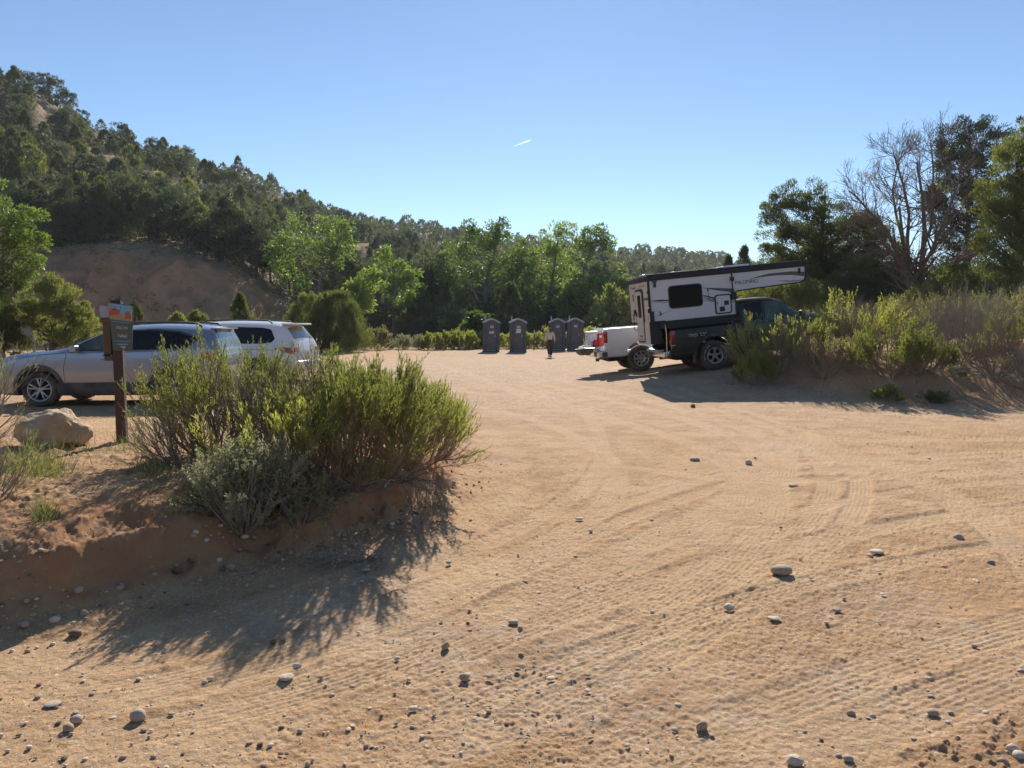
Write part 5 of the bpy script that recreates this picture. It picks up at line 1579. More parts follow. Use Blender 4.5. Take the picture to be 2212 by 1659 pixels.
def wheel(parent, x, y, z, Rr, rim, wd=.24, sgn=-1, style='alloy5', letters=False):
    """wheel (disc) > tyre, rim; outer face towards sgn*y"""
    o = MB(); o.lathe([(0.001, 0), (rim * .96, 0), (rim * .96, .05), (0.001, .05)], 28, 'y')
    w = o.build('wheel', M['inside'], parent); w.location = (x, y, z)
    if sgn > 0: w.rotation_euler = (0, 0, math.pi)
    h = wd / 2
    t = MB()
    t.lathe([(rim, -h * .86), (rim + .012, -h * .97), (rim + (Rr - rim) * .45, -h * 1.05), (Rr - .03, -h * .95), (Rr - .008, -h * .78), (Rr, -h * .5), (Rr, h * .5), (Rr - .008, h * .78),
             (Rr - .03, h * .95), (rim + (Rr - rim) * .45, h * 1.05), (rim, h * .86), (rim - .02, h * .5), (rim - .02, -h * .5)], 56, 'y', closed=True)
    # tread blocks
    for k in range(44):
        a = k * 2 * math.pi / 44
        for yy in (-h * .62, 0, h * .62):
            aa = a + (0.07 if yy == 0 else 0)
            t.box((Rr * math.cos(aa), yy, Rr * math.sin(aa)), (.014, h * .46, Rr * .085), Matrix.Rotation(-aa, 3, 'Y'))
    if letters:
        for k in range(30):
            a = k * 2 * math.pi / 60 * 1.0 + (.9 if k > 14 else 0) - .4
            rr = rim + (Rr - rim) * .48
            if k % 5 == 4: continue
            t.box((rr * math.cos(a), -h * 1.055, rr * math.sin(a)), (.028, .004, .016), Matrix.Rotation(-a, 3, 'Y'), mi=1)
    ty = t.build('tyre', [M['tyre'], M['clearlens']], w, smooth=True, sharp=35)
    r = MB()
    r.lathe([(rim + .004, -h * .88), (rim - .004, -h * .92), (rim - .02, -h * .86), (rim - .028, -h * .55), (rim - .03, h * .4)], 40, 'y')
    if style == 'alloy10':      # five pairs of slim spokes
        r.lathe([(.001, -h * .72), (.03, -h * .74), (.05, -h * .70), (.06, -h * .5)], 20, 'y')
        for k in range(5):
            a = k * 2 * math.pi / 5 + .3
            for da in (-.20, .20):
                p0 = np.array([math.cos(a + da * .45) * .045, -h * .62, math.sin(a + da * .45) * .045]); p1 = np.array([math.cos(a + da) * (rim - .012), -h * .80, math.sin(a + da) * (rim - .012)])
                mid = (p0 + p1) / 2; L = np.linalg.norm(p1 - p0); d = Vector(p1 - p0).normalized()
                r.bbox(mid, (L, .03, .034), .006, d.to_track_quat('X', 'Y'))
    elif style == 'alloy5':
        r.lathe([(.001, -h * .86), (.045, -h * .88), (.065, -h * .80), (.075, -h * .5)], 20, 'y')
        for k in range(5):
            a = k * 2 * math.pi / 5 + math.pi / 2
            q = []
            for (rr, aa) in ((.05, .55), (rim * .62, .17), (rim * .96, .34), (rim * .96, -.34), (rim * .62, -.17), (.05, -.55)):
                q.append((math.cos(a + aa) * rr, math.sin(a + aa) * rr))
            r.prism(q, -h * .84, -h * .60)
        for k in range(5):
            a = (k + .5) * 2 * math.pi / 5 + math.pi / 2
            r.lathe([(.001, -h * .91), (.009, -h * .91), (.009, -h * .8)], 8, 'y', (math.cos(a) * .055, 0, math.sin(a) * .055))
    else:                        # pressed steel wheel with round slots
        r.lathe([(.001, -h * .80), (.05, -h * .82), (.06, -h * .70), (.075, -h * .52), (rim * .50, -h * .66), (rim * .60, -h * .70)], 36, 'y')
        r.lathe([(rim * .86, -h * .66), (rim * .93, -h * .60), (rim * .98, -h * .4)], 36, 'y')
        for k in range(8):
            a = k * 2 * math.pi / 8
            r.box((math.cos(a) * rim * .73, -h * .68, math.sin(a) * rim * .73), (rim * .34, .012, rim * .26), Matrix.Rotation(-a, 3, 'Y'))
            r.lathe([(.001, -h * .84), (.010, -h * .84), (.010, -h * .6)], 8, 'y', (math.cos(a + .2) * .085, 0, math.sin(a + .2) * .085))
    r.build('rim', [M['alloy']], w, smooth=True, sharp=30)
    return w

def mirror_part(parent, x, y, z, m, sgn=-1, size=(.12, .20, .15)):
    mb = MB(); mb.bbox((x, y + sgn * .12, z), size, .035, seg=3); mb.box((x + .01, y + sgn * .01, z - .05), (.07, .12, .04))
    o = mb.build('side_mirror', m, parent, smooth=True, sharp=40)
    return o

# ================= silver car (front to the left) =================
def silver_car():
    d = 15.02
    x0 = (-26 - CX) / F2 * d
    zf, zr = gz(x0 + .93, d + .9), gz(x0 + 3.62, d + .9)
    car = thing('parked_car', 'silver crossover car with dark wheel arches and black roof rails behind the sign', 'car', (x0, d + .90, zf), (0, math.atan2(zf - zr, 2.69), R(3)))
    car.scale = (.975, 1, .965)
    sh = Shell([(0, .70), (.04, .92), (.12, 1.02), (.4, 1.09), (.8, 1.135), (1.40, 1.215), (1.75, 1.40), (2.1, 1.555), (2.4, 1.635), (2.8, 1.68), (3.3, 1.695), (3.9, 1.675), (4.28, 1.635), (4.38, 1.60), (4.43, 1.50), (4.54, 1.20), (4.60, 1.05), (4.62, .9)],
               [(0, .62), (.15, .86), (.6, 1.0), (1.3, 1.10), (2.5, 1.12), (3.6, 1.15), (4.3, 1.19), (4.62, 1.10)],
               [(0, .74), (.06, .84), (.2, .90), (.5, .93), (1.5, .93), (3.2, .93), (4.0, .93), (4.4, .90), (4.62, .82)],
               .66, [(0, .34), (.2, .25), (1, .23), (3.6, .24), (4.4, .30), (4.62, .40)], bulge=.07, shoulder=.03)
    b = sh.mesh(0, 4.62, 90).build('body', M['silver'], car)
    cs = []
    for cx in (.93, 3.62):
        for y0, y1 in ((-1.2, -.55), (.55, 1.2)): cs.append(cyl_y((cx, .37), .44, y0, y1, car))
    carve(b, cs)
    for s in (-1, 1):
        # side glass, one patch of black surround then panes
        mb = MB(); sh.side([(1.50, 1.17), (1.8, 1.36), (2.2, 1.54), (2.5, 1.585), (3.2, 1.61), (3.7, 1.58), (4.14, 1.44)], [(1.50, 1.155), (2.5, 1.155), (3.9, 1.195), (4.14, 1.43)], n=50, rows=5, off=.003, sgn=s, mb=mb)
        wsur = mb.build('window_surround', M['black'], car, smooth=True)
        def pane(nm, T, B_, m):
            k = MB(); sh.side(T, B_, n=24, rows=5, off=.007, sgn=s, mb=k); return k.build(nm, m, car, smooth=True)
        pane('side_window', [(1.78, 1.30), (2.2, 1.50), (2.44, 1.555)], [(1.78, 1.19), (2.44, 1.19)], M['greenpane'])
        pane('side_window', [(2.52, 1.56), (3.1, 1.575), (3.34, 1.565)], [(2.52, 1.19), (3.34, 1.20)], M['tint'])
        pane('side_window', [(3.38, 1.56), (3.7, 1.525), (4.04, 1.43)], [(3.38, 1.20), (3.86, 1.215), (4.04, 1.42)], M['tint'])
        k = MB(); sh.line([(1.50, 1.16), (1.8, 1.37), (2.2, 1.55), (2.5, 1.60), (3.2, 1.615), (3.7, 1.575), (4.12, 1.455)], .014, .006, s, k); k.build('window_trim', M['chrome'], car)
        # door gaps
        k = MB()
        sh.line([(1.46, .36), (1.44, .8), (1.50, 1.13)], .008, .002, s, k)
        sh.line([(2.47, .36), (2.47, .8), (2.50, 1.15)], .008, .002, s, k)
        sh.line([(3.10, .50), (3.22, .80), (3.50, 1.0), (3.52, 1.17)], .008, .002, s, k)
        sh.line([(.60, 1.03), (1.0, 1.075), (1.46, 1.12)], .006, .002, s, k)
        sh.line([(4.12, .95), (4.30, 1.02), (4.40, 1.12)], .006, .002, s, k)
        k.build_each('door_gap', M['gap'], car)
        # crease
        k = MB(); sh.side([(1.5, .60), (2.6, .66), (3.1, .70)], [(1.5, .53), (2.6, .60), (3.1, .66)], n=20, rows=2, off=.006, sgn=s, mb=k); k.build('door_crease', M['silver'], car)
        # cladding
        k = MB()
        sh.side([(1.30, .50), (3.25, .52)], [(1.30, .235), (3.25, .245)], n=24, rows=5, off=.018, sgn=s, mb=k)
        k.build('sill_cladding', M['trim'], car, smooth=True)
        for cx in (.93, 3.62):
            k = MB(); arch_trim(cx, .37, .435, .51, lambda a, c_: sh.y_at(min(max(a, .05), 4.6), c_), .018, s, -12, 192, k); k.build('arch_cladding', M['trim'], car, smooth=True, sharp=40)
            wheel(car, cx, s * .80, .36, .36, .245, .23, s, 'alloy10')
        for hx in (2.28, 3.28):
            k = MB(); k.tube([(hx - .10, s * (sh.y_at(hx, .98) + .012), .985), (hx - .08, s * (sh.y_at(hx, .98) + .045), .99), (hx + .08, s * (sh.y_at(hx, .98) + .045), .995), (hx + .10, s * (sh.y_at(hx, .98) + .012), .99)], .013, 8)
            k.build('door_handle', M['chrome'], car, smooth=True)
        mirror_part(car, 1.72, s * .90, 1.20, M['silver'], s)
        k = MB(); P = [(x, s * .60, sh.f(sh.top, x) + .01) for x in (2.3, 2.4, 2.8, 3.3, 3.8, 4.05, 4.12)]
        P = [(p[0], p[1], p[2] + (.045 if 0 < i < 6 else -.02)) for i, p in enumerate(P)]
        k.tube(P, .022, 8); k.build('roof_rail', M['black'], car, smooth=True)
        k = MB(); sh.side([(.02, .74), (.20, .92), (.50, .98)], [(.02, .66), (.2, .80), (.50, .92)], n=10, rows=3, off=.006, sgn=s, mb=k); k.build('headlight', M['clearlens'], car, smooth=True)
        k = MB(); sh.side([(4.18, 1.10), (4.40, 1.12), (4.58, 1.06)], [(4.18, 1.02), (4.40, .98), (4.58, .94)], n=10, rows=3, off=.006, sgn=s, mb=k); k.build('tail_light', M['redlens'], car, smooth=True)
    sh.across(1.42, 2.16, .05).build('windscreen', M['tint'], car, smooth=True)
    sh.across(4.375, 4.54, .10, off=.012).build('rear_window', M['rearglass'], car, smooth=True)
    k = MB(); k.bbox((4.38, 0, 1.615), (.24, 1.12, .03), .012); k.build('spoiler', M['silver'], car, smooth=True, sharp=40)
    k = MB(); k.bbox((4.60, 0, .48), (.12, 1.5, .22), .03); k.build('rear_bumper', M['trim'], car, smooth=True, sharp=40)
    k = MB(); k.bbox((.04, 0, .42), (.10, 1.2, .2), .03); k.bbox((.0, 0, .62), (.05, .9, .14), .02); k.build('grille', M['black'], car, smooth=True, sharp=40)
    k = MB(); k.prism([(3.98, 1.66), (4.16, 1.64), (4.15, 1.70), (4.06, 1.70)], -.02, .02); k.build('antenna', M['silver'], car)
    k = MB(); k.box((2.3, 0, .26), (3.6, 1.2, .1)); k.build('underbody', M['inside'], car)
    return car

silver_car()

# ================= white van (front to the left, seen past its rear corner) =================
def white_van():
    d = 21.5
    xr = (654 - CX) / F2 * d
    L = 5.1; th = math.pi - R(8)          # local +x is the front; heading leftwards and a little away
    # local frame: x=0 rear, x=L front
    z = gz(xr - 1, d)
    hx, hy = math.cos(th), math.sin(th)
    car = thing('parked_van', 'white minivan with roof rails showing its red tail lights behind the shrubs', 'van', (xr, d + .55, z - .05), (0, 0, th))
    sh = Shell([(0, .85), (.03, 1.05), (.10, 1.25), (.30, 1.55), (.40, 1.66), (.55, 1.71), (1.0, 1.75), (2.0, 1.77), (3.0, 1.73), (3.5, 1.62), (4.0, 1.34), (4.3, 1.14), (4.7, 1.02), (4.95, .85), (5.1, .62)],
               [(0, 1.02), (.5, 1.09), (2, 1.07), (3.6, 1.02), (4.4, .95), (5.1, .6)],
               [(0, .88), (.15, .95), (.5, .985), (3.8, .985), (4.5, .93), (4.9, .80), (5.1, .62)],
               .70, [(0, .38), (.5, .26), (4.4, .22), (5.1, .34)])
    b = sh.mesh(0, 5.1, 90).build('body', M['white'], car)
    cs = []
    for cx in (1.05, 4.08):
        for y0, y1 in ((-1.3, -.58), (.58, 1.3)): cs.append(cyl_y((cx, .36), .42, y0, y1, car))
    carve(b, cs)
    for s in (-1, 1):
        def pane(nm, T, B_, m):
            k = MB(); sh.side(T, B_, n=24, rows=5, off=.006, sgn=s, mb=k); return k.build(nm, m, car, smooth=True)
        pane('side_window', [(.60, 1.30), (.74, 1.55), (1.0, 1.60), (1.85, 1.62)], [(.60, 1.28), (.68, 1.18), (1.0, 1.15), (1.85, 1.15)], M['tint'])
        pane('side_window', [(1.88, 1.62), (2.75, 1.62)], [(1.88, 1.15), (2.75, 1.13)], M['tint'])
        pane('side_window', [(2.80, 1.61), (3.2, 1.56), (3.85, 1.20)], [(2.80, 1.12), (3.85, 1.08)], M['tint'])
        k = MB()
        sh.line([(1.86, .40), (1.86, 1.14)], .008, .002, s, k); sh.line([(2.78, .35), (2.78, 1.12)], .008, .002, s, k); sh.line([(3.8, .40), (3.85, 1.05)], .008, .002, s, k)
        sh.line([(.52, .98), (1.86, .99)], .012, .002, s, k)
        k.build_each('door_gap', M['gap'], car)
        k = MB(); sh.side([(.02, 1.02), (.3, 1.06), (.55, 1.03)], [(.02, .86), (.3, .92), (.55, .98)], n=12, rows=3, off=.007, sgn=s, mb=k)
        k.box((.03, s * .74, .98), (.05, .24, .12))
        k.build('tail_light', M['redlens'], car, smooth=True, sharp=40)
        k = MB(); P = [(x, s * .66, sh.f(sh.top, x) + (.05 if 0 < i < 5 else -.02)) for i, x in enumerate((.75, .85, 1.3, 2.0, 2.7, 2.85))]
        k.tube(P, .02, 8); k.build('roof_rail', M['black'], car, smooth=True)
        for cx in (1.05, 4.08): wheel(car, cx, s * .86, .345, .345, .225, .22, s, 'alloy5')
        for hx_ in (2.0, 2.9):
            k = MB(); k.bbox((hx_, s * (sh.y_at(hx_, .95) + .02), .95), (.18, .03, .03), .01); k.build('door_handle', M['white'], car)
        mirror_part(car, 3.75, s * .95, 1.12, M['white'], s)
        k = MB(); sh.side([(4.5, .92), (4.9, .80)], [(4.5, .80), (4.9, .68)], n=8, rows=3, off=.007, sgn=s, mb=k); k.build('headlight', M['clearlens'], car)
    sh.across(.115, .335, .10, off=.010).build('rear_window', M['rearglass'], car, smooth=True)
    sh.across(3.52, 4.2, .06).build('windscreen', M['tint'], car, smooth=True)
    k = MB(); k.bbox((.32, 0, 1.70), (.34, 1.34, .05), .02); k.build('spoiler', M['white'], car, smooth=True, sharp=40)
    k = MB(); k.bbox((.02, 0, .52), (.16, 1.72, .30), .06, seg=3); k.build('rear_bumper', M['white'], car, smooth=True, sharp=50)
    k = MB(); k.box((-.075, 0, .80), (.02, .32, .15)); k.build('licence_plate', M['clearlens'], car)
    k = MB(); k.box((2.5, 0, .26), (3.6, 1.1, .1)); k.build('underbody', M['inside'], car)
    return car
white_van()

# ================= pickup trucks (rear to the left) =================
def on_slope(x, y, th, wb):
    zr = gz(x, y); zf = gz(x + math.cos(th) * wb, y + math.sin(th) * wb)
    return zr, math.atan2(zf - zr, wb)

def pickup(name, label, paint, wx, wy, th, raxle, wb, Rw, rim, bedz, bed1, cabtop, hood, W_, style, letters=False, floorz=.62, rake=None):
    """wx, wy = ground point under the near rear wheel; local x = 0 at the rear end"""
    zr, sl = on_slope(wx, wy, th, wb)
    if rake is not None: sl = rake
    off = np.array([-raxle, W_ - .12])       # near side wheel -> local origin on the centre line
    ox = wx + off[0] * math.cos(th) - off[1] * math.sin(th); oy = wy + off[0] * math.sin(th) + off[1] * math.cos(th)
    t = thing(name, label, 'pickup truck', (ox, oy, zr - math.tan(sl) * raxle), (0, -sl, th))
    t.rotation_mode = 'XYZ'
    Lf = raxle + wb + .95
    # bed
    bed = Shell([(0, bedz), (bed1, bedz)], [(0, bedz - .06), (bed1, bedz - .06)], [(0, W_), (bed1, W_)], W_ - .05, [(0, .50), (.5, .50), (bed1, .47)], bulge=.07, shoulder=.02, crown=0, hoodin=.05)
    b = bed.mesh(.02, bed1 - .02, 30).build('bed', paint, t)
    cb = MB(); cb.box(((bed1) / 2 - .3, 0, bedz + .3), (bed1 + .46, W_ * 2 - .22, 2 * (bedz + .3 - floorz - .05))); cav = cb.build('cutter', M['inside'], t)
    cs = [cav]
    for y0, y1 in ((-1.4, -W_ + .36), (W_ - .36, 1.4)): cs.append(cyl_y((raxle, Rw + .03), Rw + .10, y0, y1, t))
    carve(b, cs)
    # cab and bonnet
    c0 = bed1 + .03; fx = raxle + wb
    wsb, wst = fx - .62, fx - 1.30
    cab = Shell([(c0, cabtop - .10), (c0 + .10, cabtop - .02), (c0 + .5, cabtop), (wst - .15, cabtop - .01), (wst + .1, cabtop - .07), (wsb, hood + .03), (wsb + .15, hood), (Lf - .5, hood - .06), (Lf - .15, hood - .16), (Lf, hood - .42)],
                [(c0, bedz - .10), (wsb, bedz - .06), (Lf - .2, hood - .2), (Lf, hood - .45)],
                [(c0, W_ - .02), (Lf - .8, W_ - .01), (Lf - .2, W_ - .08), (Lf, W_ - .24)], W_ - .27, [(c0, .45), (Lf - .6, .45), (Lf, .55)], bulge=.08, shoulder=.04, hoodin=.20)
    cbm = cab.mesh(c0, Lf, 80).build('cab', paint, t)
    carve(cbm, [cyl_y((fx, Rw + .02), Rw + .10, y0, y1, t) for y0, y1 in ((-1.4, -W_ + .36), (W_ - .36, 1.4))])
    bz = bedz - .04
    for s in (-1, 1):
        k = MB(); cab.side([(c0 + .12, cabtop - .14), (c0 + .62, cabtop - .10)], [(c0 + .12, bz + .02), (c0 + .62, bz + .02)], n=10, rows=4, off=.006, sgn=s, mb=k); k.build('side_window', M['tint'], t, smooth=True)
        k = MB(); cab.side([(c0 + .70, cabtop - .10), (wst, cabtop - .12), (wst + .3, cabtop - .30), (wsb - .08, bz + .10)], [(c0 + .70, bz + .02), (wsb - .08, bz + .02)], n=24, rows=4, off=.006, sgn=s, mb=k); k.build('side_window', M['greenpane'], t, smooth=True)
        k = MB(); cab.line([(c0 + .66, .5), (c0 + .66, cabtop - .1)], .009, .002, s, k); cab.line([(wsb - .05, .5), (wsb - .02, bz)], .009, .002, s, k); k.build_each('door_gap', M['gap'], t)
        k = MB(); k.bbox((c0 + .85, s * (cab.y_at(c0 + .85, bz - .12) + .02), bz - .12), (.16, .03, .03), .01); k.build('door_handle', M['black'], t)
        mirror_part(t, wsb - .16, s * (W_ + .02), bz + .08, M['black'] if 'dark' in label else M['black'], s, (.12, .18, .22))
        for cx, sh_ in ((raxle, bed), (fx, cab)):
            if paint is not M['whitet']:
              k = MB(); arch_trim(cx, Rw + .03, Rw + .095, Rw + .14, lambda a, c_: W_ - .015, .018, s, -5, 185, k); k.build('wheel_arch_flare', paint, t, smooth=True, sharp=40)
            wheel(t, cx, s * (W_ - .13), Rw, Rw, rim, .25, s, style, letters)
        k = MB(); k.bbox((Lf - .12, s * (W_ - .24), hood - .24), (.12, .22, .18), .03); k.build('headlight', M['clearlens'], t, smooth=True, sharp=40)
        # tail light wraps the rear corner
        k = MB(); k.bbox((.045, s * (W_ - .045), bedz - .28), (.13, .10, .36), .03, seg=3)
        k.build('tail_light', M['redlens'], t, smooth=True, sharp=50)
    cab.across(wst + .02, wsb - .04, .05).build('windscreen', M['greenpane'], t, smooth=True)
    k = MB(); k.box((fx - 1.5, 0, .42), (2.6, W_ * 1.2, .16)); k.box((raxle, 0, .42), (1.9, W_ * 1.1, .14)); k.tube([(raxle, -W_ + .2, Rw), (raxle, W_ - .2, Rw)], .06, 10); k.lathe([(.001, -.14), (.12, -.10), (.15, 0), (.12, .10), (.001, .14)], 14, 'y', (raxle, 0, Rw))
    k.tube([(raxle - .9, -.3, .42), (raxle - .3, -.35, .34), (raxle + .6, -.35, .40)], .035, 8)
    k.build('underbody', M['inside'], t)
    return t, bed, cab, Lf

# white pickup, tailgate down
zr_ = .0
wx, wy, _ = Wg(1386, 801.5)
TH1 = R(3.5)
ram, rbed, rcab, rL = pickup('pickup_truck', 'white pickup truck with its tailgate let down, parked behind the dark one', M['whitet'], wx, wy, TH1, 1.12, 3.56, .40, .235, 1.40, 2.15, 1.93, 1.33, 1.0, 'steel', rake=R(4.2))
k = MB(); k.bbox((-.28, 0, .80), (.56, 1.62, .06), .02); k.build('tailgate', M['whitet'], ram, smooth=True, sharp=40)
k = MB(); k.bbox((-.10, 0, .60), (.24, 1.94, .24), .04, seg=3); k.bbox((-.14, 0, .735), (.22, 1.3, .03), .01); k.build('rear_bumper', M['chrome'], ram, smooth=True, sharp=40)
k = MB(); k.box((-.235, -.55, .61), (.012, .34, .15)); k.box((-.0, -.985, .60), (.16, .012, .14)); k.build('bumper_insert', M['black'], ram)
k = MB(); k.box((.10, 0, .44), (.34, .08, .08)); k.box((-.08, 0, .40), (.10, .12, .10)); k.build('tow_hitch', M['black'], ram)
k = MB(); k.prism([(0, .0), (.12, .02), (.22, .10), (.26, .22), (0.0, .22)], -.82, -.80, 'xz')
o = k.build('tailgate_end', M['trim'], ram); o.location = (-.56, .0, .60)
for s in (-1,):
    kk = MB(); kk.side if False else None

# dark pickup with the camper
wx2, wy2, _ = Wg(1545, 799)
TH2 = R(5.5)
tun, tbed, tcab, tL = pickup('pickup_truck', 'dark blue-green pickup truck carrying the pop-up camper', M['green'], wx2, wy2, TH2, 1.22, 3.26, .41, .225, 1.27, 2.05, 1.86, 1.33, .98, 'alloy5', True, rake=R(5.6))
k = MB(); k.bbox((-.10, 0, .56), (.22, 1.84, .20), .04, seg=3); k.bbox((-.12, .0, .675), (.20, 1.2, .025), .01); k.build('rear_bumper', M['chrome'], tun, smooth=True, sharp=40)
k = MB(); k.box((.10, 0, .42), (.34, .08, .08)); k.build('tow_hitch', M['black'], tun)
for s in (-1, 1):
    k = MB(); k.box((1.22 - .56, s * .86, .42), (.02, .26, .34)); k.build('mud_flap', M['black'], tun)
k = MB(); k.bbox((.075, -.93, 1.14), (.12, .10, .10), .02); k.build('turn_signal', M['orangelens'], tun)
k = MB(); k.bbox((.075, -.93, .80), (.12, .10, .06), .02); k.build('reversing_light', M['clearlens'], tun)
M['decal'] = mat('white_decal', (.62, .62, .62), .6)
def side_M(x, z, y, sgn=-1):
    return Matrix.Translation((x, y, z)) @ Matrix.Rotation(R(90), 4, 'X')
text_obj('door_lettering', 'TRD', .12, M['decal'], tun, side_M(.63, 1.02, -.988), width=.27)
text_obj('door_lettering', 'OFF ROAD', .05, M['decal'], tun, side_M(.92, 1.055, -.988), width=.20)
text_obj('door_lettering', '4x4', .045, M['decal'], tun, side_M(.90, 1.0, -.988), width=.14)

# ---- the camper: a thing of its own sitting in the truck bed
M['fil'] = mat('camper_white_panel', (.66, .66, .67), .4, col2=(.62, .62, .63), scale=1.5, dust=.06)
M['filr'] = mat('camper_rear_panel', (.60, .55, .48), .45, col2=(.56, .51, .45), scale=1.5, dust=.12)
M['awn'] = mat('black_awning_fabric', (.022, .022, .025), .75)
M['swoosh'] = mat('grey_swoosh_decal', (.075, .075, .08), .5, col2=(.11, .11, .11))
M['blackd'] = mat('black_decal', (.015, .015, .015), .5)
cp = thing('truck_camper', 'white pop-up truck camper with black roof edge and grey swooshes in the truck bed', 'camper')
cp.rotation_euler = tun.rotation_euler; cp.scale = (1.063, 1, 1)
cp.location = tun.location + tun.rotation_euler.to_matrix() @ Vector((-.246, 0, 0))
Y = 1.04
k = MB()   # upper body and cab-over in one profile
prof = [(-.25, 1.49), (1.98, 1.49), (2.0, 1.52), (2.0, 2.06), (2.06, 2.12), (3.75, 2.19), (3.86, 2.24), (3.90, 2.32), (3.90, 2.60), (-.25, 2.60)]
k.prism(prof, -Y, Y); o = fixn(k.build('side_wall', M['fil'], cp))
k = MB(); k.prism([(-.253, 1.50), (-.253, 2.60), (-.265, 2.60), (-.265, 1.50)], -Y + .003, Y - .003); k.prism([(-.29, .88), (-.04, .88), (-.04, 1.50), (-.29, 1.50)], -.93, .30)
k.build('rear_wall', M['filr'], cp)
k = MB(); k.prism([(-.03, 1.28), (1.95, 1.28), (1.95, 1.487), (-.03, 1.487)], -Y + .03, Y - .03); k.prism([(-.028, .88), (.02, .88), (.02, 1.28), (-.028, 1.28)], -.93, .93); k.prism([(-.28, .885), (.0, .885), (.0, 1.488), (-.28, 1.488)], -.955, -.932)
k.build('lower_skirt', M['blackd'], cp)
k = MB(); k.bbox((1.82, 0, 2.675), (4.24, 2 * Y + .07, .15), .02)
k.bbox((1.82, 0, 2.765), (4.2, 2 * Y + .02, .03), .01)
k.build('roof_edge', M['awn'], cp, smooth=True, sharp=40)
k = MB(); k.bbox((.9, .1, 2.80), (.45, .45, .06), .02); k.bbox((2.35, 0, 2.81), (.75, .6, .08), .03); k.bbox((-.02, 0, 2.80), (.3, .4, .05), .02)
k.build('roof_vent', M['clearlens'], cp, smooth=True, sharp=40)
k = MB()
for z0, z1 in ((1.49, 2.6),):
    k.box((-.258, -Y + .0, 2.05), (.045, .045, 1.12)); k.box((-.258, Y, 2.05), (.03, .03, 1.12))
k.tube([(1.985, -Y - .004, 1.52), (2.003, -Y - .004, 2.05), (2.06, -Y - .004, 2.115), (3.75, -Y - .004, 2.185), (3.86, -Y - .004, 2.235), (3.90, -Y - .004, 2.32), (3.905, -Y - .004, 2.60)], .018, 6)
k.build('edge_trim', M['blackd'], cp)
# side window and hatch
def panel(name, poly, y, th, m, par, hole=None):
    kk = MB(); kk.prism(poly, y - th, y); return fixn(kk.build(name, m, par))
wf = panel('side_window', rrect(.24, 1.80, 1.13, 2.42, .10), -Y - .002, .014, M['blackd'], cp)
panel('pane', rrect(.27, 1.83, 1.10, 2.39, .08), -Y - .017, .004, M['tint'], wf)
hf = panel('access_hatch', rrect(1.44, 1.53, 1.88, 2.06, .07), -Y - .002, .020, M['blackd'], cp)
panel('hatch_panel', rrect(1.475, 1.565, 1.845, 2.025, .045), -Y - .023, .004, M['fil'], hf)
for q_, w_ in (((1.62, -Y - .032, 1.665), (.13, .010, .13)), ((1.74, -Y - .032, 1.82), (.12, .008, .12))):
    k = MB(); k.box(q_, w_); k.build('vent', M['blackd'], hf)
k = MB(); k.box((1.50, -Y - .03, 1.83), (.02, .008, .06)); k.build('latch', M['blackd'], hf)
def decal(name, T, B_, m=None, n=24):
    xs = np.linspace(T[0][0], T[-1][0], n); zt = pchip([p[0] for p in T], [p[1] for p in T], xs); zb = pchip([p[0] for p in B_], [p[1] for p in B_], xs)
    V = [(x, -Y - .003, z) for x, z in zip(xs, zb)] + [(x, -Y - .003, z) for x, z in zip(xs, zt)]
    kk = MB(); kk.add(V, [[i, i + 1, n + i + 1, n + i] for i in range(n - 1)])
    return kk.build(name, m or M['swoosh'], cp)
decal('swoosh', [(2.42, 2.405), (3.0, 2.50), (3.5, 2.50), (3.88, 2.455)], [(2.42, 2.40), (3.0, 2.43), (3.5, 2.405), (3.88, 2.33)])
decal('swoosh', [(3.15, 2.285), (3.5, 2.25), (3.84, 2.238)], [(3.15, 2.282), (3.5, 2.225), (3.84, 2.225)])
decal('swoosh', [(1.14, 2.29), (1.6, 2.235), (1.98, 2.18)], [(1.14, 2.283), (1.6, 2.16), (1.98, 2.08)])
for z0, w0, z1, w1 in ((2.06, .03, 1.87, .012), (2.02, .012, 1.84, .006), (1.985, .008, 1.80, .006), (1.94, .006, 1.83, .004)):
    decal('swoosh', [(1.15, z0 + w0), (1.45, (z0 + z1) / 2 + w0), (1.97, z1 + w1)], [(1.15, z0), (1.45, (z0 + z1) / 2 - .01), (1.97, z1)], M['blackd'])
decal('swoosh', [(-.22, 2.07), (0, 2.075), (.24, 2.05)], [(-.22, 2.055), (0, 2.03), (.24, 2.02)], M['blackd'])
decal('swoosh', [(-.22, 2.02), (.24, 1.985)], [(-.22, 2.013), (.24, 1.975)], M['blackd'])
decal('swoosh', [(-.20, 1.60), (.0, 1.68), (.30, 1.76)], [(-.20, 1.594), (.0, 1.672), (.30, 1.754)], M['blackd'])
text_obj('lettering', 'PALOMINO', .15, M['blackd'], cp, side_M(2.32, 2.33, -Y - .003), width=.60)
text_obj('small_lettering', 'SS-550', .04, M['swoosh'], cp, side_M(2.16, 2.22, -Y - .003), width=.08) if False else None
def rear_M(y, z, x): return Matrix.Translation((x, y, z)) @ Matrix.Rotation(R(-90), 4, 'Z') @ Matrix.Rotation(R(90), 4, 'X')
text_obj('lettering', 'PALOMINO', .10, M['blackd'], cp, rear_M(-.72, 2.13, -.268), width=.42)
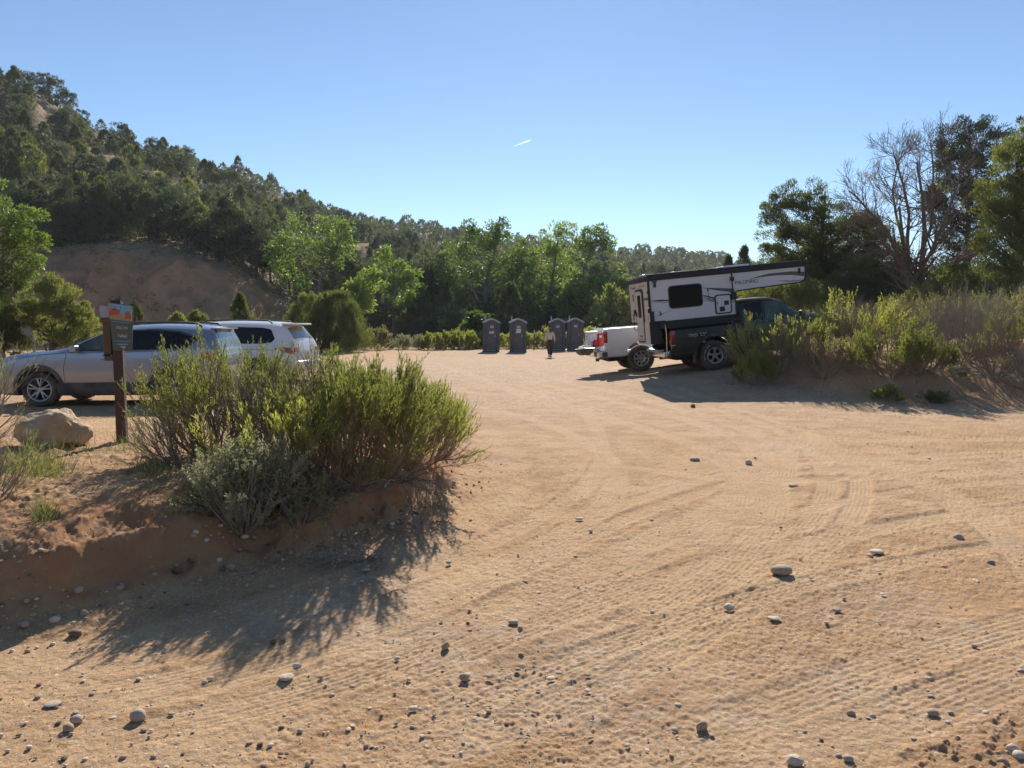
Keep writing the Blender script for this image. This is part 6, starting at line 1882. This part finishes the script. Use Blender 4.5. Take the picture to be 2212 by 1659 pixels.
# lifting brackets and jacks
k = MB(); k.box((-.10, -Y - .02, 2.50), (.06, .04, .16)); k.box((-.10, -Y - .01, 2.575), (.14, .02, .03)); k.build('awning_bracket', M['blackd'], cp)
k = MB(); k.box((3.74, -Y - .02, 2.50), (.05, .04, .14)); k.build('awning_bracket', M['blackd'], cp)
k = MB(); k.tube([(1.93, -Y - .03, 2.62), (1.93, -Y - .03, 2.1)], .016, 6); k.box((1.93, -Y - .035, 2.45), (.09, .05, .11)); k.box((1.94, -Y - .04, 2.0), (.12, .07, .20)); k.build('awning_arm', M['blackd'], cp)
k = MB(); k.tube([(1.28, -Y - .012, 2.20), (1.30, -Y - .012, 1.95)], .006, 6); k.box((1.28, -Y - .012, 2.21), (.03, .02, .05)); k.build('gas_strut', M['blackd'], cp)
k = MB(); k.box((-.22, -Y - .02, 1.62), (.08, .05, .32)); k.box((-.05, -Y - .01, 1.485), (.30, .03, .04)); k.build('jack_bracket', M['blackd'], cp)
k = MB(); k.tube([(-.27, -Y + .0, 2.56), (-.275, -Y + .02, 1.92)], .022, 8); k.box((-.29, -Y + .04, 1.80), (.04, .05, .12)); k.box((-.28, -Y + .02, 2.30), (.05, .06, .07)); k.build('lift_post', M['blackd'], cp)
k = MB(); k.tube([(.10, -1.0, 1.40), (.12, -1.01, 1.15), (.10, -1.0, .62)], .012, 6); k.tube([(.10, -1.0, .66), (.08, -1.0, .50)], .02, 6); k.build('turnbuckle', M['chrome'], cp)
# door
k = MB(); k.prism(rrect(-.46, .92, .30, 2.42, .12), -.285, -.298, 'yz'); dr_ = fixn(k.build('door_frame', M['blackd'], cp))
k = MB(); k.prism(rrect(-.40, .97, .24, 2.36, .09), -.299, -.306, 'yz'); dd_ = fixn(k.build('door', M['filr'], cp))
k = MB(); k.prism(rrect(-.30, 1.62, .02, 2.26, .08), -.3065, -.311, 'yz'); fixn(k.build('window', M['tint'], dd_))
k = MB(); k.bbox((-.325, .17, 1.72), (.03, .06, .12), .01); k.build('handle', M['blackd'], dd_)
k = MB(); k.tube([(-.29, .38, 1.25), (-.36, .38, 1.30), (-.36, .38, 1.72), (-.29, .38, 1.77)], .012, 6); k.build('grab_handle', M['blackd'], cp)
k = MB(); k.bbox((-.29, .45, 1.80), (.06, .10, .12), .02); k.bbox((-.28, -.22, 1.42), (.03, .04, .03), .005); k.build('porch_light', M['blackd'], cp)
for yy in (-.62, -.42, -.22, .35, .75):
    k = MB(); k.bbox((-.275, yy, 2.50), (.025, .07, .04), .008); k.build('marker_light', M['redlens'], cp)
k = MB(); k.bbox((-.275, .5, 2.47), (.03, .2, .03), .008); k.build('number_plate_light', M['blackd'], cp)
for yy, zz_, w_, h_ in ((.62, 1.75, .16, .16), (.70, 1.60, .10, .06), (-.80, 1.62, .05, .12), (.62, 2.2, .10, .2)):
    k = MB(); k.box((-.269, yy, zz_), (.005, w_, h_)); k.build('sticker', M['swoosh'], cp)
k = MB(); k.box((-.309, -.12, 1.10), (.004, .26, .05)); k.box((-.309, -.12, 1.02), (.004, .2, .03)); k.build('door_decal', M['swoosh'], dd_)
k = MB(); k.tube([(-.02, -Y - .004, 1.63), (.01, -Y - .004, 1.72), (-.02, -Y - .004, 1.78)], .008, 5); k.tube([(-.06, -Y - .004, 1.66), (.04, -Y - .004, 1.70)], .007, 5); k.tube([(-.05, -Y - .004, 1.76), (.04, -Y - .004, 1.64)], .006, 5)
k.build('lizard_decal', M['blackd'], cp)
# ---- things on the let-down tailgate of the white pickup
M['cooler'] = mat('white_cooler_plastic', (.66, .68, .70), .5, dust=.2)
M['orange'] = mat('orange_red_fabric', (.42, .05, .025), .8, col2=(.36, .045, .02))
M['pink'] = mat('red_pink_cloth', (.50, .05, .07), .9, col2=(.42, .04, .06))
M['cloth'] = mat('pale_cloth', (.62, .58, .52), .9, col2=(.5, .45, .38))
def ram_thing(name, label, cat, loc):
    t = thing(name, label, cat); Mw = Matrix.LocRotScale(ram.location, ram.rotation_euler, None) @ Matrix.Translation(loc)
    t.matrix_world = Mw
    l, r, s_ = Mw.decompose(); t.location = l; t.rotation_euler = r.to_euler()
    return t
t = ram_thing('cooler', 'white box cooler standing at the far end of the let-down tailgate', 'cooler', (-.12, .55, .83))
k = MB(); k.bbox((0, 0, .21), (.36, .60, .42), .03, seg=3); k.build('tub', M['cooler'], t, smooth=True, sharp=40)
k = MB(); k.bbox((0, 0, .45), (.38, .62, .06), .02); k.build('lid', M['cooler'], t, smooth=True, sharp=40)
k = MB()
for zz_ in (.12, .22, .32): k.box((-.182, -.05, zz_), (.008, .12, .03))
k.build('latch', M['blackd'], t)
t = ram_thing('bag', 'orange-red bag with a white square mark beside the tail light', 'bag', (-.02, -.42, .83))
k = MB(); k.bbox((0, 0, .22), (.20, .24, .42), .05, seg=3); k.build('pouch', M['orange'], t, smooth=True)
k = MB(); k.box((-.01, -.122, .32), (.07, .004, .07)); k.box((-.102, -.02, .32), (.004, .07, .07)); k.build('patch', M['decal'], t)
k = MB(); k.tube([(-.06, 0, .42), (-.04, 0, .47), (.04, 0, .47), (.06, 0, .42)], .012, 6); k.build('carry_handle', M['orange'], t)
t = ram_thing('cloth', 'crumpled red-pink cloth on the tailgate', 'cloth', (-.18, -.40, .83))
V, F = stone_mesh(77, 3, .9, .1); k = MB(); k.add(V * np.array([.10, .16, .16]) + np.array([0, 0, .10]), F)
k.build('folds', M['pink'], t, smooth=True)
t = ram_thing('bottle', 'small white bottle standing on the tailgate', 'bottle', (-.28, -.34, .83))
k = MB(); k.lathe([(.001, 0), (.035, 0), (.04, .02), (.04, .14), (.025, .18), (.016, .19)], 14); k.build('body', M['decal'], t, smooth=True)
k = MB(); k.lathe([(.018, .185), (.018, .22), (.001, .22)], 10); k.build('cap', M['decal'], t)
t = ram_thing('clothes_pile', 'pale clothes and small gear heaped on the tailgate', 'clothes', (-.40, -.25, .83))
for j, (a, b_, c_) in enumerate(((0, -.3, .05), (.02, .1, .06), (-.05, .42, .045), (.1, .3, .05))):
    V, F = stone_mesh(80 + j, 2, .6, .1); k = MB(); k.add(V * np.array([.12, .17, c_]) + np.array([a, b_, c_ * .7]), F); k.build('garment', M['cloth'], t, smooth=True)
t = ram_thing('wash_basin', 'dark half-round wash basin hanging at the end of the tailgate', 'basin', (-.62, -.55, .60))
k = MB(); k.lathe([(.001, .0), (.12, .02), (.20, .09), (.23, .18), (.24, .21), (.22, .20), (.12, .04), (.001, .02)], 22); k.build('bowl', M['trim'], t, smooth=True)
k = MB(); k.tube([(.0, -.0, .20), (.06, 0, .26), (.14, 0, .24)], .01, 6); k.build('hook', M['chrome'], t)

# ------------------------------------------------------------------ portable toilets
M['ploo'] = mat('dark_grey_plastic', (.085, .09, .10), .5, col2=(.070, .075, .085), scale=3, dust=.18)
M['ploolight'] = mat('light_grey_plastic', (.42, .44, .46), .5, col2=(.36, .38, .40), scale=3, dust=.1)
M['paper'] = mat('sign_paper', (.68, .68, .66), .7, col2=(.6, .6, .58), scale=12)
def toilet():
    t = bpy.data.objects.new('portable_toilet', None); COL.objects.link(t)
    k = MB(); k.bbox((0, .0, 1.0), (1.10, 1.10, 1.92), .05, seg=3)
    for s in (-1, 1):
        for yy in (-.3, .0, .3): k.box((s * .552, yy, 1.0), (.02, .12, 1.7))
        k.box((s * .48, -.555, 1.0), (.10, .03, 1.86))
    k.build('cabin', M['ploo'], t, smooth=True, sharp=35)
    k = MB(); pts = [(-.60, 1.93), (-.60, 2.00), (-.36, 2.13), (-.12, 2.23), (0, 2.26), (.12, 2.23), (.36, 2.13), (.60, 2.00), (.60, 1.93), (.50, 1.93), (.34, 2.03), (.12, 2.13), (0, 2.15), (-.12, 2.13), (-.34, 2.03), (-.50, 1.93)]
    k.prism(pts, -.60, .60); r = fixn(k.build('roof', M['ploolight'], t))
    k = MB(); k.prism([(-.50, 1.90), (.50, 1.90), (.34, 2.025), (.12, 2.125), (0, 2.145), (-.12, 2.125), (-.34, 2.025)], -.565, .565); fixn(k.build('gable', M['ploo'], t))
    k = MB(); dp = [(-.31, .12), (.31, .12), (.31, 1.86), (.20, 1.99), (0, 2.05), (-.20, 1.99), (-.31, 1.86)]
    k.prism(dp, -.585, -.567); d = fixn(k.build('door', M['ploo'], t))
    k = MB()
    for i in range(len(dp)):
        a, b = dp[i], dp[(i + 1) % len(dp)]; k.tube([(a[0], -.585, a[1]), (b[0], -.585, b[1])], .009, 5)
    k.build('door_seam', M['gap'], t)
    k = MB()
    for i in range(10): k.bbox((-.30, -.592, .25 + i * .165), (.05, .03, .07), .008)
    k.build('hinge', M['ploo'], d)
    k = MB(); k.bbox((.24, -.60, 1.08), (.05, .03, .14), .01); k.build('latch', M['ploolight'], d)
    k = MB(); k.box((.02, -.592, 1.68), (.22, .008, .14)); sg = k.build('sign', M['paper'], d)
    for i, (z, w) in enumerate(((1.70, .15), (1.66, .11))):
        k = MB(); k.box((.02, -.5975, z), (w, .003, .018)); k.build('sign_line', M['gap'], sg)
    k = MB(); k.tube([(-.40, .42, 1.9), (-.40, .42, 2.42)], .05, 10); k.build('vent_pipe', M['ploolight'], t, smooth=True)
    k = MB(); k.box((0, 0, .03), (1.16, 1.16, .08)); k.box((0, -.60, .10), (.62, .04, .03), mi=1); k.build('base', [M['ploo'], M['ploolight']], t)
    return t
LOO = [('leftmost portable toilet with a small white notice and a torn one under it', 1060, 756, 3.5), ('portable toilet with a tall white notice taped on its door, second from left', 1119, 757.5, 2),
       ('portable toilet right behind the walking person', 1205, 754.5, -2), ('rightmost portable toilet beside the white pickup', 1243, 754.5, -3)]
t0 = toilet()
LS = [t0] + [copy_tree(t0) for _ in range(3)]
for i, (lab, px, py, yaw) in enumerate(LOO):
    t = LS[i]; y = [51.0, 50.4, 52.2, 52.0][i]; x = (px - CX) / F2 * y
    t.location = (x, y + .55, gz(x, y + .5)); t.rotation_euler = (0, R([1.2, 0, -.5, .6][i]), R(yaw))
    tag(t, lab, 'toilet', 'portable toilets at the back of the lot')
for i in (0, 1):
    ch = [c for c in LS[i].children if c.name.split('.')[0] == 'door'][0]
    k = MB()
    if i == 0: k.box((.0, -.594, 1.30), (.32, .010, .13)); k.box((.06, -.594, 1.385), (.2, .008, .03))
    else: k.box((.02, -.597, 1.44), (.30, .010, .24)); k.box((-.02, -.594, 1.30), (.34, .008, .05))
    k.build('notice', M['paper'], ch)
# slim post behind the person
x, y, z = Gp(1154, 56)
tt = thing('wooden_post', 'thin weathered post standing in the green bushes left of the person', 'post', (x, y, z))
k = MB(); k.bbox((0, 0, .55), (.10, .10, 1.2), .01); k.build('post', M['deadwood'], tt)
k = MB(); k.bbox((0, 0, 1.28), (.07, .05, .28), .01); k.build('marker', M['paper'], tt)

# ------------------------------------------------------------------ trailhead sign
M['postbrown'] = mat('brown_sign_post', (.085, .048, .034), .7, col2=(.065, .036, .026), scale=7, bump=.2, bscale=60)
M['panelgrey'] = mat('sign_grey_green', (.115, .125, .105), .5, col2=(.10, .11, .095))
M['panelback'] = mat('bare_aluminium', (.42, .44, .45), .5, .1, col2=(.36, .38, .39))
M['boxbrown'] = mat('brown_register_box', (.13, .075, .045), .6, col2=(.10, .06, .036), scale=4)
M['sgsky'] = mat('sign_sky_blue', (.16, .40, .58), .5, col2=(.22, .46, .6))
M['sgred'] = mat('sign_mesa_red', (.52, .10, .05), .5, col2=(.45, .14, .06), scale=14)
M['sgpink'] = mat('sign_pink_rock', (.55, .22, .17), .5, col2=(.5, .28, .2), scale=14)
M['sgsand'] = mat('sign_sand', (.48, .30, .13), .5, col2=(.38, .30, .12), scale=20)
M['sgyel'] = mat('sign_yellow', (.58, .50, .17), .5)
M['sgcyan'] = mat('sign_cyan', (.10, .42, .55), .5)
M['sgink'] = mat('sign_dark_ink', (.03, .05, .08), .5)
x, y, z = Wg(257, 962)
y += .07
sgn_ = thing('trailhead_sign', 'brown post with an angled grey trailhead panel showing red mesas', 'sign', (x, y, z - .05), (0, 0, 0))
H = 1.47
k = MB(); k.bbox((0, 0, H / 2), (.092, .092, H + .05), .008, Matrix.Rotation(R(12), 3, 'Z').to_quaternion()); k.build('post', M['postbrown'], sgn_)
k = MB(); k.box((.02, .02, H + .03), (.06, .06, .012)); k.build('post_cap', M['postbrown'], sgn_)
# panel facing the camera, hinged on the right face of the post
pr_ = bpy.data.objects.new('sign_panel', None)
def P2(o_, poly, y0, y1, m, name, par):
    kk = MB(); kk.prism(poly, y0, y1); ob = fixn(kk.build(name, m, par)); return ob
base = [(0.0, .475), (.205, .445), (.222, .435), (.23, .415), (.205, .02), (.195, 0), (.045, 0), (.032, .012)]
sp = P2(None, base, -.006, 0, M['panelgrey'], 'sign_panel', sgn_)
sp.location = (-.045, -.085, H - .055 - .475 + .055); sp.rotation_euler = (0, 0, R(14))
def edge_l(z): return np.interp(z, [0, .475], [.034, .0])
def edge_r(z): return np.interp(z, [0, .415, .475], [.203, .229, .2])
def art(name, poly, m, lift=1):
    kk = MB(); kk.prism(poly, -.006 - .0012 * lift - .001, -.006 - .0012 * (lift - 1) - .0004); fixn(kk.build(name, m, sp))
art('picture', [(.004, .468), (.205, .438), (.222, .41), (.214, .285), (.016, .310)], M['sgsky'])
art('picture_mesa', [(.013, .345), (.100, .350), (.112, .385), (.106, .402), (.013, .392), (.011, .36)], M['sgred'], 3)
art('picture_mesa', [(.150, .31), (.152, .365), (.165, .385), (.185, .388), (.195, .36), (.208, .35), (.205, .31)], M['sgred'], 3)
art('picture_cliff', [(.010, .385), (.09, .395), (.082, .42), (.055, .437), (.02, .440), (.008, .43)], M['sgpink'], 2)
art('picture_ground', [(.015, .312), (.212, .287), (.209, .335), (.15, .335), (.12, .365), (.09, .345), (.013, .345)], M['sgsand'], 2)
art('picture_border', [(.205, .432), (.217, .42), (.222, .40), (.214, .287), (.205, .289), (.210, .40)], M['sgyel'], 4)
art('picture_bird', [(.112, .425), (.118, .428), (.120, .416), (.114, .408)], M['sgink'], 3)
art('picture_scrub', [(.03, .408), (.07, .412), (.075, .402), (.035, .398)], M['sgink'], 4)
art('stripe', [(.040, .292), (.195, .272), (.195, .265), (.040, .284)], M['sgcyan'])
art('stripe', [(.042, .098), (.198, .094), (.198, .087), (.042, .090)], M['sgcyan'])
def smat(x_, z_): return Matrix.Translation((x_, -.0075, z_)) @ Matrix.Rotation(R(90), 4, 'X') @ Matrix.Diagonal((1, 1, 1, 1))
text_obj('lettering', 'Willis Creek', .050, M['paper'], sp, smat(.120, .225), .0005, width=.105)
text_obj('lettering', 'Trailhead', .050, M['paper'], sp, smat(.121, .145), .0005, width=.085)
art('small_line', [(.075, .068), (.165, .066), (.165, .056), (.075, .058)], M['panelback'])
art('emblem', [(.10, .045), (.15, .044), (.145, .028), (.127, .016), (.105, .030)], M['panelback'])
# plain back of the second panel on the other side of the post, register box in front of it
b2 = P2(None, [(-.19, .50), (-.02, .475), (0.0, .03), (-.12, .0), (-.135, .02), (-.195, .46)], 0, .006, M['panelback'], 'rear_panel', sgn_)
b2.location = (-.03, .09, H - .60 + .07)
k = MB(); k.bbox((-.098, .01, .215), (.085, .08, .34), .012, seg=2); k.bbox((-.100, .0, .395), (.115, .11, .05), .015); k.bbox((-.09, .01, .015), (.085, .08, .05), .006)
b3 = k.build('register_box', M['boxbrown'], sgn_); b3.location = (.0, .0, H - .60 + .03)
k = MB(); k.box((-.09, 0, .045), (.10, .10, .008)); b4 = k.build('register_box_seam', M['gap'], b3)
k = MB(); k.lathe([(.001, 0), (.008, 0), (.008, .012)], 8, 'x', (-.05, -.05, .045)); k.build('bolt', M['chrome'], b3)

# ------------------------------------------------------------------ walking person seen from behind
M['skin'] = mat('skin', (.42, .26, .19), .6, col2=(.38, .22, .16))
M['shirt'] = mat('cream_shirt', (.60, .55, .48), .85, col2=(.52, .47, .41), scale=9, bump=.3, bscale=18)
M['trousers'] = mat('dark_brown_trousers', (.045, .034, .028), .85, col2=(.035, .026, .022), scale=9, bump=.3, bscale=16)
M['hat'] = mat('black_felt_hat', (.016, .015, .015), .9)
M['hair'] = mat('dark_hair', (.05, .035, .025), .7, col2=(.03, .02, .015), scale=30)
M['boot'] = mat('brown_boot', (.16, .09, .055), .8, col2=(.12, .07, .04), scale=12)
def skinned(name, verts, edges, radii, m, parent, lv=2, root=0):
    me = bpy.data.meshes.new(name); me.from_pydata(verts, edges, [])
    o = bpy.data.objects.new(name, me); COL.objects.link(o)
    o.modifiers.new('s', 'SKIN')
    for i, r in enumerate(radii):
        me.skin_vertices[0].data[i].radius = r if hasattr(r, '__len__') else (r, r)
        me.skin_vertices[0].data[i].use_root = (i == root)
    sb = o.modifiers.new('u', 'SUBSURF'); sb.levels = lv; sb.render_levels = lv
    dg = bpy.context.evaluated_depsgraph_get()
    m2 = bpy.data.meshes.new_from_object(o.evaluated_get(dg)); o.modifiers.clear(); o.data = m2
    m2.materials.clear(); m2.materials.append(m)
    m2.polygons.foreach_set('use_smooth', np.ones(len(m2.polygons), bool))
    o.parent = parent
    return o
px_, py_ = 1188, 774
y = 42.5; x = (px_ - CX) / F2 * y
per = thing('person', 'person in black hat, cream shirt and dark trousers walking away across the lot', 'person', (x, y, gz(x, y)), (0, 0, R(4)))
# joints (y forward = away from the camera)
J = dict(pel=(0, 0, .90), wai=(0, .01, 1.06), che=(0, .015, 1.27), nck=(0, .01, 1.43), hd0=(0, .02, 1.50), hd1=(0, .025, 1.60), hd2=(0, .02, 1.66),
         shl=(-.17, .01, 1.38), ell=(-.235, -.03, 1.13), wrl=(-.245, .02, .90), hal=(-.245, .03, .85),
         shr=(.17, .01, 1.38), elr=(.245, .0, 1.13), wrr=(.27, .06, .90), har=(.27, .075, .85),
         hil=(-.09, 0, .87), knl=(-.095, -.02, .48), anl=(-.06, -.16, .13), ftl=(-.06, -.08, .05), tol=(-.06, .03, .045),
         hir=(.09, 0, .87), knr=(.085, .07, .47), anr=(.06, .06, .08), ftr=(.06, .14, .04), tor=(.06, .22, .035))
names = list(J); ix = {n: i for i, n in enumerate(names)}
ed = [('pel', 'wai'), ('wai', 'che'), ('che', 'nck'), ('nck', 'hd0'), ('hd0', 'hd1'), ('hd1', 'hd2'), ('che', 'shl'), ('shl', 'ell'), ('ell', 'wrl'), ('wrl', 'hal'), ('che', 'shr'), ('shr', 'elr'), ('elr', 'wrr'), ('wrr', 'har'),
      ('pel', 'hil'), ('hil', 'knl'), ('knl', 'anl'), ('anl', 'ftl'), ('ftl', 'tol'), ('pel', 'hir'), ('hir', 'knr'), ('knr', 'anr'), ('anr', 'ftr'), ('ftr', 'tor')]
rad = dict(pel=(.12, .09), wai=(.10, .075), che=(.125, .09), nck=.042, hd0=(.055, .06), hd1=(.072, .085), hd2=(.05, .06), shl=.05, ell=.036, wrl=.023, hal=(.03, .016), shr=.05, elr=.036, wrr=.023, har=(.03, .016),
           hil=.075, knl=.052, anl=.034, ftl=.035, tol=.028, hir=.075, knr=.052, anr=.034, ftr=.035, tor=.028)
skinned('body', [J[n] for n in names], [(ix[a], ix[b]) for a, b in ed], [rad[n] for n in names], M['skin'], per)
for s, w in ((-1, 'l'), (1, 'r')):
    h = np.array(J['ha' + w]); k = MB()
    for f, (dx, L, rr_) in enumerate(((-.030, .060, .0085), (-.010, .072, .009), (.010, .068, .0088), (.028, .052, .008))):
        p0 = h + np.array([0, dx, -.01]); P = [p0, p0 + np.array([0, 0, -L * .5]), p0 + np.array([-s * .012, .004, -L * .85]), p0 + np.array([-s * .026, .006, -L * 1.05])]
        k.tube(P, [rr_, rr_, rr_ * .9, rr_ * .6], 7)
    p0 = h + np.array([-s * .008, .030, .02]); k.tube([p0, p0 + np.array([-s * .012, .025, -.02]), p0 + np.array([-s * .015, .030, -.05])], [.011, .010, .007], 7)
    k.build('fingers', M['skin'], per, smooth=True)
def sub(nm, m, lst, e, grow_=1.0, lv=2):
    idn = {n: i for i, (n, p, r) in enumerate(lst)}
    return skinned(nm, [p for n, p, r in lst], [(idn[a], idn[b]) for a, b in e], [tuple(q * grow_ for q in (r if hasattr(r, '__len__') else (r, r))) for n, p, r in lst], m, per, lv)
mid = lambda a, b, t=.5: tuple(np.array(a) * (1 - t) + np.array(b) * t)
sub('shirt', M['shirt'], [('a', (0, 0, .98), (.150, .105)), ('w', J['wai'], (.135, .10)), ('c', J['che'], (.165, .12)), ('n', (0, .01, 1.41), (.075, .065)),
                          ('sl', J['shl'], .068), ('el', J['ell'], .058), ('ml', mid(J['ell'], J['wrl'], .5), .050), ('wl', mid(J['ell'], J['wrl'], .93), .034),
                          ('sr', J['shr'], .068), ('er', J['elr'], .058), ('mr', mid(J['elr'], J['wrr'], .5), .050), ('wr', mid(J['elr'], J['wrr'], .93), .034)],
    [('a', 'w'), ('w', 'c'), ('c', 'n'), ('c', 'sl'), ('sl', 'el'), ('el', 'ml'), ('ml', 'wl'), ('c', 'sr'), ('sr', 'er'), ('er', 'mr'), ('mr', 'wr')])
sub('trousers', M['trousers'], [('w', (0, .0, 1.03), (.140, .10)), ('p', (0, 0, .90), (.165, .12)), ('hl', (-.085, 0, .80), (.105, .10)), ('kl', J['knl'], (.085, .08)), ('al', mid(J['knl'], J['anl'], .9), (.070, .072)),
                                ('hr', (.085, .01, .80), (.105, .10)), ('kr', J['knr'], (.085, .08)), ('ar', mid(J['knr'], J['anr'], .93), (.070, .075))],
    [('w', 'p'), ('p', 'hl'), ('hl', 'kl'), ('kl', 'al'), ('p', 'hr'), ('hr', 'kr'), ('kr', 'ar')])
k = MB(); k.lathe([(.001, 1.80), (.06, 1.80), (.085, 1.775), (.092, 1.70), (.10, 1.665), (.14, 1.655), (.175, 1.665), (.178, 1.66), (.14, 1.645), (.09, 1.64), (.001, 1.65)], 24, c=(0, .025, -.04))
k.build('hat', M['hat'], per, smooth=True, sharp=50)
k = MB(); k.lathe([(.094, 1.70), (.099, 1.672), (.101, 1.67), (.096, 1.702)], 24, c=(0, .025, -.04)); k.build('hat_band', M['paper'], per)
k = MB(); k.tube([(0, -.05, 1.60), (0, -.07, 1.52), (0, -.10, 1.44), (.01, -.12, 1.34)], [.06, .055, .035, .012], 10); k.build('hair', M['hair'], per, smooth=True)
for w in ('l', 'r'):
    a, f, t_ = J['an' + w], J['ft' + w], J['to' + w]
    sub('boot', M['boot'], [('a', (a[0], a[1], a[2] + .03), .048), ('b', (a[0], a[1] - .015, a[2] - .04), .045), ('f', f, (.046, .038)), ('t', t_, (.042, .026))], [('a', 'b'), ('b', 'f'), ('f', 't')])

# ------------------------------------------------------------------ jet trail high in the sky
M['trail'], tnt, tout = _nt('contrail_vapour')
tv = tnt.nodes.new('ShaderNodeVolumePrincipled'); tv.inputs['Color'].default_value = (1, 1, 1, 1); tv.inputs['Density'].default_value = .035; tv.inputs['Anisotropy'].default_value = .45
tnt.links.new(tv.outputs[0], tout.inputs['Volume'])
p0 = np.array(WD(1106, 317, 9000.)); p1 = np.array(WD(1148, 302, 9000.))
P = p0 + (p1 - p0) * np.linspace(0, 1, 12)[:, None]
k = MB(); k.tube(P, np.array([1.0, 3.5, 4.5, 5, 6, 6.5, 7, 8, 8.5, 8.5, 7.5, 3]) * 1.1, 8)
tag(k.build('contrail', M['trail'], smooth=True), 'short white jet trail high in the blue sky', 'contrail', kind='stuff')

# ------------------------------------------------------------------ unseen wooded hillside added behind the camera to darken reflections in glass and paint
xs = np.linspace(-260, 260, 60); ys = np.linspace(-190, -30, 40)
Xo, Yo = np.meshgrid(xs, ys)
def back_z(x, y): return -.3 + 26 * sst(-38, -150, y) * (.8 + .4 * fbm(x * .012, y * .012, 3, 201)) + fbm(x * .08, y * .08, 3, 202) * 1.2 * sst(-38, -60, y) - 1.1 * (1 - sst(-30, -45, y))
tag(grid_mesh('added_hillside_behind', Xo, Yo, back_z(Xo.ravel(), Yo.ravel()).reshape(Xo.shape), M['hill']), kind='structure')
mb = MB(); rg = np.random.default_rng(203)
for i in range(900):
    x = rg.uniform(-200, 200); y = -36 - rg.uniform() ** 1.3 * 110
    V, F = lows[int(rg.integers(8))]; hh = rg.uniform(3.5, 6.5); w = hh * rg.uniform(.9, 1.2)
    z = float(back_z(np.array([x]), np.array([y]))[0])
    mb.add(np.stack([V[:, 0] * w + x, V[:, 1] * w + y, V[:, 2] * hh + z - .3], -1), F, int(rg.uniform() < .45))
tag(mb.build('added_woodland_behind', [M['pinyon'], M['juniper']]), 'unseen pinyon and juniper woods added behind the camera for dark reflections', 'woodland', kind='stuff')

# ------------------------------------------------------------------ thin air haze over the whole place
hm, hnt, hout = _nt('air')
pv = hnt.nodes.new('ShaderNodeVolumePrincipled')
pv.inputs['Color'].default_value = (.80, .88, 1.0, 1)
pv.inputs['Density'].default_value = 0.0002
pv.inputs['Anisotropy'].default_value = .25
hnt.links.new(pv.outputs[0], hout.inputs['Volume'])
k = MB(); k.box((0, 200, 38), (1520, 1500, 81.5))
hz = k.build('haze', hm)
tag(hz, 'faint haze in the air over the valley', 'haze', kind='stuff')
